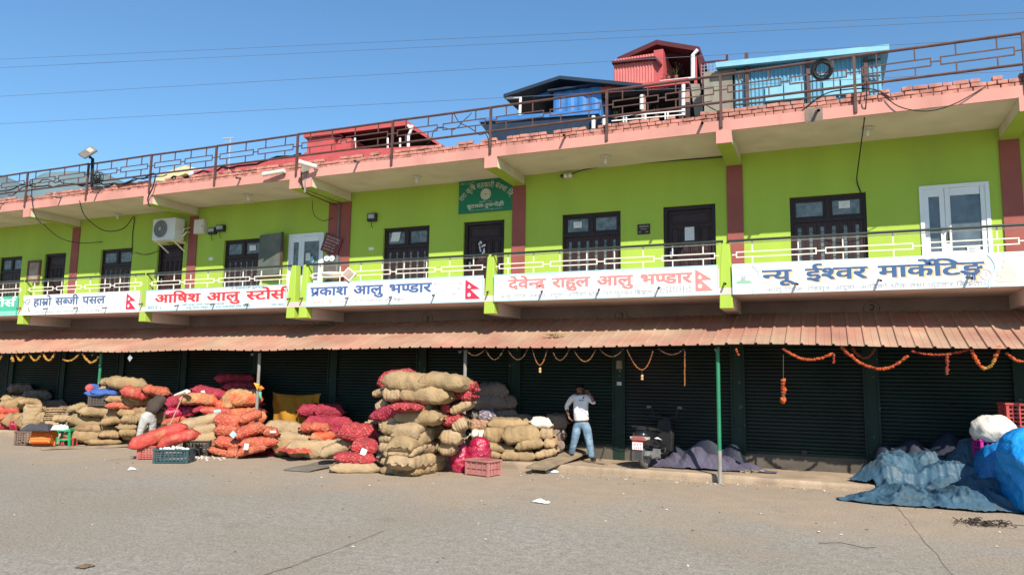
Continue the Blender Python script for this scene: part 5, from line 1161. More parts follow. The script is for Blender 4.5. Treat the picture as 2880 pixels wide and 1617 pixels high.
# ------------------------------------------------------------------ sacks
SN = [0]
def sack_mesh(L, D, H, seed, kind='jute', sag=.0, ends='ear', nu=26, nv=20):
    """a filled sack lying along x: flat sewn or gathered ends, sagging belly, creases"""
    rs = random.Random(seed); of = Vector((seed*1.37 % 50, seed*2.11 % 50, seed*.77 % 50)); vs = []; mb = MB()
    pe = rs.uniform(5.0, 8.0); bow = rs.uniform(-.04, .04)
    def pt(u, a):
        c, s = math.cos(a), math.sin(a)
        e = max(0, 1-abs(u)**pe)**.5                      # how thick at this station
        cc = math.copysign(abs(c)**.78, c); ss = math.copysign(abs(s)**.62, s)
        y = cc*(D/2)*(.80+.20*e)*(1 if e > 0 else 1); z = ss*(H/2)*e
        x = u*L/2*(1-.07*(1-abs(c)**2)*abs(u)**3)
        if ends == 'ear': x += math.copysign(.045*L*abs(c)**6*abs(u)**6, u)
        p = Vector((x, y, z))
        n1 = noise.noise(p*2.3+of); n2 = noise.noise(p*6.5+of*1.3); n3 = noise.noise(p*15+of)
        q = 1+.15*n1+.11*n2*e
        p.y *= q; p.z *= q; p.z += bow*L*(1-u*u) - sag*(u*u)*H
        fold = math.sin(a*9+seed+2*n1)*.018*abs(u)**4 + math.sin(u*17+seed+3*n1)*.006
        r_ = Vector((0, c, s)); p += r_*(fold+n3*.018*(H/.25))
        if s < 0: p.z *= .88
        return p
    for i in range(nu+1):
        t = i/nu*2-1; u = math.copysign(1-(1-abs(t))**1.35, t)
        for k in range(nv): vs.append(pt(u, 2*math.pi*k/nv))
    fs = [(i*nv+k, i*nv+(k+1) % nv, (i+1)*nv+(k+1) % nv, (i+1)*nv+k) for i in range(nu) for k in range(nv)]
    mb.add(vs, fs)
    # sewn hem sticking out at one or both ends, ruffled
    for sd in ((1, -1) if rs.random() < .55 else (rs.choice((1, -1)),)):
        n = 14; hv = []; ln = .035+.03*rs.random()
        for j in range(2):
            for i in range(n+1):
                v = i/n*2-1; b = pt(sd*.995, 0 if v >= 0 else math.pi); b0 = pt(sd*.995, math.pi)
                y = v*D*.40; z = b.z*.3+math.sin(v*7+seed)*.012*(1+j)
                hv.append((sd*(L/2*.97+ln*j+(.02*abs(v)**4)), y, z+.010*math.sin(v*19+j)-.02*j))
        mb.add(hv, [(i, i+1, n+2+i, n+1+i) for i in range(n)])
    return mb
def sack(name, label, m, c, L, D, H, rz=0, ry=0, rx=0, cat='sack', group=None, **k):
    SN[0] += 1; mb = sack_mesh(L, D, H, SN[0], **k); o = mb.build(name, m, smooth=True)
    o.location = c; o.rotation_euler = (R(rx), R(ry), rz)
    return tag(o, label, cat, group)
def vface(c):                                             # heading whose local x runs across the view
    d = Vector(c)-CAM; return math.atan2(d.y, d.x)-math.pi/2
KINDS = dict(j=('jute_sack', JUTE), p=('jute_sack', JUTE2), d=('jute_sack', JUTED), o=('onion_sack', ONION), c=('onion_sack', ONION2), m=('plastic_sack', MAGENTA), r=('net_sack', ORANGE), t=('net_sack', ORJUTE), R=('plastic_sack', REDPLAST), w=('woven_sack', WHITEBAG), g=('garlic_sack', GARLIC), n=('net_sack', POTNET), s=('net_sack', SHADEBAG))
def V(conv, x0, x1, y0, y1, yf, kind, label, rot=0, D=.52, turn=0, group=None, grow=1.06, **k):
    """sack seen between these picture edges, its front on the plane y = yf"""
    p0 = conv(x0, y0); p1 = conv(x1, y1); pc = ((p0[0]+p1[0])/2, (p0[1]+p1[1])/2)
    c = at(*pc, yf); z = dist(c); L = (p1[0]-p0[0])*z/FPX*grow; H = (p1[1]-p0[1])*z/FPX*(grow+.16)
    if rot:                                               # tilted in the picture: keep the drawn box
        ca, sa = abs(math.cos(R(rot))), abs(math.sin(R(rot))); L2 = (L*ca-H*sa)/(ca*ca-sa*sa); H2 = (H*ca-L*sa)/(ca*ca-sa*sa); L, H = max(min(L2, 1.45), .3), max(H2, H*.62, .16)
    rz = vface(c)+R(turn); d = (c-CAM); d.z = 0; d.normalize(); D = max(D, .3); c = c+d*D*.45
    nm, m = KINDS[kind]
    return sack(nm, label, m, c, L, D, H, rz, rot, group=group, **k)
def F(x0, x1, y0, y1, kind, label, yf=-2.2, D=.62, grow=1.05, rot=0, **k):        # front face of the tall stack: sacks along x
    a = at(*zN(x0, (y0+y1)/2), yf); b = at(*zN(x1, (y0+y1)/2), yf); z1 = at(*zN((x0+x1)/2, y0), yf).z; z0 = at(*zN((x0+x1)/2, y1), yf).z
    nm, m = KINDS[kind]; return sack(nm, label, m, ((a.x+b.x)/2, yf+D/2, (z0+z1)/2), (b.x-a.x)*grow, D, (z1-z0)*(grow+.20), 0, rot, group='sacks in the tall stack', **k)
XF = -5.50
def S(x0, x1, y0, y1, kind, label, xf=XF, D=.60, grow=1.05, rot=0, **k):          # right-hand face of the tall stack: sacks along y
    a = atx(*zN(x0, (y0+y1)/2), xf); b = atx(*zN(x1, (y0+y1)/2), xf); c = atx(*zN((x0+x1)/2, (y0+y1)/2), xf); s_ = dist(c)/FPX/4.252; H = (y1-y0)*s_
    nm, m = KINDS[kind]; return sack(nm, label, m, (xf-D/2, (a.y+b.y)/2, c.z), max(.3, abs(b.y-a.y)*grow), D, H*(grow+.2), R(90), -rot, group='sacks in the tall stack', **k)
# --- tall stack in the middle
F(712, 1168, 1238, 1362, 'j', 'lowest jute sack at the front corner of the tall stack, its end on the road')
F(890, 1185, 1140, 1282, 'j', 'second jute sack up at the front corner of the tall stack', yf=-2.17)
F(712, 905, 1138, 1245, 'p', 'puckered jute sack end at the lower left of the tall stack, second row', yf=-2.14, ends='g')
F(748, 1125, 1028, 1168, 'p', 'third jute sack up on the front of the tall stack', yf=-2.16)
F(690, 905, 870, 975, 'p', 'wrinkled jute bundle at the left of the fourth row in the tall stack', yf=-2.12, ends='g')
F(688, 880, 965, 1092, 'p', 'crumpled jute bundle just below the wrinkled one, left of the tall stack', yf=-2.13, ends='g')
F(905, 1088, 880, 1010, 'p', 'round pale jute sack end in the fourth row of the tall stack', yf=-2.15, ends='g')
F(728, 1135, 740, 890, 'j', 'long jute sack of the fifth row, its right end dipping at the stack corner', yf=-2.17)
F(680, 905, 590, 830, 'p', 'slumped jute sack hanging down the left side of the sixth row of the tall stack', yf=-2.10, rot=-38)
F(880, 1380, 575, 742, 'j', 'plump jute sack right of the slumped one in the sixth row of the tall stack', yf=-2.19)
F(600, 1145, 500, 668, 'c', 'crimson net sack pointing down left out of the seventh stack row', yf=-2.16, rot=-13)
F(655, 800, 450, 590, 'p', 'half hidden jute sack behind the tip of the crimson net sack', yf=-1.95, rot=-40, D=.5)
F(730, 940, 305, 462, 'p', 'jute sack end tied in a spiral knot, left of the eighth row', yf=-2.20, ends='g')
F(930, 1492, 305, 492, 'j', 'long jute sack of the eighth row, sagging over the crimson net sack', yf=-2.20)
F(618, 745, 318, 395, 'p', 'jute sack corner sticking out like an ear at the left of the eighth row', yf=-2.0, rot=-15, D=.4)
F(738, 1232, 135, 345, 'j', 'left one of the two large jute sacks topping the tall stack', yf=-2.20, rot=3)
F(1180, 1672, 158, 338, 'j', 'right one of the two large jute sacks topping the tall stack', yf=-2.18, rot=4)
F(688, 1040, 112, 318, 'o', 'red net onion sack behind the left top jute sack of the tall stack', yf=-1.62, D=.6, rot=-10)
S(1160, 1305, 1258, 1352, 'j', 'short jute sack right of the bottom corner of the tall stack')
S(1290, 1540, 1180, 1330, 'j', 'big rounded jute sack at the lower right end of the tall stack')
S(1112, 1410, 1098, 1275, 'p', 'jute sack right of the corner, second row on the side of the tall stack', xf=XF+.02)
S(1385, 1525, 1088, 1205, 'p', 'small jute sack end above the big rounded one on the side of the tall stack')
S(1118, 1290, 1000, 1105, 'p', 'narrow jute sack right of the corner in the third row of the tall stack', rot=14)
S(1275, 1505, 948, 1095, 'p', 'jute sack with a tucked flap on the side of the tall stack, third row')
S(1112, 1400, 852, 1020, 'j', 'jute sack rising to the right from the corner, fourth row side', rot=14, xf=XF+.02)
V(zN, 1465, 1712, 815, 985, -1.75, 'p', 'bulging jute sack at the right edge of the tall stack, above the magenta sacks', rot=0, D=.6, turn=-12, group='sacks in the tall stack')
S(1145, 1300, 738, 895, 'p', 'jute sack rising to the right from the corner, fifth row side', rot=20)
S(1275, 1480, 748, 872, 'p', 'folded jute sack with a dark crease, right side of the fifth row')
S(1370, 1560, 800, 905, 'd', 'shadowed jute sack below the red pointed onion sack')
S(1360, 1520, 640, 742, 'p', 'smooth jute sack end left of the red pointed onion sack')
V(zN, 1475, 1730, 588, 775, -1.75, 'o', 'red onion sack pointing down left on the side of the tall stack', rot=-22, D=.6, turn=-12, group='sacks in the tall stack')
S(1245, 1530, 462, 632, 'p', 'round jute sack end below the eighth row, right of the corner', xf=XF+.03, ends='g')
S(1138, 1262, 498, 582, 'o', 'small red net sack squeezed right of the crimson one')
V(zN, 1478, 1590, 488, 605, -1.75, 'o', 'red net sack wedged beside the round jute end in the tall stack', rot=0, D=.6, turn=-12, group='sacks in the tall stack')
V(zN, 1580, 1850, 450, 620, -1.75, 'p', 'jute sack slanting up at the right edge of the tall stack, seventh row', rot=-26, D=.6, turn=-12, group='sacks in the tall stack')
V(zN, 1432, 1745, 322, 500, -1.75, 'o', 'plump red onion sack on the right of the eighth row', rot=-12, D=.6, turn=-12, group='sacks in the tall stack')
V(zN, 1702, 1842, 332, 458, -1.75, 'o', 'tied round end of a red onion sack at the far right of the eighth row', rot=0, D=.6, turn=-12, group='sacks in the tall stack')
V(zN, 1545, 1885, 148, 338, -1.75, 'o', 'red onion sack drooping over the top right end of the tall stack', rot=22, D=.6, turn=-12, group='sacks in the tall stack')
V(zN, 1450, 1640, 960, 1110, -1.65, 'p', 'jute sack below the bulging one, just left of the magenta sacks', rot=0, D=.6, turn=-12, group='sacks in the tall stack')
V(zN, 1610, 1790, 660, 840, -1.75, 'p', 'loose jute sack corner behind the bulging jute sack on the right', rot=-24, D=.6, turn=-12, group='sacks in the tall stack')
# hidden sacks that fill the heart of the stack, barely seen between the others
for k, z in enumerate((.14, .40, .66, .92, 1.18, 1.44, 1.7)):
    sack('jute_sack', 'jute sack inside the tall stack, hardly seen between the outer sacks', JUTED, (-6.05, -1.55+.05*(k % 2), z), .95, .62, .30, R(90 if k % 2 else 0), group='inner sacks of the tall stack')
# --- red and jute sacks left of the tall stack
for a in [(232, 682, 728, 955, -1.75, 'o', 'uppermost of the three red onion sacks left of the tall stack', 4), (385, 692, 928, 1100, -1.95, 'o', 'middle red onion sack with a white tag left of the tall stack', 0), (182, 655, 1080, 1218, -2.3, 'o', 'lowest of the three red onion sacks, lying on a jute sack', 4),
          (150, 692, 1205, 1336, -2.35, 'p', 'jute sack with gathered left end on the road, below the red onion sacks', 1)]:
    V(zN, *a[:5], a[5], a[6], rot=a[7], D=.6, group='sacks left of the tall stack')
V(zN, 380, 690, 830, 1150, -1.2, 'o', 'dark red onion sack in the shade behind the three red ones', D=.7, group='sacks left of the tall stack')
V(zN, 10, 470, 925, 1145, -1.75, 'p', 'slack pale jute sack lying slanted left of the red onion sacks', rot=-18, D=.5)
V(zN, 570, 680, 690, 745, -1.2, 'p', 'pale jute sack tip above the uppermost red onion sack', D=.4)
# --- two upright magenta sacks
def upright(label, x0, x1, y0, y1, yf, m, seed):
    p0, p1 = zN(x0, y0), zN(x1, y1); c = at((p0[0]+p1[0])/2, (p0[1]+p1[1])/2, yf); s_ = dist(c)/FPX; W = (p1[0]-p0[0])*s_; H = (p1[1]-p0[1])*s_
    mb = MB(); n, mm = 26, 24; vs = []
    for j in range(mm+1):
        t = j/mm; r_ = (W/2)*(.62+.45*math.sin(math.pi*min(1, .18+t*.80)))*(1 if t < .93 else .55+.45*(1-t)/.07)
        if t < .06: r_ *= .55+.45*t/.06
        for k in range(n):
            a = 2*math.pi*k/n; p = Vector((math.cos(a), math.sin(a), t*2.4)); f = 1+.10*noise.noise(p*1.6+Vector((seed, 0, 0)))+.09*noise.noise(p*5+Vector((0, seed, 0)))+.035*math.sin(t*34+3*noise.noise(p*2))
            vs.append((r_*f*math.cos(a)+(.05*W)*math.sin(t*3+seed), r_*f*.85*math.sin(a), -H/2+H*t+.015*noise.noise(p*4)))
    mb.add(vs, [(j*n+k, j*n+(k+1) % n, (j+1)*n+(k+1) % n, (j+1)*n+k) for j in range(mm) for k in range(n)]+[tuple(range(mm*n, mm*n+n)), tuple(range(n))[::-1]])
    o = mb.build('plastic_sack', m, smooth=True); o.location = c+Vector((0, W*.4, 0)); return tag(o, label, 'sack', 'upright magenta sacks')
upright('left magenta sack standing upright, squeezed against the tall jute stack', 1505, 1748, 952, 1322, -1.25, MAGENTA, 2); upright('right magenta sack standing upright behind the pink crate', 1705, 1992, 898, 1250, -1.05, MAGENTA, 5)
# --- jute pile on the plinth, left of the standing man
for a in [(195, 445, 1165, 1310, .12, 'j', 'creased jute sack at the lower left of the pile beside the man', 6), (440, 925, 1178, 1332, .10, 'j', 'long bottom jute sack at the front of the pile beside the man', 0), (905, 1275, 1118, 1312, .35, 'p', 'bottom jute sack turned away at the right end of the pile', -14),
          (192, 640, 1040, 1218, .16, 'j', 'second row jute sack on the left of the pile beside the man', 6), (640, 1070, 985, 1192, .16, 'j', 'second row jute sack with a puckered seam, middle of the pile', -10), (1070, 1235, 990, 1142, .40, 'p', 'small jute sack end in the second row, right end of the pile', 0), (1205, 1278, 965, 1160, .6, 'd', 'narrow jute sack edge at the far right of the pile', 0),
          (168, 480, 825, 1042, .18, 'j', 'thick jute sack at the left of the third row of the pile', 0), (450, 1010, 800, 1072, .14, 'j', 'largest jute sack in the third row, its right end gathered', -3), (995, 1212, 810, 1022, .45, 'p', 'jute sack with pointed end hanging at the right of the third row', 12),
          (248, 865, 680, 862, .38, 'j', 'long jute sack lying on top of the pile beside the man', 0), (868, 1185, 668, 850, .42, 'w', 'white woven sack on the right top of the pile beside the man', 6)]:
    V(zR, *a[:5], a[5], a[6], rot=a[7], D=.6, group='sacks in the pile beside the man')
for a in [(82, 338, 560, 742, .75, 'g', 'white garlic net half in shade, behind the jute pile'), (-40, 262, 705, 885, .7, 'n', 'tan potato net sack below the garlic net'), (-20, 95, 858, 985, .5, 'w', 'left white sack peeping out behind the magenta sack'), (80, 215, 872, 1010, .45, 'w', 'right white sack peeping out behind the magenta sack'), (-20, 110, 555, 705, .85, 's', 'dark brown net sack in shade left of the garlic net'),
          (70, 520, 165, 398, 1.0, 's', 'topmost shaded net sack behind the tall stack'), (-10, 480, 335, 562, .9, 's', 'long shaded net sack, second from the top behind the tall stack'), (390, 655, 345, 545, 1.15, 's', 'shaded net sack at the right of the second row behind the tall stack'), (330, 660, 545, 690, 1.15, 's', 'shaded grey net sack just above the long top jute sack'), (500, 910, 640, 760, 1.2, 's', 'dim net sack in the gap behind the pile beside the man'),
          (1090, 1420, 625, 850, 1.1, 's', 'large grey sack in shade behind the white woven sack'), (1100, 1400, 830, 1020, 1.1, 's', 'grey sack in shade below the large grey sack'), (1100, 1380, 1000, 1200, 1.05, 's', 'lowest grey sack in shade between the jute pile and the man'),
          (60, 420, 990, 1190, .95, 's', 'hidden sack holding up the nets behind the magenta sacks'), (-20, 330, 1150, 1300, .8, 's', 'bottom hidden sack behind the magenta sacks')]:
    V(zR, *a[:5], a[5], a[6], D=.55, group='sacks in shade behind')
# --- orange and jute pile in the middle left
for a in [(975, 1442, 308, 532, .0, 'c', 'plump crimson sack on the very top of the orange pile', 14), (618, 895, 448, 622, -.35, 'c', 'crimson sack end at the left top of the orange pile', -8), (828, 1295, 428, 602, -.45, 't', 'orange and tan net sack right of the crimson sack end', 4), (1285, 1502, 522, 645, -.3, 't', 'tan net sack end at the right of the upper orange pile', 8),
          (625, 1005, 590, 742, -.5, 'm', 'shiny magenta sack on the left of the orange pile', -4), (985, 1120, 588, 680, -.5, 'c', 'tied crimson sack end beside the shiny magenta sack', -24), (1100, 1475, 598, 712, -.5, 'R', 'bright red net sack with a pale blue tag, right of the magenta one', 3), (575, 875, 725, 862, -.65, 'r', 'orange net sack below the shiny magenta sack', -12),
          (795, 1375, 680, 905, -1.0, 'p', 'smooth jute sack slanting up to the right in the orange pile', -14), (1275, 1705, 688, 922, -1.1, 'r', 'large orange and tan net sack in the front of the pile', 8), (1610, 1910, 640, 835, -.9, 'r', 'orange net sack humped at the top right of the pile', -24), (845, 1015, 858, 965, -1.0, 'p', 'small wrinkled jute sack under the slanting smooth one', -10), (975, 1305, 828, 998, -1.1, 'p', 'jute sack tucked between the smooth jute and orange sacks', -8),
          (1285, 1605, 848, 1012, -1.2, 'r', 'orange net sack with wide mesh in the second front row', 4), (1555, 1965, 820, 1060, -1.15, 'r', 'big orange net sack slanting up to the right of the tie label', -18), (1935, 2130, 890, 1022, -1.0, 'r', 'orange net sack end with a white scrap at the right of the pile', 6), (1005, 1295, 978, 1152, -1.15, 'p', 'jute sack standing behind the dark crate', 0), (1285, 1675, 1000, 1182, -1.3, 'r', 'orange net sack with tan belly in the third front row', 6), (1635, 2105, 1008, 1172, -1.2, 'r', 'orange net sack tapering left in the third front row', -4),
          (1060, 1250, 1145, 1232, -1.25, 'p', 'flat jute sack bottom between the dark crate and orange sacks', 0), (1195, 1480, 1140, 1292, -1.4, 'r', 'lowest orange net sack on the left of the front row', 14), (1435, 1610, 1178, 1302, -1.45, 'r', 'round orange net sack end in the middle of the lowest row', 0), (1585, 1960, 1118, 1282, -1.4, 'r', 'lowest orange net sack slanting up on the right of the row', -14),
          (165, 840, 868, 1135, -2.55, 'R', 'long bright red sack lying slanted on the crates', -20), (530, 1025, 940, 1155, -2.35, 'R', 'second bright red sack lying on the dark crates', -17)]:
    V(zM, *a[:5], a[5], a[6], rot=a[7], D=.55, group='sacks in the orange pile')
for k, (x, y, z) in enumerate(((-12.6, -.1, .3), (-11.9, -.25, .3), (-11.2, -.4, .3), (-12.9, .3, .85), (-12.1, .2, .85), (-12.5, .5, 1.3))): sack('net_sack', 'net sack inside the orange pile, mostly hidden by the front ones', ORJUTE, (x, y, z), 1.0, .7, .5, vface((x, y, z)), group='inner sacks of the orange pile')
# red and orange bags by the flat sacks
for a in [(210, 568, 882, 1022, -.35, 'p', 'jute sack right of the orange pile, in front of the yellow sheet', 4), (330, 660, 968, 1078, -.5, 'p', 'lower jute sack right of the orange pile', 4), (548, 648, 890, 978, -.45, 'r', 'left one of two small round orange net bags', 0), (635, 808, 884, 985, -.45, 'r', 'right one of two small round orange net bags', 8), (640, 855, 968, 1058, -.55, 't', 'orange tan net bag below the two small round ones', -4),
          (310, 700, 1020, 1190, -.5, 'd', 'flat dull jute sack lying behind the red net cloth', 0), (440, 905, 1050, 1205, -.75, 'p', 'half empty grey jute sack flat on the ground right of the red net cloth', 0), (560, 930, 1040, 1120, -.45, 'p', 'slack jute sack on the flat grey one, near the red onion sacks', -3)]:
    V(zB, *a[:5], a[5], a[6], rot=a[7], D=.5, group='low sacks before the yellow sheet')
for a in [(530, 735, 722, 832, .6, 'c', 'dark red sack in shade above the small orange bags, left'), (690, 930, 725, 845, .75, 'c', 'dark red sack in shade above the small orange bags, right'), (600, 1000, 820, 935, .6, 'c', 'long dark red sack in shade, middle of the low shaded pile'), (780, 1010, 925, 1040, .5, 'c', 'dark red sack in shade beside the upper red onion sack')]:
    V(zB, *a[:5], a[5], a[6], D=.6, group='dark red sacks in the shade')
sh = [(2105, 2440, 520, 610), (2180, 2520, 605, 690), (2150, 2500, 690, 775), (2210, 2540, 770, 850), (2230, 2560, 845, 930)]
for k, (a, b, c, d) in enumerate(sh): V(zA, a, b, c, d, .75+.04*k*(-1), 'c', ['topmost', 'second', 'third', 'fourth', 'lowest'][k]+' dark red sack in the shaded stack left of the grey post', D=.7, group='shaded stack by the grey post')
# --- jute stack at the left, behind the bending man
for a in [(1055, 1400, 545, 685, -.35, 'j', 'big rounded jute sack on the very top of the left stack', 5), (978, 1075, 565, 642, -.35, 'j', 'jute sack end beside the rounded top one of the left stack', -8), (968, 1180, 640, 738, -.4, 'j', 'second jute sack from the top at the left edge of the left stack', 12), (1048, 1290, 733, 812, -.45, 'j', 'third jute sack from the top in the left stack', 2), (1250, 1365, 738, 795, -.4, 'j', 'small jute sack under the orange net, left stack', 20),
          (1178, 1430, 642, 782, -.55, 'R', 'pink orange net sack pointing left near the top of the left stack', 12), (1395, 1640, 632, 748, -.25, 'r', 'orange net sack drooping to the right above the bending man', 10), (1050, 1350, 798, 868, -.5, 'r', 'thin orange net sack below the third jute sack of the left stack', 0),
          (655, 830, 800, 905, -.55, 'j', 'jute sack sloping left beside the black crate', -18), (795, 1168, 838, 952, -.65, 'j', 'long jute sack under the black crate with blue cloth', 3), (1150, 1305, 862, 942, -.55, 'j', 'jute sack right of the long one under the black crate', 4),
          (525, 710, 905, 992, -.7, 'p', 'jute sack with pointed left end, above the grey cloth', -6), (680, 1010, 918, 1058, -.75, 'j', 'wide jute sack in the middle row of the left stack', 8), (985, 1178, 938, 1032, -.7, 'd', 'stained jute sack right of the wide middle one', -10), (1180, 1325, 928, 1012, -.6, 'j', 'jute sack left of the bending man, middle row', 4),
          (640, 760, 990, 1065, -.75, 'd', 'dark stained jute sack under the pointed one', 0), (745, 1140, 1015, 1100, -.72, 'd', 'dark stained jute sack across the lower left stack', 2), (1150, 1310, 1008, 1066, -.62, 'j', 'thin jute sack beside the bending man, lower row', 0), (1160, 1310, 1052, 1132, -.62, 'j', 'jute sack above the grey carton', 2),
          (652, 1008, 1058, 1190, -.95, 'j', 'pillow shaped jute sack with a corner hanging to the ground', 4), (975, 1150, 1082, 1152, -.85, 'd', 'jute sack end right of the pillow shaped one', 2), (640, 805, 1150, 1212, -.9, 'd', 'flat jute sack on the ground at the left of the pillow shaped one', 0), (865, 1145, 1152, 1208, -.9, 'd', 'flat jute sack on the ground below the stained end', 0)]:
    V(zA, *a[:5], a[5], a[6], rot=a[7], D=.58, group='sacks in the left stack')
# pointed corner of the pillow-shaped sack
for k, (x, y, z) in enumerate(((-16.4, -.2, .3), (-15.5, -.05, .3), (-16.1, -.1, .75), (-15.4, .0, .75), (-15.6, .05, 1.2), (-14.9, .1, .3), (-14.9, .1, .75))): sack('jute_sack', 'jute sack inside the left stack, mostly hidden by the front ones', JUTED, (x, y, z), 1.0, .6, .46, vface((x, y, z)), group='inner sacks of the left stack')
# --- far left group
for a in [(28, 165, 732, 795, .55, 'j', 'small jute sack on top of the far left group', 0), (15, 215, 782, 868, .45, 'j', 'jute sack below the small top one of the far left group', 0), (190, 385, 762, 842, .4, 'j', 'rounded jute sack at the right top of the far left group', 6), (300, 440, 838, 912, .35, 'p', 'jute sack behind the upright one, far left group', 4), (320, 450, 898, 1000, .3, 'p', 'lower jute sack right of the upright one, far left group', 0),
          (-30, 170, 848, 925, .25, 'R', 'upper red net sack at the left picture edge', 0), (-30, 170, 912, 988, .2, 'r', 'middle red net sack at the left picture edge', 4), (-30, 128, 978, 1068, .15, 'o', 'lowest red net sack at the left picture edge', -14), (98, 175, 985, 1068, .15, 'm', 'small magenta sack beside the lowest red one', 0), (430, 560, 985, 1060, -.2, 'p', 'jute sack behind the grey cloth and plastic stool', 0),
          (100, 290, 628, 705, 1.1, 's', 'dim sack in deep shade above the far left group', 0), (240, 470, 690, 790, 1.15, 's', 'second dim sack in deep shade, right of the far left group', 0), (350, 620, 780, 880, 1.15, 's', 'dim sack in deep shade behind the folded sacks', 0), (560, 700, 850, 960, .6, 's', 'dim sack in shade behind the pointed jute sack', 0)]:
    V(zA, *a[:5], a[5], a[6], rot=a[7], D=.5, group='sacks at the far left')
t0, t1 = zA(165, 840), zA(335, 1065); c = at((t0[0]+t1[0])/2, (t0[1]+t1[1])/2, .05); s_ = dist(c)/FPX
SN[0] += 1; mb = sack_mesh((t1[1]-t0[1])*s_*1.05, (t1[0]-t0[0])*s_, .5, 77); o = mb.build('jute_sack', JUTE2, smooth=True); o.location = c+Vector((0, .2, 0)); o.rotation_euler = (R(90), R(-90), vface(c)); tag(o, 'upright jute sack standing at the edge of the plinth, far left', 'sack', 'sacks at the far left')
t = thing('empty_sack_bundle', 'bundle of folded empty jute sacks tied in layers, left of the pointed sack', 'sack bundle', at(*zA(460, 985), -.2)); p0, p1 = zA(370, 850), zA(552, 990); c = at((p0[0]+p1[0])/2, (p0[1]+p1[1])/2, -.2); s_ = dist(c)/FPX; W, H_ = (p1[0]-p0[0])*s_, (p1[1]-p0[1])*s_
for k in range(7):
    mb = sack_mesh(W*random.uniform(.85, 1.05), .5, H_/5.6, 300+k); o = mb.build('folded_sack', JUTE2 if k % 2 else JUTED, t, smooth=True); o.matrix_parent_inverse = world(t).inverted(); o.location = c+Vector((0, .25, -H_/2+H_*(k+.5)/7)); o.rotation_euler = (0, 0, vface(c)+random.uniform(-.1, .1))
# bottom support for the far left group
for k, (x, y, z) in enumerate(((-22.2, .6, .4), (-21.3, .55, .4), (-20.6, .5, .4), (-21.6, .75, .85))): sack('jute_sack', 'jute sack low in the far left group, mostly hidden', JUTED, (x, y, z), 1.05, .6, .48, vface((x, y, z)), group='inner sacks of the far left group')
# ------------------------------------------------------------------ crates
def crate(name, label, W, D, H, m, loc, rz=0, rows=4, cols=6, group=None, grp_hint=None, tilt=None, solid_bottom=True, panel=False):
    """open plastic crate with a lip, corner posts and slotted walls, built at its own origin"""
    t = thing(name, label, 'crate', loc, rz, group); b = MB(); th = .012; c = .045
    M_ = Matrix.Translation(loc) @ Matrix.Rotation(rz, 4, 'Z') @ (tilt or Matrix.Identity(4))
    bx = lambda *a: b.box(*a, M_)
    for sx in (-1, 1):
        for sy in (-1, 1):
            x0, x1 = sorted((sx*W/2, sx*(W/2-c))); y0, y1 = sorted((sy*D/2, sy*(D/2-c))); bx(x0, x1, y0, y1, 0, H)
    for sy in (-1, 1):
        y0, y1 = sorted((sy*D/2-.002*sy, sy*(D/2-th)))
        for r_ in range(rows+1): z = .02+(H-.07)*r_/rows; bx(-W/2+c, W/2-c, y0, y1, z, z+.022)
        for k in range(1, cols): x = -W/2+W*k/cols; bx(x-.011, x+.011, y0+.001, y1-.001, .042, H-.045)
    for sx in (-1, 1):
        x0, x1 = sorted((sx*W/2-.002*sx, sx*(W/2-th)))
        for r_ in range(rows+1): z = .02+(H-.07)*r_/rows; bx(x0, x1, -D/2+c, D/2-c, z, z+.022)
        for k in range(1, 4): y = -D/2+D*k/4; bx(x0+.001, x1-.001, y-.011, y+.011, .042, H-.045)
    if panel:
        for sy in (-1, 1): y0, y1 = sorted((sy*(D/2-.026), sy*(D/2-.030))); bx(-W/2+c, W/2-c, y0, y1, .03, H-.05)
        for sx in (-1, 1): x0, x1 = sorted((sx*(W/2-.026), sx*(W/2-.030))); bx(x0, x1, -D/2+c, D/2-c, .03, H-.05)
    o = b.build('walls', m, t)
    l = MB(); lip = .016
    for a in ((-W/2-lip, W/2+lip, -D/2-lip, -D/2+.014), (-W/2-lip, W/2+lip, D/2-.014, D/2+lip), (-W/2-lip, -W/2+.014, -D/2+.0142, D/2-.0142), (W/2-.014, W/2+lip, -D/2+.0142, D/2-.0142)): l.box(*a, H-.03, H+.002, M_)
    l.build('rim', m, t)
    if solid_bottom:
        f = MB(); f.box(-W/2+.02, W/2-.02, -D/2+.02, D/2-.02, .010, .018, M_)
        for k in range(9): f.box(-W/2+.03+(W-.06)*k/8-.006, -W/2+.03+(W-.06)*k/8+.006, -D/2+.02, D/2-.02, -.004, .0098, M_)
        for k in range(6): f.box(-W/2+.02, W/2-.02, -D/2+.03+(D-.06)*k/5-.006, -D/2+.03+(D-.06)*k/5+.006, -.006, -.0045, M_)
        f.build('bottom', m, t)
    return t
def P(name, c, rough=.45, **k): return mat(name, c, rough, .12, 5, spec=.4, **k)
PINKC = mat('pink_crate_plastic', (.42, .175, .155), .5, .18, 5, spec=.4); REDC = mat('dull_red_crate_plastic', (.40, .10, .085), .5, .18, 5, spec=.4); TEALC = mat('dark_teal_crate_plastic', (.035, .075, .085), .5, .25, 5, spec=.4); BLACKC = mat('black_crate_plastic', (.035, .035, .035), .5, .25, 5, spec=.4); ORC = mat('orange_crate_plastic', (.75, .17, .02), .45, .12, 5, spec=.4); GREYC = mat('grey_crate_plastic', (.09, .07, .06), .6, .25, 5)
VIO = mat('magenta_crate_plastic', (.50, .02, .26), .45, .12, 5, spec=.4)
def zc(conv, x0, x1, y1): return atz(*conv((x0+x1)/2, y1), .005)
c = zc(zN, 1725, 2070, 1352); crate('crate', 'dusty pink plastic crate on the road before the magenta sacks', .60, .42, .31, PINKC, c+Vector((0, .2, 0)), -.24, 2, 4, panel=True)
c = zc(zM, 165, 360, 1305); crate('crate', 'small dull red crate under the slanted bright red sack', .52, .42, .30, REDC, c+Vector((.1, .2, 0)), .65, 6, 8)
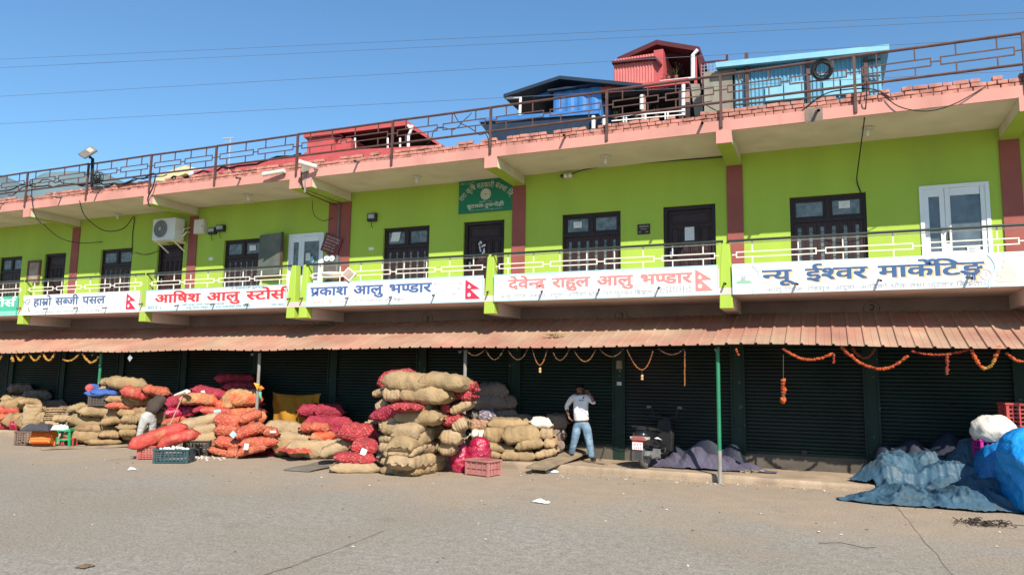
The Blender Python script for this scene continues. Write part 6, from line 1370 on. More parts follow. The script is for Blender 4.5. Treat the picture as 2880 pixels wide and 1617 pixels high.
c = zc(zM, 350, 805, 1365); crate('crate', 'dark teal crate full of garlic at the front of the orange pile', .74, .46, .30, TEALC, c+Vector((0, .28, 0)), .48, 5, 9)
garlic_c = c+Vector((0, .28, 0))
c = zc(zM, 825, 1060, 1252); crate('crate', 'black crate below the second bright red sack', .60, .42, .34, BLACKC, c+Vector((0, .2, 0)), .62, 6, 8)
sp = at(*zA(930, 840), -.75); crate('crate', 'dark grey crate with a blue cloth on top of the left jute stack', .64, .46, .30, GREYC, sp+Vector((0, .2, .02)), .65, 6, 9)
c = zc(zA, 250, 470, 1225); tl = Matrix.Rotation(R(-108), 4, 'X'); crate('crate', 'bright orange crate tipped up on its side at the left kerb', .50, .40, .30, ORC, c+Vector((0, .12, .02)), .55, 5, 8, panel=True, tilt=Matrix.Translation((0, -.10, .28)) @ tl)
c = zc(zA, 140, 270, 1210); crate('crate', 'old brown grey crate left of the bright orange one', .55, .40, .36, mat('brown_crate_plastic', (.15, .10, .075), .6, .25, 5), c+Vector((0, .2, 0)), .5)
# things in and on the crates
t = thing('garlic_heap', 'white garlic bulbs heaped in the dark teal crate', 'garlic', garlic_c+Vector((0, 0, .26))); m = MB(); rr = random.Random(2); GW = mat('garlic_skin', (.74, .68, .64), .6, .2, 20)
for k in range(60): a = rr.uniform(0, 6.28); r_ = rr.random()**.5; Mz = Matrix.Rotation(.48, 3, 'Z'); p = garlic_c+Mz @ Vector((r_*math.cos(a)*.30, r_*math.sin(a)*.17, .27+.05*(1-r_)+rr.uniform(-.02, .02))); m.blob(p, .033, .033, .03, 7, 5, .3, seed=k)
m.build('bulbs', GW, t, smooth=True)
def cloth(name, label, c, W, D, amp, m, seed, rz=0, edge=.25, base=0, nu=34, nv=22, shape=None, cat='cloth', freq=3.2, thick=.006, drop=0):
    """crumpled cloth lying over something: ragged outline, folds, edges dropping"""
    mb = MB()
    def f(u, v):
        x, y = (u-.5)*W, (v-.5)*D; n = noise.noise(Vector((x*freq/W*1.6+seed, y*freq/D*1.6, seed*.3))); n2 = noise.noise(Vector((x*9/W+seed, y*9/D, 4))); n3 = abs(noise.noise(Vector((x*15/W+y*6/D+seed, y*8/D, 9))))
        ex = 1+edge*noise.noise(Vector((u*4, v*4, seed+7))); r_ = max(abs(u-.5), abs(v-.5))*2
        z = amp*(.55+.6*n+.3*n2+.22*n3)*max(0, 1-r_**3.0) + base
        if shape: z += shape(u, v)
        if drop: z -= drop*max(0, r_-.72)/.28
        return Vector((x*ex, y*ex, max(z, .004 if not drop else -9)))
    mb.grid(nu, nv, f); o = mb.build(name, m, smooth=True, recalc=False); o.location = c; o.rotation_euler = (0, 0, rz)
    sm = o.modifiers.new('thickness', 'SOLIDIFY'); sm.thickness = thick; sm.offset = 1
    return tag(o, label, cat)
BLUEC = mat('royal_blue_cloth', (.05, .11, .34), .8, .2, 4, .5, 20)
LATE = []
c = at(*zA(370, 1035), -2.3); cloth('folded_cloth', 'charcoal cloth draped over the orange crate and the green stool', at(*zA(372, 1022), -1.95)-Vector((0, 0, .03)), .72, .36, .10, mat('charcoal_cloth', (.05, .05, .06), .9, .2, 4, .2, 30), 8, .55, drop=.10)
cloth('plastic_sheet', 'pale blue white plastic sheet on the green stool', at(*zA(585, 1030), -2.0)-Vector((0, 0, .02)), .34, .26, .07, mat('pale_plastic', (.60, .66, .70), .3, .1, 5, spec=.6), 12, .5, drop=.06)
# green plastic stool
c = zc(zA, 460, 645, 1215)+Vector((.05, .18, 0)); t = thing('plastic_stool', 'green plastic stool beside the orange crate', 'stool', c, .5); GP = mat('green_plastic', (.01, .36, .13), .4, .12, 5, spec=.5); M_ = Matrix.Translation(c) @ Matrix.Rotation(.5, 4, 'Z'); m = MB(); m.box(-.17, .17, -.15, .15, .40, .435, M_); m.box(-.18, .18, -.16, .16, .37, .399, M_); m.build('seat', GP, t, bevel=.01)
for sx in (-1, 1):
    for sy in (-1, 1): m = MB(); m.bar(M_ @ Vector((sx*.14, sy*.12, .37)), M_ @ Vector((sx*.185, sy*.165, 0)), .06, .03); m.build('leg', GP, t)
m = MB(); m.bar(M_ @ Vector((-.165, -.145, .16)), M_ @ Vector((.165, -.145, .16)), .02, .04); m.bar(M_ @ Vector((-.165, .145, .16)), M_ @ Vector((.165, .145, .16)), .02, .04); m.build('stretcher', GP, t)
c = zc(zA, 580, 640, 1212)+Vector((.1, .1, 0)); t = thing('plastic_stool', 'low red plastic stool frame half under the green stool', 'stool', c, .5); RP_ = mat('red_plastic', (.45, .05, .05), .4, .15, 5); M_ = Matrix.Translation(c) @ Matrix.Rotation(.5, 4, 'Z'); m = MB(); m.box(-.15, .15, -.12, .12, .16, .19, M_); m.build('seat', RP_, t, bevel=.01)
for sx in (-1, 1):
    for sy in (-1, 1): m = MB(); m.bar(M_ @ Vector((sx*.125, sy*.1, .16)), M_ @ Vector((sx*.14, sy*.115, 0)), .04, .03); m.build('leg', RP_, t)
# carton, planks, boards
c = zc(zA, 1150, 1295, 1200); t = thing('carton', 'grey brown carton box at the right foot of the left stack', 'carton', c+Vector((0, .2, 0)), .6); M_ = Matrix.Translation(c+Vector((0, .2, 0))) @ Matrix.Rotation(.6, 4, 'Z'); m = MB(); m.box(-.22, .22, -.18, .18, 0, .36, M_); CARD = mat('grey_card', (.27, .23, .16), .9, .2, 3, .2, 20); m.build('box', CARD, t, bevel=.006); m = MB(); m.box(-.22, -.005, -.18, .18, .363, .371, M_); m.box(.005, .22, -.18, .18, .363, .371, M_); m.build('flap', CARD, t)
WOODP = mat('weathered_plank', (.27, .205, .135), .85, .3, 4, .3, 25, streak=False)
def plank(label, a, b, w, h, m=WOODP):
    a, b = Vector(a), Vector(b); t = MB(); d = (b-a); N = 12; side = Vector((-d.y, d.x, 0)).normalized(); vs = []
    for i in range(N+1):
        q = a.lerp(b, i/N)+Vector((0, 0, .008*math.sin(i*.7))); e = .01*noise.noise(q*4)
        for s_, z in ((-1, 0), (1, 0), (1, 1), (-1, 1)): vs.append(q+side*(w/2+e)*s_+Vector((0, 0, z*h)))
    t.add(vs, [(i*4+k, i*4+(k+1) % 4, i*4+4+(k+1) % 4, i*4+4+k) for i in range(N) for k in range(4)]+[(0, 1, 2, 3), (N*4+3, N*4+2, N*4+1, N*4)])
    o = t.build('plank', m, bevel=.004); return tag(o, label, 'plank')
plank('long rough plank on the ground before the left jute stack', atz(*zA(395, 1252), .01), atz(*zA(1290, 1222), .01), .24, .05)
plank('wide weathered board lying flat left of the red onion sacks', atz(*zV(745, 1184), .012), atz(*zV(850, 1160), .05), .62, .02, mat('grey_board', (.17, .145, .115), .85, .2, 3, .2, 25))
pa, pb = atz(*zC(740, 1190), .10), at(*zC(1000, 1045), 1.35)
rb_ = at(1640, 1268, 1.45); rb_.z = min(rb_.z, .40)
plank('wide plank ramp under the man, from road up to the shop sill', Vector((-3.66, -.60, .085)), rb_, .50, .05)
plank('thin board on the pavement under the man', at(*zC(990, 1100), .5)*0+Vector((-3.05, .85, .152)), Vector((-2.45, .42, .152)), .12, .025)
# yellow sheet hung in the shade
YEL = mat('mustard_sheet', (.36, .17, .015), .8, .2, 2); a = at(*zB(262, 600), .9); b = at(*zB(735, 600), .9); zb = at(*zB(500, 900), .9).z; m = MB()
m.grid(30, 14, lambda u, v: Vector((a.x+(b.x-a.x)*(u*(1-.10*(1-v))+.05*(1-v))+.03*math.sin(v*6), .95+.06*math.sin(u*16+v*2)+.05*noise.noise(Vector((u*5, v*3, 1))), zb+(a.z-zb)*v-.06*math.sin(u*math.pi)*(v > .9))))
o = m.build('yellow_sheet', YEL, smooth=True, recalc=False); o.modifiers.new('thickness', 'SOLIDIFY').thickness = .004; tag(o, 'mustard yellow sheet hanging in the shade behind the orange pile', 'sheet')
# balance pole with white tube head leaning on the orange pile
pa, pb = at(*zM(665, 840), -1.1), at(*zM(850, 420), -.75); t = thing('pole_scale', 'thin pink pole with a white roll across its top, leaning on the orange pile', 'pole', pa); m = MB(); m.tube([pa, pb], .014, 7); m.build('shaft', mat('pale_wood_pole', (.45, .24, .18), .6, .15, 5), t)
m = MB(); m.tube([at(*zM(730, 442), -.8), at(*zM(900, 385), -.8)], [.03, .055], 10); m.blob(at(*zM(905, 395), -.8), .09, .07, .05, 9, 7, .4); m.build('white_roll', WHITEBAG, t); m = MB(); q = at(*zM(663, 855), -1.12); m.box(q.x-.05, q.x+.05, q.y-.03, q.y+.03, q.z-.08, q.z+.06); m.build('grip', mat('grey_blue_plastic', (.25, .32, .36), .5, .1, 5), t)
# paper tags tied to sacks
def sack_tag(label, px, py, yf, w, h, m, conv, rz=0):
    c = at(*conv(px, py), yf); t = thing('sack_tag', label, 'tag', c); q = MB(); M_ = Matrix.Translation(c) @ Matrix.Rotation(vface(c), 4, 'Z') @ Matrix.Rotation(R(rz), 4, 'Y'); N = 4
    q.grid(N, N, lambda u, v: M_ @ Vector(((u-.5)*w, -.02*math.sin(u*3)-.012*(v-.5)**2, (v-.5)*h))); o = q.build('card', m, t, recalc=False); o.modifiers.new('thickness', 'SOLIDIFY').thickness = .002
    q = MB(); q.tube([M_ @ Vector((0, 0, h/2)), M_ @ Vector((-.05, .08, h/2+.12))], .004, 4); q.build('string', STR, t)
CY = mat('pale_cyan_tag', (.35, .58, .66), .6, .1, 9)
sack_tag('pale blue tag on the bright red net sack, upper orange pile', 1308, 660, -.62, .16, .10, CY, zM, -10); sack_tag('pale blue tag on a dark string across the orange sacks', 1525, 972, -1.42, .13, .12, CY, zM, 40); sack_tag('white tag hanging low on the orange sacks', 1700, 1135, -1.6, .10, .14, PAPER, zM, 5); sack_tag('white tag on the middle red onion sack', 522, 1062, -2.15, .12, .13, PAPER, zN, 20); sack_tag('small white scrap on the topmost crimson sack', 1115, 408, -.15, .09, .13, PAPER, zM, -15); sack_tag('white scrap at the right end of the orange pile', 2062, 932, -1.1, .13, .05, PAPER, zM, 0)
# coloured ribbon on the grey post
t = thing('ribbon', 'yellow orange and green ribbon tied round the grey post', 'ribbon', at(*zM(1870, 330), -.26)); 
for nm, pts, mm in (('yellow_knot', [(1800, 270), (1880, 290), (1850, 370), (1830, 330)], mat('yellow_cloth', (.70, .36, .04), .8, .2, 9)), ('orange_tail', [(1860, 330), (1900, 310), (1940, 350), (1880, 385)], mat('orange_cloth', (.66, .20, .04), .8, .2, 9)), ('green_tail', [(1875, 390), (1900, 390), (1898, 490), (1878, 480)], mat('mint_cloth', (.12, .42, .28), .8, .2, 9))):
    q = MB(); V4 = [at(*zM(*p_), -.27) for p_ in pts]; cen = sum(V4, Vector())/len(V4); n = len(V4); q.add(V4+[cen+Vector((0, -.04, 0))]+[v+Vector((0, .02, 0)) for v in V4], [(i, (i+1) % n, n) for i in range(n)]+[(i, n+1+i, n+1+(i+1) % n, (i+1) % n) for i in range(n)]+[tuple(range(n+1, 2*n+1))]); q.build(nm, mm, t)
# red net cloth on the ground
cloth('empty_net_bag', 'flattened bright red empty net bag on the low sacks', at(*zB(470, 1105), -.95)-Vector((0, 0, .10)), 1.1, .5, .13, REDPLAST, 21, -.5, edge=.35); cloth('empty_net_bag', 'pink plastic net rag on the ground right of the orange pile', atz(*zB(255, 1180), .01), .55, .4, .14, MAGENTA, 24, .2, edge=.6); cloth('empty_sack', 'empty grey jute sack spread flat on the ground before the low sacks', atz(*zB(560, 1185), .008), 1.5, .6, .05, mat('grey_jute', (.24, .19, .13), .95, .2, 4, .3, 55), 27, -.25, edge=.4)
# litter: garlic husks, paper bits
hk = MB(); rr = random.Random(12)
for k in range(70):
    q = atz(*zM(rr.uniform(810, 1420), rr.triangular(1225, 1345, 1310)), 0); q.z = gz(q.x, q.y)+.012; s_ = rr.uniform(.012, .045); M_ = Matrix.Translation(q) @ Matrix.Rotation(rr.uniform(0, 6), 4, 'Z') @ Matrix.Rotation(rr.uniform(-.9, .9), 4, 'X'); hk.blob((0, 0, 0), s_, s_*.8, s_*.35, 6, 4, .6, Matrix.Rotation(rr.uniform(0, 6), 3, 'Z'), k); n_ = 6*5
    for i in range(len(hk.v)-n_, len(hk.v)): hk.v[i] = tuple(M_ @ Vector(hk.v[i]))
tag(hk.build('garlic_husks', mat('husk', (.62, .55, .47), .8, .25, 9)), 'scatter of white garlic husks on the ground before the orange pile', 'litter', kind='stuff')
lt = MB(); rr = random.Random(6)
for k in range(330):
    if k < 150: q = Vector((rr.uniform(-12, 4), -.12-abs(rr.gauss(0, .35)), 0))
    elif k < 250: q = Vector((rr.uniform(-16, 4), rr.uniform(-4.5, -.4), 0))
    else: q = Vector((rr.uniform(-9, 7), rr.uniform(-10.5, -3), 0))
    q.z = gz(q.x, q.y)+.006; s_ = rr.uniform(.008, .026); lt.cur = rr.choice([0, 0, 1, 1, 2]); a = rr.uniform(0, 6.3); M_ = Matrix.Translation(q) @ Matrix.Rotation(a, 4, 'Z') @ Matrix.Rotation(rr.uniform(-.4, .4), 4, 'X'); lt.add([M_ @ Vector((s_*x, s_*y*.7, z*s_)) for x, y, z in ((-1, -1, 0), (1, -.7, 0), (.8, 1, 0), (-.9, .8, 0), (0, 0, .7))], [(0, 1, 4), (1, 2, 4), (2, 3, 4), (3, 0, 4), (0, 3, 2, 1)])
tag(lt.build('pebbles', [mat('pale_bits', (.55, .47, .38), .8, .2, 20), mat('brown_bits', (.16, .11, .07), .9, .2, 20), mat('grey_bits', (.28, .25, .22), .9, .2, 20)]), 'small pale and brown bits scattered over the dusty ground', 'litter', kind='stuff')
def scrap(label, px, py, w, d, h, m, seed, conv=zV): cloth('litter_scrap', label, atz(*conv(px, py), .008), w, d, h, m, seed, seed*.7, edge=.7, cat='litter', nu=12, nv=10)
scrap('crumpled white plastic scrap lying alone in mid road', 1362, 1263, .24, .13, .06, PAPER, 31); scrap('small white scrap on the road before the left stack', 332, 1181, .14, .1, .06, PAPER, 33); scrap('white paper flake among the garlic husks', 520, 1140, .34, .2, .10, PAPER, 35); scrap('cream flake beside the white one among the husks', 1300, 1230, .22, .15, .08, WHITEBAG, 37, zM); scrap('pale plastic wrapper under the plank ramp', 760, 1228, .26, .12, .05, PVC, 41, zC); scrap('dark plastic wrapper left of the plank ramp', 575, 1232, .26, .1, .04, DKBOX, 43, zC); scrap('brown flat leaf scrap on the front road at the left', 215, 1425, .12, .09, .03, mat('brown_bits', (.16, .11, .07)), 47)
t = MB(); rr = random.Random(9); c0 = atz(*zV(2480, 1320), .01)
for k in range(85):
    a = rr.uniform(0, 6.3); q = c0+Vector((rr.gauss(0, .15), rr.gauss(0, .10), rr.uniform(0, .05))); l = rr.uniform(.04, .16); t.tube([q, q+Vector((math.cos(a)*l*.5, math.sin(a)*l*.5, rr.uniform(0, .05))), q+Vector((math.cos(a+.6)*l, math.sin(a+.6)*l, rr.uniform(-.01, .02)))], .006, 4)
tag(t.build('dead_twigs', mat('dark_twig', (.045, .035, .025), .9, .3, 9)), 'dark dried twigs and leaves on the road at the lower right', 'twigs')
t = MB(); c0 = atz(*zV(2060, 1365), .012); t.tube([c0, c0+Vector((.25, .05, .02)), c0+Vector((.5, -.08, .01)), c0+Vector((.62, -.02, .015))], .004, 5); tag(t.build('dead_twigs', mat('dark_twig', (.045, .035, .025))), 'single thin curved twig on the road right of the middle', 'twigs')
c0 = Vector((.55, .25, PZ+.01)); t = MB(); rr = random.Random(19)
for k in range(50): a = rr.uniform(0, 6.3); q = at(*zS(1640+rr.uniform(-70, 60), 1130), .1)*0+Vector((.42+rr.gauss(0, .12), .62+rr.gauss(0, .06), PZ+rr.uniform(.005, .05))); t.bar(q, q+Vector((math.cos(a)*.12, math.sin(a)*.08, rr.uniform(-.01, .03))), .012)
tag(t.build('wood_shavings', mat('straw', (.36, .29, .14))), 'straw and wood scraps sticking out under the purple grey cloth', 'straw')
# ------------------------------------------------------------------ tarpaulins and bundles on the right
SLATE = mat('slate_blue_tarpaulin', (.048, .105, .155),   .55, .25, 3, .55, 6, spec=.35, col2=(.075, .115, .135), thr=(2.2, .5, .7), bdist=.05); PURP = mat('purple_grey_tarpaulin', (.085, .076, .112), .7, .2, 3, .6, 9, bdist=.04); BRIGHT = mat('bright_blue_tarpaulin', (.008, .25, .66), .42, .12, 3, .8, 7, spec=.5, col2=(.015, .30, .70), thr=(4, .5, .7), bdist=.06); INDIGO = mat('shade_dark_indigo_tarpaulin', (.010, .013, .028), .6, .2, 3, .2, 25)  # indigo kept near black so its sunlit folds still look shaded
def drape(name, label, outline, peaks, m, seed, res=74, fold=.05, y_scale=1.0, cat='tarpaulin', ground=lambda x, y: 0, rough_edge=.05):
    """sheet thrown over a heap: ground outline polygon, bumps (x, y, height, spread), sharp folds"""
    xs_ = [p[0] for p in outline]; ys_ = [p[1] for p in outline]; x0, x1, y0, y1 = min(xs_), max(xs_), min(ys_), max(ys_); n = len(outline)
    def inside(x, y):
        c = False; j = n-1
        for i in range(n):
            xi, yi = outline[i]; xj, yj = outline[j]
            if (yi > y) != (yj > y) and x < (xj-xi)*(y-yi)/(yj-yi+1e-12)+xi: c = not c
            j = i
        return c
    def edge_d(x, y):
        d = 9
        for i in range(n):
            a, b = Vector(outline[i]), Vector(outline[(i+1) % n]); q = Vector((x, y)); ab = b-a; t = max(0, min(1, (q-a).dot(ab)/ab.length_squared)); d = min(d, (q-a-ab*t).length)
        return d
    N = res; M2 = max(12, int(res*(y1-y0)/(x1-x0)*1.0)); mb = MB(); idx = {}
    for j in range(M2+1):
        for i in range(N+1):
            x = x0+(x1-x0)*i/N; y = y0+(y1-y0)*j/M2; xw = x+rough_edge*noise.noise(Vector((x*4, y*4, seed))); yw = y+rough_edge*noise.noise(Vector((x*4, y*4, seed+9)))
            if not inside(xw, yw): continue
            d = edge_d(x, y); h = 0
            for px, py, ph, sp_ in peaks: h = max(h, ph*math.exp(-((x-px)**2+((y-py)*y_scale)**2)/(sp_*sp_))) if ph > 0 else h
            w = min(1, d/.30); warp = Vector((x+.2*noise.noise(Vector((x*2, y*2, seed))), y, 0))
            r1 = 1-abs(noise.noise(Vector((warp.x*3.0+warp.y*1.2, warp.y*2.2, seed)))*2.2); r2 = 1-abs(noise.noise(Vector((warp.x*9+warp.y*3, warp.y*2.2+warp.x*1.2, seed+3)))*2); r3 = noise.noise(Vector((x*20, y*17, seed)))
            z = h*min(1, d/.22)**.7 + fold*(.30+.70*w)*(max(0, r1)*.9+max(0, r2)*.42+.18*r3)*(.55+h*.7)+.012
            idx[(i, j)] = len(mb.v); mb.v.append((x, y, max(.006, z)+ground(x, y)))
    for (i, j), a in list(idx.items()):
        q = [(i, j), (i+1, j), (i+1, j+1), (i, j+1)]
        if all(k in idx for k in q): mb.f.append([idx[k] for k in q]); mb.mi.append(0)
    o = mb.build(name, m, smooth=True, recalc=False); sd = o.modifiers.new('round', 'SUBSURF'); sd.levels = 1; sd.render_levels = 1; sm = o.modifiers.new('thickness', 'SOLIDIFY'); sm.thickness = .006
    return tag(o, label, cat)
step = lambda x, y: PZ*min(1, max(0, (y-KY+.02)/.06))
G = lambda x, y: tuple(atz(*zT(x, y), 0))[:2]
drape('tarpaulin', 'crumpled slate blue tarpaulin spread from the pavement onto the road', [(2.05, -1.42), (2.7, -1.62), (3.5, -1.55), (4.1, -1.62), (4.75, -1.4), (4.9, -.5), (4.9, 1.2), (3.7, 1.38), (2.75, 1.15), (2.35, .55), (2.2, .28), (2.65, -.05), (2.45, -.45), (2.0, -1.15)],
      [(3.05, .75, .46, .52), (3.55, .85, .48, .5), (4.3, .7, .70, .5), (3.9, .2, .34, .6), (2.8, .2, .28, .5), (3.1, -.75, .16, .5), (4.0, -.9, .22, .6), (4.5, -.3, .5, .5)], SLATE, 4, 150, .15, ground=step)
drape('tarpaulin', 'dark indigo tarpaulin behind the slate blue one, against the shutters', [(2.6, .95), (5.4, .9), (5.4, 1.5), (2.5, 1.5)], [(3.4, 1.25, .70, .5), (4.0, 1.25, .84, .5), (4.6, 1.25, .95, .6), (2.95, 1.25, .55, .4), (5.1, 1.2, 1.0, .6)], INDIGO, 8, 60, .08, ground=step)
drape('tarpaulin', 'purple grey tarpaulin lying over a heap between scooter and green post', [(-1.75, .50), (-1.1, .42), (-.45, .40), (.25, .50), (.95, .62), (.98, .78), (.35, .98), (.3, 1.3), (-1.3, 1.3), (-1.7, 1.0)], [(-.62, .86, .34, .33), (-.28, .80, .24, .36), (-1.1, .9, .20, .28), (-1.55, .70, .20, .14), (.45, .80, .13, .35), (.0, 1.0, .2, .4)], PURP, 12, 120, .10, ground=lambda x, y: PZ, rough_edge=.05)
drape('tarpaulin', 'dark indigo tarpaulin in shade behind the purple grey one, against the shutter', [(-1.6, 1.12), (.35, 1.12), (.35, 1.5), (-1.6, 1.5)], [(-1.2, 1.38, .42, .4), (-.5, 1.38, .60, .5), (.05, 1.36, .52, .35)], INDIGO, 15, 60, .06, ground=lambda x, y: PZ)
# big bright blue bundle cut by the right edge
def heap(name, label, c, rx, ry, rz, m, seed, n=56, mm=34, fold=.10, cat='tarpaulin', flat=.35, sq=1.0, rz_=0):
    mb = MB(); vs = []
    for j in range(mm+1):
        t = math.pi*j/mm
        for k in range(n):
            a = 2*math.pi*k/n; ca, sa = math.cos(a), math.sin(a); ca, sa = math.copysign(abs(ca)**sq, ca), math.copysign(abs(sa)**sq, sa); v = Vector((math.sin(t)**sq*ca, math.sin(t)**sq*sa, math.cos(t))); s = Vector((seed, seed*.7, 0)); q = 1+.16*noise.noise(v*1.5+s)
            r1 = 1-abs(noise.noise(Vector((a*1.4+v.z*1.1, v.z*1.2, seed)))*2.4); r2 = 1-abs(noise.noise(v*5+s)*2.2); q += fold*(max(0, r1)*.7+max(0, r2)*.35-.3)*(.4+.6*math.sin(t))+.015*noise.noise(v*14)
            z = v.z*rz*q; z = max(z, -rz*flat+.02*noise.noise(v*6)); vs.append((v.x*rx*q, v.y*ry*q, z))
    mb.add(vs, [(j*n+k, j*n+(k+1) % n, (j+1)*n+(k+1) % n, (j+1)*n+k) for j in range(mm) for k in range(n)]); o = mb.build(name, m, smooth=True); o.location = c; o.rotation_euler = (0, 0, rz_); return tag(o, label, cat)
heap('tarpaulin_bundle', 'huge bright blue tarpaulin bundle cut off by the right picture edge', (5.42, -1.02, .60), .98, .92, .80, BRIGHT, 3, n=90, mm=50, flat=.74, sq=.62, rz_=-.12)
heap('tarpaulin_bundle', 'lower lump of bright blue tarpaulin at the left foot of the huge bundle', (4.60, -.15, .40), .38, .5, .60, mat('shaded_blue_tarpaulin', (.008, .16, .44), .45, .15, 3, .8, 8, spec=.5, bdist=.05), 6, flat=.62, sq=.8)  # same tarpaulin as the bundle, its shaded side put into a darker blue
heap('folded_cloth', 'royal blue cloth bunched on the dark grey crate', sp+Vector((.03, .18, .36)), .36, .24, .12, BLUEC, 23, fold=.5, cat='cloth', flat=.5, rz_=.65)
c = at(*zA(862, 712), -.75); heap('folded_cloth', 'upper end of the blue cloth standing over the left side of the crate', (c.x-.05, c.y+.15, sp.z+.46), .16, .14, .15, BLUEC, 27, fold=.4, cat='cloth', flat=.8)
heap('red_rag', 'pink red rag tucked into the blue cloth', (c.x+.03, c.y-.02, sp.z+.50), .10, .08, .10, mat('pink_red_rag', (.55, .09, .08), .8, .2, 5), 31, fold=.3, cat='rag', flat=.9)
c = at(*zT(1775, 345), .0); heap('woven_sack', 'bulging white woven sack on the magenta crate beside the blue bundle', (c.x, .15, c.z), .33, .30, .27, WHITEBAG, 9, fold=.14, cat='sack', flat=.7)
c = at(*zT(1720, 560), .1); crate('crate', 'magenta crate half hidden between tarpaulin and blue bundle', .56, .42, .62, VIO, (c.x+.1, .2, c.z-.42), .15, 5, 5)
pk = MB(); pk.box(c.x-.25, c.x+.45, -.05, .45, step(0, 1), c.z-.43); pb_ = pk.build('carton', mat('grey_card', (.27, .23, .16))); tag(pb_, 'carton under the magenta crate, hidden by the slate blue tarpaulin', 'carton')
c = at(*zT(2040, 300), .35); 
RC = mat('red_crate_plastic', (.44, .06, .05), .5, .15, 5, spec=.4); crate('crate', 'red crate topmost of the stack behind the blue bundle', .62, .44, .42, RC, (c.x+.10, .55, c.z-.02), .12, 5, 6)
crate('crate', 'tan crate under the red one, behind the blue bundle', .60, .42, .32, mat('tan_crate_plastic', (.45, .27, .14), .5, .15, 5), (c.x+.10, .55, c.z-.36), .12, 4, 6)
for k in range(3): crate('crate', ['dull red crate third from the top behind the blue bundle', 'dull red crate fourth from the top behind the blue bundle', 'lowest dull red crate standing on the pavement behind the blue bundle'][k], .60, .42, .30, REDC, (c.x+.10, .55, PZ+(2-k)*.303), .12, 4, 6)
# ------------------------------------------------------------------ people
def skin_obj(name, nodes, edges, m, parent, root, sub=2, extra=None, smooth=True):
    """one continuous surface grown round a skeleton: nodes name -> (x, y, z, r) or (x, y, z, rx, ry)"""
    ks = list(nodes); me = bpy.data.meshes.new(name); me.from_pydata([nodes[k][:3] for k in ks], [(ks.index(a), ks.index(b)) for a, b in edges], [])
    o = bpy.data.objects.new(name, me); COL.objects.link(o)
    o.modifiers.new('skin', 'SKIN').use_smooth_shade = True
    for k, v in zip(ks, me.skin_vertices[0].data):
        q = nodes[k]; v.radius = (q[3], q[4] if len(q) > 4 else q[3]); v.use_root = (k == root)
    if sub: s = o.modifiers.new('sub', 'SUBSURF'); s.levels = sub; s.render_levels = sub
    e = o.evaluated_get(bpy.context.evaluated_depsgraph_get()); m2 = bpy.data.meshes.new_from_object(e)
    o.modifiers.clear(); o.data = m2; bpy.data.meshes.remove(me)
    if extra:                                             # join further shapes (fingers, features) into the same mesh
        bm = bmesh.new(); bm.from_mesh(m2)
        for q in extra: bm.from_mesh(q)
        bm.to_mesh(m2); bm.free()
    m2.materials.clear(); m2.materials.append(m); m2.polygons.foreach_set('use_smooth', [True]*len(m2.polygons))
    if parent is not None: o.parent = parent
    return o
def temp_mesh(nodes, edges, root, sub=1):
    o = skin_obj('tmp', nodes, edges, SKIN, None, root, sub); me = o.data; bpy.data.objects.remove(o); return me
SKIN = mat('brown_skin', (.22, .105, .065), .55, .1, 12, spec=.35); HAIR = mat('black_hair', (.010, .008, .008), .6, .2, 30)
JEANS = mat('light_blue_denim', (.15, .245, .345), .9, .3, 6, .9, 11, col2=(.25, .35, .43), thr=(4, .48, .68), bdist=.04); SHIRT = mat('white_shirt_cloth', (.74, .73, .74), .85, .08, 5, .9, 9, bdist=.05); LEATHER = mat('brown_leather', (.035, .018, .013), .5, .2, 9)
def hand_mesh(w, d, palm_n, curl, s=1.0, spread=1.0, thumb_side=1):
    """palm and five fingers: wrist point w, pointing direction d, palm normal, curl in radians per joint"""
    w, d, n = Vector(w), Vector(d).normalized(), Vector(palm_n).normalized(); side = d.cross(n).normalized()*thumb_side; res = []
    nodes = {'w': (*w, .024*s, .020*s), 'p': (*(w+d*.045*s), .036*s, .018*s), 'k': (*(w+d*.085*s), .038*s, .015*s)}
    res.append(temp_mesh(nodes, [('w', 'p'), ('p', 'k')], 'p'))
    for i, (off, ln) in enumerate(((.030, .070), (.010, .080), (-.010, .074), (-.029, .058))):
        b = w+d*.080*s+side*off*s; dd = (d+side*off*3*spread).normalized(); pts = [b]; a = 0
        for q in (.45, .31, .24): a += curl*(1+.1*i); e = dd*math.cos(a)+n*math.sin(a); pts.append(pts[-1]+e*ln*q*s)
        res.append(temp_mesh({str(k): (*p_, (.0098-.0011*k)*s) for k, p_ in enumerate(pts)}, [('0', '1'), ('1', '2'), ('2', '3')], '0'))
    b = w+d*.028*s+side*.028*s; e = (d*.65+side*.75+n*.25).normalized(); pts = [b, b+e*.034*s]; e = (d*.9+side*.3+n*(.3+curl*.3)).normalized(); pts += [pts[-1]+e*.028*s]; pts += [pts[-1]+e*.022*s]
    res.append(temp_mesh({str(k): (*p_, (.0125-.0014*k)*s) for k, p_ in enumerate(pts)}, [('0', '1'), ('1', '2'), ('2', '3')], '0'))
    return res
def head_bits(c, yaw_m, s=1.0):
    """nose, lips, brows, ears as meshes to join; c = head centre, yaw_m maps face space (x right, -y front)"""
    out = []
    def bl(p, r): 
        m = MB(); m.blob((0, 0, 0), *r, 10, 8); me = bpy.data.meshes.new('t'); me.from_pydata([tuple(Vector(c)+yaw_m @ (Vector(v)+Vector(p))*s) for v in m.v], [], m.f); out.append(me)
    bl((0, -.098, -.015), (.014, .020, .026)); bl((0, -.106, -.028), (.019, .014, .011)); bl((0, -.092, -.062), (.026, .012, .009)); bl((0, -.088, -.10), (.024, .016, .016))
    for sx in (-1, 1): bl((sx*.036, -.088, .030), (.022, .010, .006)); bl((sx*.080, .005, .0), (.010, .022, .032))
    return out
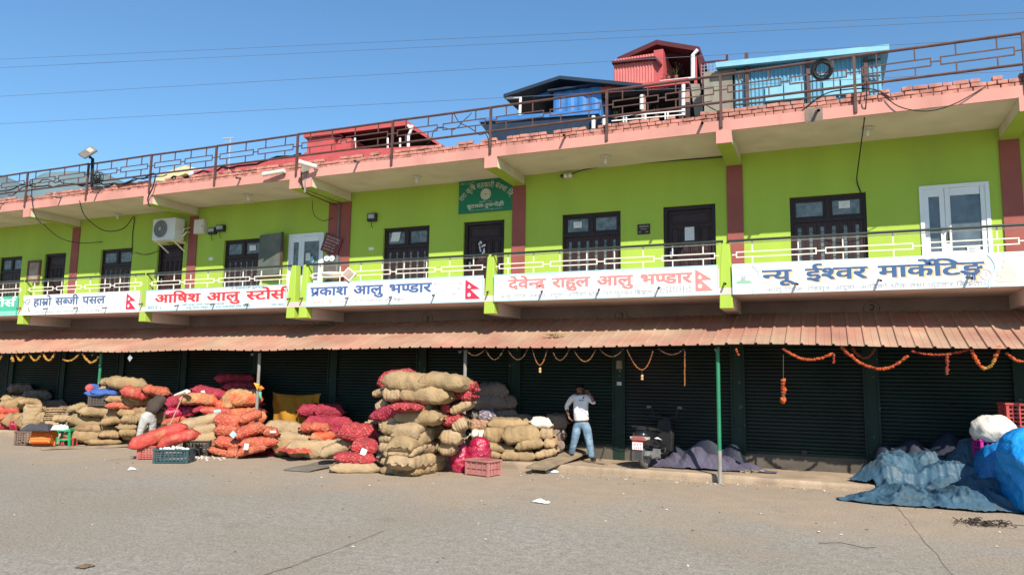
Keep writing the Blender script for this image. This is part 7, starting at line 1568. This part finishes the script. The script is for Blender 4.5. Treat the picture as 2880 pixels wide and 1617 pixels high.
# --- man standing with one foot on the plank, hand at his ear
PX0 = 1638.0; YM = .78; s0 = dist(at(PX0, 1200, YM))/FPX/5.355; base = at(1540+510/5.355, 1060+1250/5.355, YM)
zb_m = PZ+.012
man = thing('person', 'man in white sweater and pale jeans standing on the pavement, hand raised to his ear', 'person', (base.x, YM, zb_m))
def mp(cx, cy, y=0): p = at(1540+cx/5.355, 1060+cy/5.355, YM); return (p.x-base.x, y, p.z-zb_m)
hd = mp(492, 195, -.02); HR = Matrix.Rotation(R(18), 3, 'Z')
J = {'pel': (*mp(515, 690, .0), .15, .125), 'belly': (*mp(510, 560, -.035), .165, .150), 'chest': (*mp(500, 400, 0), .165, .120), 'ush': (*mp(495, 300, .01), .12, .085), 'neck': (*mp(494, 262, .0), .052, .055), 'jaw': (*mp(492, 228, -.03), .062, .070), 'head': (*mp(491, 185, -.012), .076, .092), 'top': (*mp(490, 150, .0), .066, .080),
     'shL': (*mp(372, 312, .01), .072), 'elL': (*mp(272, 438, .06), .048), 'wrL': (*mp(325, 585, -.05), .030),
     'shR': (*mp(612, 312, .01), .070), 'elR': (*mp(715, 395, -.06), .048), 'wrR': (*mp(668, 268, -.10), .029),
     'hipL': (*mp(455, 705, 0), .105), 'knL': (*mp(425, 915, -.05), .066), 'anL': (*mp(345, 1150, .06), .042), 'hipR': (*mp(575, 705, 0), .105), 'knR': (*mp(628, 930, -.04), .066), 'anR': (*mp(668, 1195, -.02), .042)}
E_ = [('pel', 'belly'), ('belly', 'chest'), ('chest', 'ush'), ('ush', 'neck'), ('neck', 'jaw'), ('jaw', 'head'), ('head', 'top'), ('ush', 'shL'), ('shL', 'elL'), ('elL', 'wrL'), ('ush', 'shR'), ('shR', 'elR'), ('elR', 'wrR'), ('pel', 'hipL'), ('hipL', 'knL'), ('knL', 'anL'), ('pel', 'hipR'), ('hipR', 'knR'), ('knR', 'anR')]
body = {k: (v[0], v[1], v[2], v[3]*.86, (v[4] if len(v) > 4 else v[3])*.86) if k not in ('neck', 'jaw', 'head', 'top', 'wrL', 'wrR') else v for k, v in J.items()}
hw = Vector(J['wrL'][:3]); hw2 = Vector(J['wrR'][:3])
ex = hand_mesh(hw, Vector((.10, -.02, -.17)), (.8, .2, .3), .35, 1.05, thumb_side=-1)+hand_mesh(hw2, Vector((-.10, -.02, .11)), (-.5, .75, -.2), .22, 1.05, 1.6, thumb_side=1)+head_bits(Vector(J['head'][:3]), HR)
skin_obj('body', body, E_, SKIN, man, 'pel', 2, ex)
def part_of(J_, keys, f, add=None, over=None):
    d = {k: (J_[k][0], J_[k][1], J_[k][2], J_[k][3]*f, (J_[k][4] if len(J_[k]) > 4 else J_[k][3])*f) for k in keys}
    d.update(over or {}); return d
lerp = lambda a, b, t: tuple(a[i]+(b[i]-a[i])*t for i in range(3))
sh = part_of(J, ('belly', 'chest', 'ush', 'shL', 'elL', 'shR', 'elR'), 1.10); sh['hem'] = (*mp(514, 632, -.02), .182, .158); sh['hem2'] = (*mp(514, 668, -.02), .180, .156); sh['col'] = (*mp(494, 274, .005), .070, .070)
sh['cufL'] = (*lerp(J['elL'], J['wrL'], .45), .046); sh['cufR'] = (*lerp(J['elR'], J['wrR'], .25), .050)
skin_obj('sweater', sh, [('hem2', 'hem'), ('hem', 'belly'), ('belly', 'chest'), ('chest', 'ush'), ('ush', 'col'), ('ush', 'shL'), ('shL', 'elL'), ('elL', 'cufL'), ('ush', 'shR'), ('shR', 'elR'), ('elR', 'cufR')], SHIRT, man, 'chest')
q = MB(); c = Vector(mp(530, 348, -.142)); q.prism([(c.x-.05, c.z-.012), (c.x+.05, c.z-.004), (c.x+.045, c.z+.008), (c.x-.045, c.z+.004)], c.y-.004, c.y+.02); o = q.build('chest_print', BLACKMARK); o.parent = man
jn = part_of(J, ('pel', 'hipL', 'knL', 'anL', 'hipR', 'knR', 'anR'), 1.10, over={'waist': (*mp(514, 600, -.01), .150, .132), 'heL': (*mp(338, 1172, .05), .064), 'heR': (*mp(668, 1222, -.03), .066)}); jn['anL'] = (*J['anL'][:3], .060); jn['anR'] = (*J['anR'][:3], .062); jn['knL'] = (*J['knL'][:3], .092); jn['knR'] = (*J['knR'][:3], .092); jn['hipL'] = (*J['hipL'][:3], .128); jn['hipR'] = (*J['hipR'][:3], .128); jn['anL'] = (*J['anL'][:3], .072); jn['anR'] = (*J['anR'][:3], .074)
skin_obj('jeans', jn, [('pel', 'waist'), ('pel', 'hipL'), ('hipL', 'knL'), ('knL', 'anL'), ('anL', 'heL'), ('pel', 'hipR'), ('hipR', 'knR'), ('knR', 'anR'), ('anR', 'heR')], JEANS, man, 'pel')
q = MB(); Mb = Matrix.Translation(Vector(mp(514, 646, -.01))) @ Matrix.Diagonal((1, .88, 1, 1)); q.lathe([(.150, -.016), (.160, -.016), (.160, .016), (.150, .016)], 28, Mb); o = q.build('belt', LEATHER); o.parent = man
for nm, (cx, cy, yy, rot) in (('sandal', (350, 1192, .03, 30)), ('sandal', (690, 1243, -.05, 38))):
    c = Vector(mp(cx, cy, yy)); q = MB(); Mf = Matrix.Translation(c) @ Matrix.Rotation(R(rot), 4, 'Z')
    q.blob((0, -.04, .028), .048, .125, .034, 14, 8, .08, None, 3); q.v = [tuple(Mf @ Vector(v)) for v in q.v]; o = q.build('shoe', LEATHER, smooth=True); o.parent = man
    q = MB(); q.blob((0, -.04, .004), .052, .135, .014, 14, 6); q.v = [tuple(Mf @ Vector(v)) for v in q.v]; s_ = q.build('sole', DKBOX, smooth=True); s_.parent = o
hc = Vector(J['head'][:3]); q = MB(); q.blob((0, .014, .030), .088, .104, .094, 18, 12, .06, None, 5)
vs = [(hc+HR @ Vector(v)) for v in q.v]; q.v = [tuple(v) for v in vs]
q.f = [f for f in q.f if not (sum((HR.transposed() @ (Vector(q.v[i])-hc)).y for i in f)/len(f) < -.035 and sum((Vector(q.v[i])-hc).z for i in f)/len(f) < .062) and sum((Vector(q.v[i])-hc).z for i in f)/len(f) > -.045]; q.mi = [0]*len(q.f)
o = q.build('hair', HAIR, smooth=True); o.parent = man
q = MB(); c = hw2+Vector((-.055, -.035, .075)); q.box(-.011, .011, -.006, .006, -.065, .065); Mp = Matrix.Translation(c) @ Matrix.Rotation(R(-18), 4, 'Y'); q.v = [tuple(Mp @ Vector(v)) for v in q.v]
# eyes
q = MB()
for sx in (-1, 1): q.blob(hc+HR @ Vector((sx*.035, -.086, .010)), .014, .008, .007, 8, 6)
o = q.build('eyes', DKBOX, smooth=True); o.parent = man
# --- man bending over the sacks, seen from behind
DKTOP = mat('dark_brown_top', (.055, .040, .032), .9, .2, 5, .9, 10, bdist=.04); PALEJ = mat('pale_grey_jeans', (.42, .42, .40), .9, .25, 5, .9, 11, bdist=.04)
YB2 = -.75; b0 = at(*zM(300, 1085), YB2); ben = thing('person', 'man in dark top and pale grey jeans bending over the sacks, seen from behind', 'person', (b0.x, YB2, 0.01)); vr = vface(b0); CR = Matrix.Rotation(vr, 3, 'Z'); sc_b = dist(b0)/FPX/4.8205
def bp_(cx, cy, d=0): v = CR @ Vector(((cx-300)*sc_b, d, 0)); return (v.x, v.y, (1085-cy)*sc_b)
B = {'pel': (*bp_(345, 672, 0), .155, .14), 'waist': (*bp_(375, 600, .06), .145, .12), 'chest': (*bp_(430, 500, .18), .165, .13), 'ush': (*bp_(475, 450, .27), .13, .10), 'neck': (*bp_(520, 462, .36), .055), 'head': (*bp_(560, 490, .44), .080, .09), 'top': (*bp_(580, 520, .48), .07), 'shL': (*bp_(395, 455, .28), .07), 'elL': (*bp_(340, 600, .40), .046), 'wrL': (*bp_(300, 700, .42), .03), 'shR': (*bp_(540, 480, .24), .07), 'elR': (*bp_(560, 620, .30), .046), 'wrR': (*bp_(535, 740, .36), .03),
     'hipL': (*bp_(295, 700, 0), .11), 'knL': (*bp_(255, 880, .03), .07), 'anL': (*bp_(225, 1055, 0), .045), 'hipR': (*bp_(400, 700, .03), .11), 'knR': (*bp_(405, 870, .10), .07), 'anR': (*bp_(385, 1040, .12), .045)}
EB = [('pel', 'waist'), ('waist', 'chest'), ('chest', 'ush'), ('ush', 'neck'), ('neck', 'head'), ('head', 'top'), ('ush', 'shL'), ('shL', 'elL'), ('elL', 'wrL'), ('ush', 'shR'), ('shR', 'elR'), ('elR', 'wrR'), ('pel', 'hipL'), ('hipL', 'knL'), ('knL', 'anL'), ('pel', 'hipR'), ('hipR', 'knR'), ('knR', 'anR')]
bodyB = {k: (*v[:3], v[3]*.86, (v[4] if len(v) > 4 else v[3])*.86) if k not in ('neck', 'head', 'top', 'wrL', 'wrR') else v for k, v in B.items()}
ex = hand_mesh(B['wrL'][:3], CR @ Vector((.0, .3, -.9)), CR @ Vector((1, 0, 0)), .3)+hand_mesh(B['wrR'][:3], CR @ Vector((-.1, .3, -.9)), CR @ Vector((-1, 0, 0)), .3, thumb_side=-1)
skin_obj('body', bodyB, EB, SKIN, ben, 'pel', 2, ex)
tp = part_of(B, ('waist', 'chest', 'ush', 'shL', 'elL', 'shR', 'elR'), 1.28); tp['hem'] = (*bp_(350, 640, .03), .165, .15); tp['cR'] = (*lerp(B['elR'], B['wrR'], .15), .052); tp['cL'] = (*lerp(B['elL'], B['wrL'], .5), .048); tp['col'] = (*lerp(B['ush'], B['neck'], .7), .07)
skin_obj('top', tp, [('hem', 'waist'), ('waist', 'chest'), ('chest', 'ush'), ('ush', 'col'), ('ush', 'shL'), ('shL', 'elL'), ('elL', 'cL'), ('ush', 'shR'), ('shR', 'elR'), ('elR', 'cR')], DKTOP, ben, 'chest')
jb = part_of(B, ('pel', 'hipL', 'knL', 'hipR', 'knR'), 1.22); jb['anL'] = (*B['anL'][:3], .072); jb['anR'] = (*B['anR'][:3], .072); jb['wa'] = (*bp_(355, 640, .03), .15, .14)
skin_obj('jeans', jb, [('pel', 'wa'), ('pel', 'hipL'), ('hipL', 'knL'), ('knL', 'anL'), ('pel', 'hipR'), ('hipR', 'knR'), ('knR', 'anR')], PALEJ, ben, 'pel')
for k in ('anL', 'anR'):
    q = MB(); Mf = Matrix.Translation(Vector(B[k][:3])+CR @ Vector((0, .07, -.035))) @ Matrix.Rotation(vr, 4, 'Z'); q.blob((0, 0, 0), .05, .13, .04, 12, 8); q.v = [tuple(Mf @ Vector(v)) for v in q.v]; o = q.build('shoe', LEATHER, smooth=True); o.parent = ben
q = MB(); c = Vector(B['head'][:3])*.5+Vector(B['top'][:3])*.5; q.blob(c, .098, .10, .098, 14, 10, .08); o = q.build('hair', HAIR, smooth=True); o.parent = ben
# ------------------------------------------------------------------ scooter parked with its tail to the road
SB = mat('gloss_black_paint', (.012, .012, .014), .22, .1, 5, spec=.6, coat=.6); SG = mat('grey_metal', (.30, .31, .30), .4, .2, 6, metal=.5); TYRE = mat('tyre_rubber', (.085, .083, .08), .85, .2, 12); TLR = mat('tail_lens_red', (.34, .11, .09), .25, .1, 6, spec=.6); CLR = mat('clear_lens', (.50, .45, .36), .2, .1, 6, spec=.6); CHR = mat('mirror_chrome', (.10, .105, .11), .2, .05, 5, metal=.3); SEATB = mat('black_seat_vinyl', (.02, .02, .02), .55, .1, 8)
p0 = at(1814, 1300, .22); p0.z = PZ; ph = at(1836, 1165, 1.35); hv = Vector((ph.x-p0.x, ph.y-p0.y, 0)).normalized(); hv = Vector((.22, .975, 0)).normalized(); ang = math.atan2(hv.y, hv.x)-math.pi/2
sc = thing('scooter', 'black scooter parked on the pavement with its tail and number plate to the road', 'scooter', p0, ang)
MSC = Matrix.Translation(p0) @ Matrix.Rotation(ang, 4, 'Z')
def sbuild(q, nm, m, par=None, **k):
    q.v = [tuple(MSC @ Vector(v)) for v in q.v]; return q.build(nm, m, par or sc, **k)
RY = Matrix.Rotation(R(90), 4, 'Y')
def wheel(y, r, w):
    q = MB(); M_ = Matrix.Translation((0, y, r)) @ RY; pr = [(r-.075, -w*.42), (r-.03, -w*.5), (r-.008, -w*.35), (r, 0), (r-.008, w*.35), (r-.03, w*.5), (r-.075, w*.42)]
    n = 32; vs = [M_ @ Vector((rr_*math.cos(2*math.pi*k/n), rr_*math.sin(2*math.pi*k/n), zz)) for rr_, zz in pr for k in range(n)]; q.add(vs, [(i*n+k, i*n+(k+1) % n, ((i+1) % 7)*n+(k+1) % n, ((i+1) % 7)*n+k) for i in range(7) for k in range(n)]); o = sbuild(q, 'wheel', TYRE, smooth=True)
    q = MB(); q.lathe([(0, -.045), (r-.12, -.04), (r-.076, -.045), (r-.076, .045), (r-.12, .04), (0, .045)], 24, Matrix.Translation((0, y, r)) @ RY)
    sbuild(q, 'rim', SG, o)
wheel(0, .235, .10); wheel(1.10, .235, .095)
def loft(secs, n=14):                                      # (y, half width, z low, z high) stations, rounded section
    q = MB(); vs = []
    for y, hw_, z0, z1 in secs:
        for k in range(n):
            a = 2*math.pi*k/n; c, s = math.cos(a), math.sin(a); c = math.copysign(abs(c)**.7, c); s = math.copysign(abs(s)**.7, s); vs.append((hw_*c, y, (z0+z1)/2+(z1-z0)/2*s))
    m_ = len(secs); q.add(vs, [(i*n+k, i*n+(k+1) % n, (i+1)*n+(k+1) % n, (i+1)*n+k) for i in range(m_-1) for k in range(n)]+[tuple(range(n))[::-1], tuple(range((m_-1)*n, m_*n))]); return q
sbuild(loft([(-.30, .05, .60, .70), (-.26, .15, .50, .77), (-.05, .20, .40, .79), (.25, .20, .34, .76), (.48, .16, .32, .66), (.56, .10, .30, .50)]), 'rear_body', SB, smooth=True)
sbuild(loft([(-.22, .09, .745, .79), (-.12, .14, .745, .84), (.15, .15, .735, .83), (.40, .13, .72, .80), (.58, .10, .68, .75)]), 'seat', SEATB, smooth=True)
sbuild(loft([(.50, .14, .24, .31), (.75, .15, .22, .29), (.95, .14, .24, .33)]), 'floorboard', SB, smooth=True)
q = MB(); q.prism([(-.17, .28), (.17, .28), (.20, .62), (.13, .96), (-.13, .96), (-.20, .62)], .93, 1.06); sbuild(q, 'leg_shield', SEATB, bevel=.02)
q = loft([(1.0, .10, .80, .98), (1.06, .15, .80, 1.06), (1.16, .11, .80, 1.02), (1.24, .04, .82, .92)]); sbuild(q, 'handlebar_cowl', SB, smooth=True)
q = MB(); q.tube([(-.34, .92, 1.02), (-.20, 1.0, 1.0), (.20, 1.0, 1.0), (.34, .92, 1.02)], .018, 8); h_ = sbuild(q, 'handlebar', DKBOX)
for sx in (-1, 1):
    q = MB(); q.tube([(sx*.34, .92, 1.02), (sx*.43, .88, 1.02)], .024, 9); sbuild(q, 'grip', SEATB, h_)
    q = MB(); q.tube([(sx*.25, .99, 1.02), (sx*.30, .98, 1.14), (sx*.35, .965, 1.20)], .011, 6); st_ = sbuild(q, 'mirror_stalk', DKBOX)
    q = MB(); q.blob((0, 0, 0), .07, .022, .05, 12, 8); q.v = [(v[0]+sx*.36, v[1]+.96, v[2]+1.22) for v in q.v]; mi_ = sbuild(q, 'mirror', SB, st_, smooth=True) if False else None
    q = MB(); q.blob((sx*.36, .965, 1.22), .072, .024, .050, 12, 8); mo_ = sbuild(q, 'mirror', SB, smooth=True); q = MB(); q.blob((sx*.36, .945, 1.22), .060, .010, .040, 12, 8); sbuild(q, 'mirror_glass', CHR, mo_, smooth=True)
q = MB(); q.tube([(0, 1.12, .80), (0, 1.10, .24)], .03, 8); sbuild(q, 'front_fork', DKBOX)
q = MB()
for k in range(9):
    a0, a1 = R(35+k*14), R(35+(k+1)*14); 
    q.add([(x, 1.10+.27*math.cos(a), .235+.27*math.sin(a)) for a in (a0, a1) for x in (-.06, .06)], [(0, 1, 3, 2)])
fd = sbuild(q, 'front_fender', SB); fd.modifiers.new('thickness', 'SOLIDIFY').thickness = .006
q = MB(); q.prism([(-.155, .575), (.155, .575), (.165, .625), (.10, .665), (-.10, .665), (-.165, .625)], -.315, -.20); tl_ = sbuild(q, 'tail_light', TLR, bevel=.012)
for sx in (-1, 1): q = MB(); q.prism([(sx*.12, .58), (sx*.19, .60), (sx*.20, .65), (sx*.12, .655)][::sx], -.29, -.16); sbuild(q, 'indicator', CLR, bevel=.008)
q = MB(); q.tube([(-.14, -.10, .80), (-.15, -.28, .86), (.15, -.28, .86), (.14, -.10, .80)], .016, 8); sbuild(q, 'grab_rail', SB)
q = MB(); q.box(-.115, .115, -.345, -.335, .40, .545); pl_ = sbuild(q, 'number_plate', PVC); q = MB(); q.box(-.12, .12, -.338, -.330, .545, .565); q.box(-.05, .05, -.335, -.20, .50, .56); sbuild(q, 'plate_holder', mat('plate_red', (.45, .06, .06), .5, .1, 5), pl_)
V_n, F_n, W_n = deva(['लु ४ प'], .0, 1); q = MB(); q.add([(-.09+a*.18/W_n, -.3475, .485+b*.05) for a, b in V_n], F_n); V_n, F_n, W_n = deva(['५०३२'], .0, 1); q.add([(-.09+a*.18/W_n, -.3475, .415+b*.07) for a, b in V_n], F_n); sbuild(q, 'plate_lettering', REDINK, pl_)
q = MB(); q.prism([(-.075, .20), (.075, .20), (.085, .41), (-.085, .41)], -.325, -.31); sbuild(q, 'mud_flap', mat('mud_flap', (.06, .06, .06), .7, .1, 6))
q = MB(); q.tube([(.15, .35, .22), (.16, .1, .26), (.165, -.22, .33)], [.045, .06, .05], 12); ms_ = sbuild(q, 'silencer', SG); q = MB(); q.prism([(-.10, .22), (.28, .26), (.30, .38), (-.05, .42)], .205, .215, Matrix.Rotation(R(90), 4, 'Z') @ Matrix.Diagonal((1, -1, 1, 1))); sbuild(q, 'heat_shield', SG, ms_)
q = MB(); q.prism([(-.05, .56), (.18, .60), (.42, .56), (.20, .635), (.05, .62)], .190, .196, Matrix.Rotation(R(90), 4, 'Z') @ Matrix.Diagonal((1, -1, 1, 1))); sbuild(q, 'side_decal', WHITEINK)
q = MB(); q.box(-.10, .12, -.05, .40, .18, .36); sbuild(q, 'engine', mat('engine_grey', (.16, .16, .16), .5, .2, 7, metal=.4), bevel=.03)
q = MB(); q.tube([(-.05, .45, .2), (-.16, .40, .0)], .012, 6); sbuild(q, 'side_stand', SG)
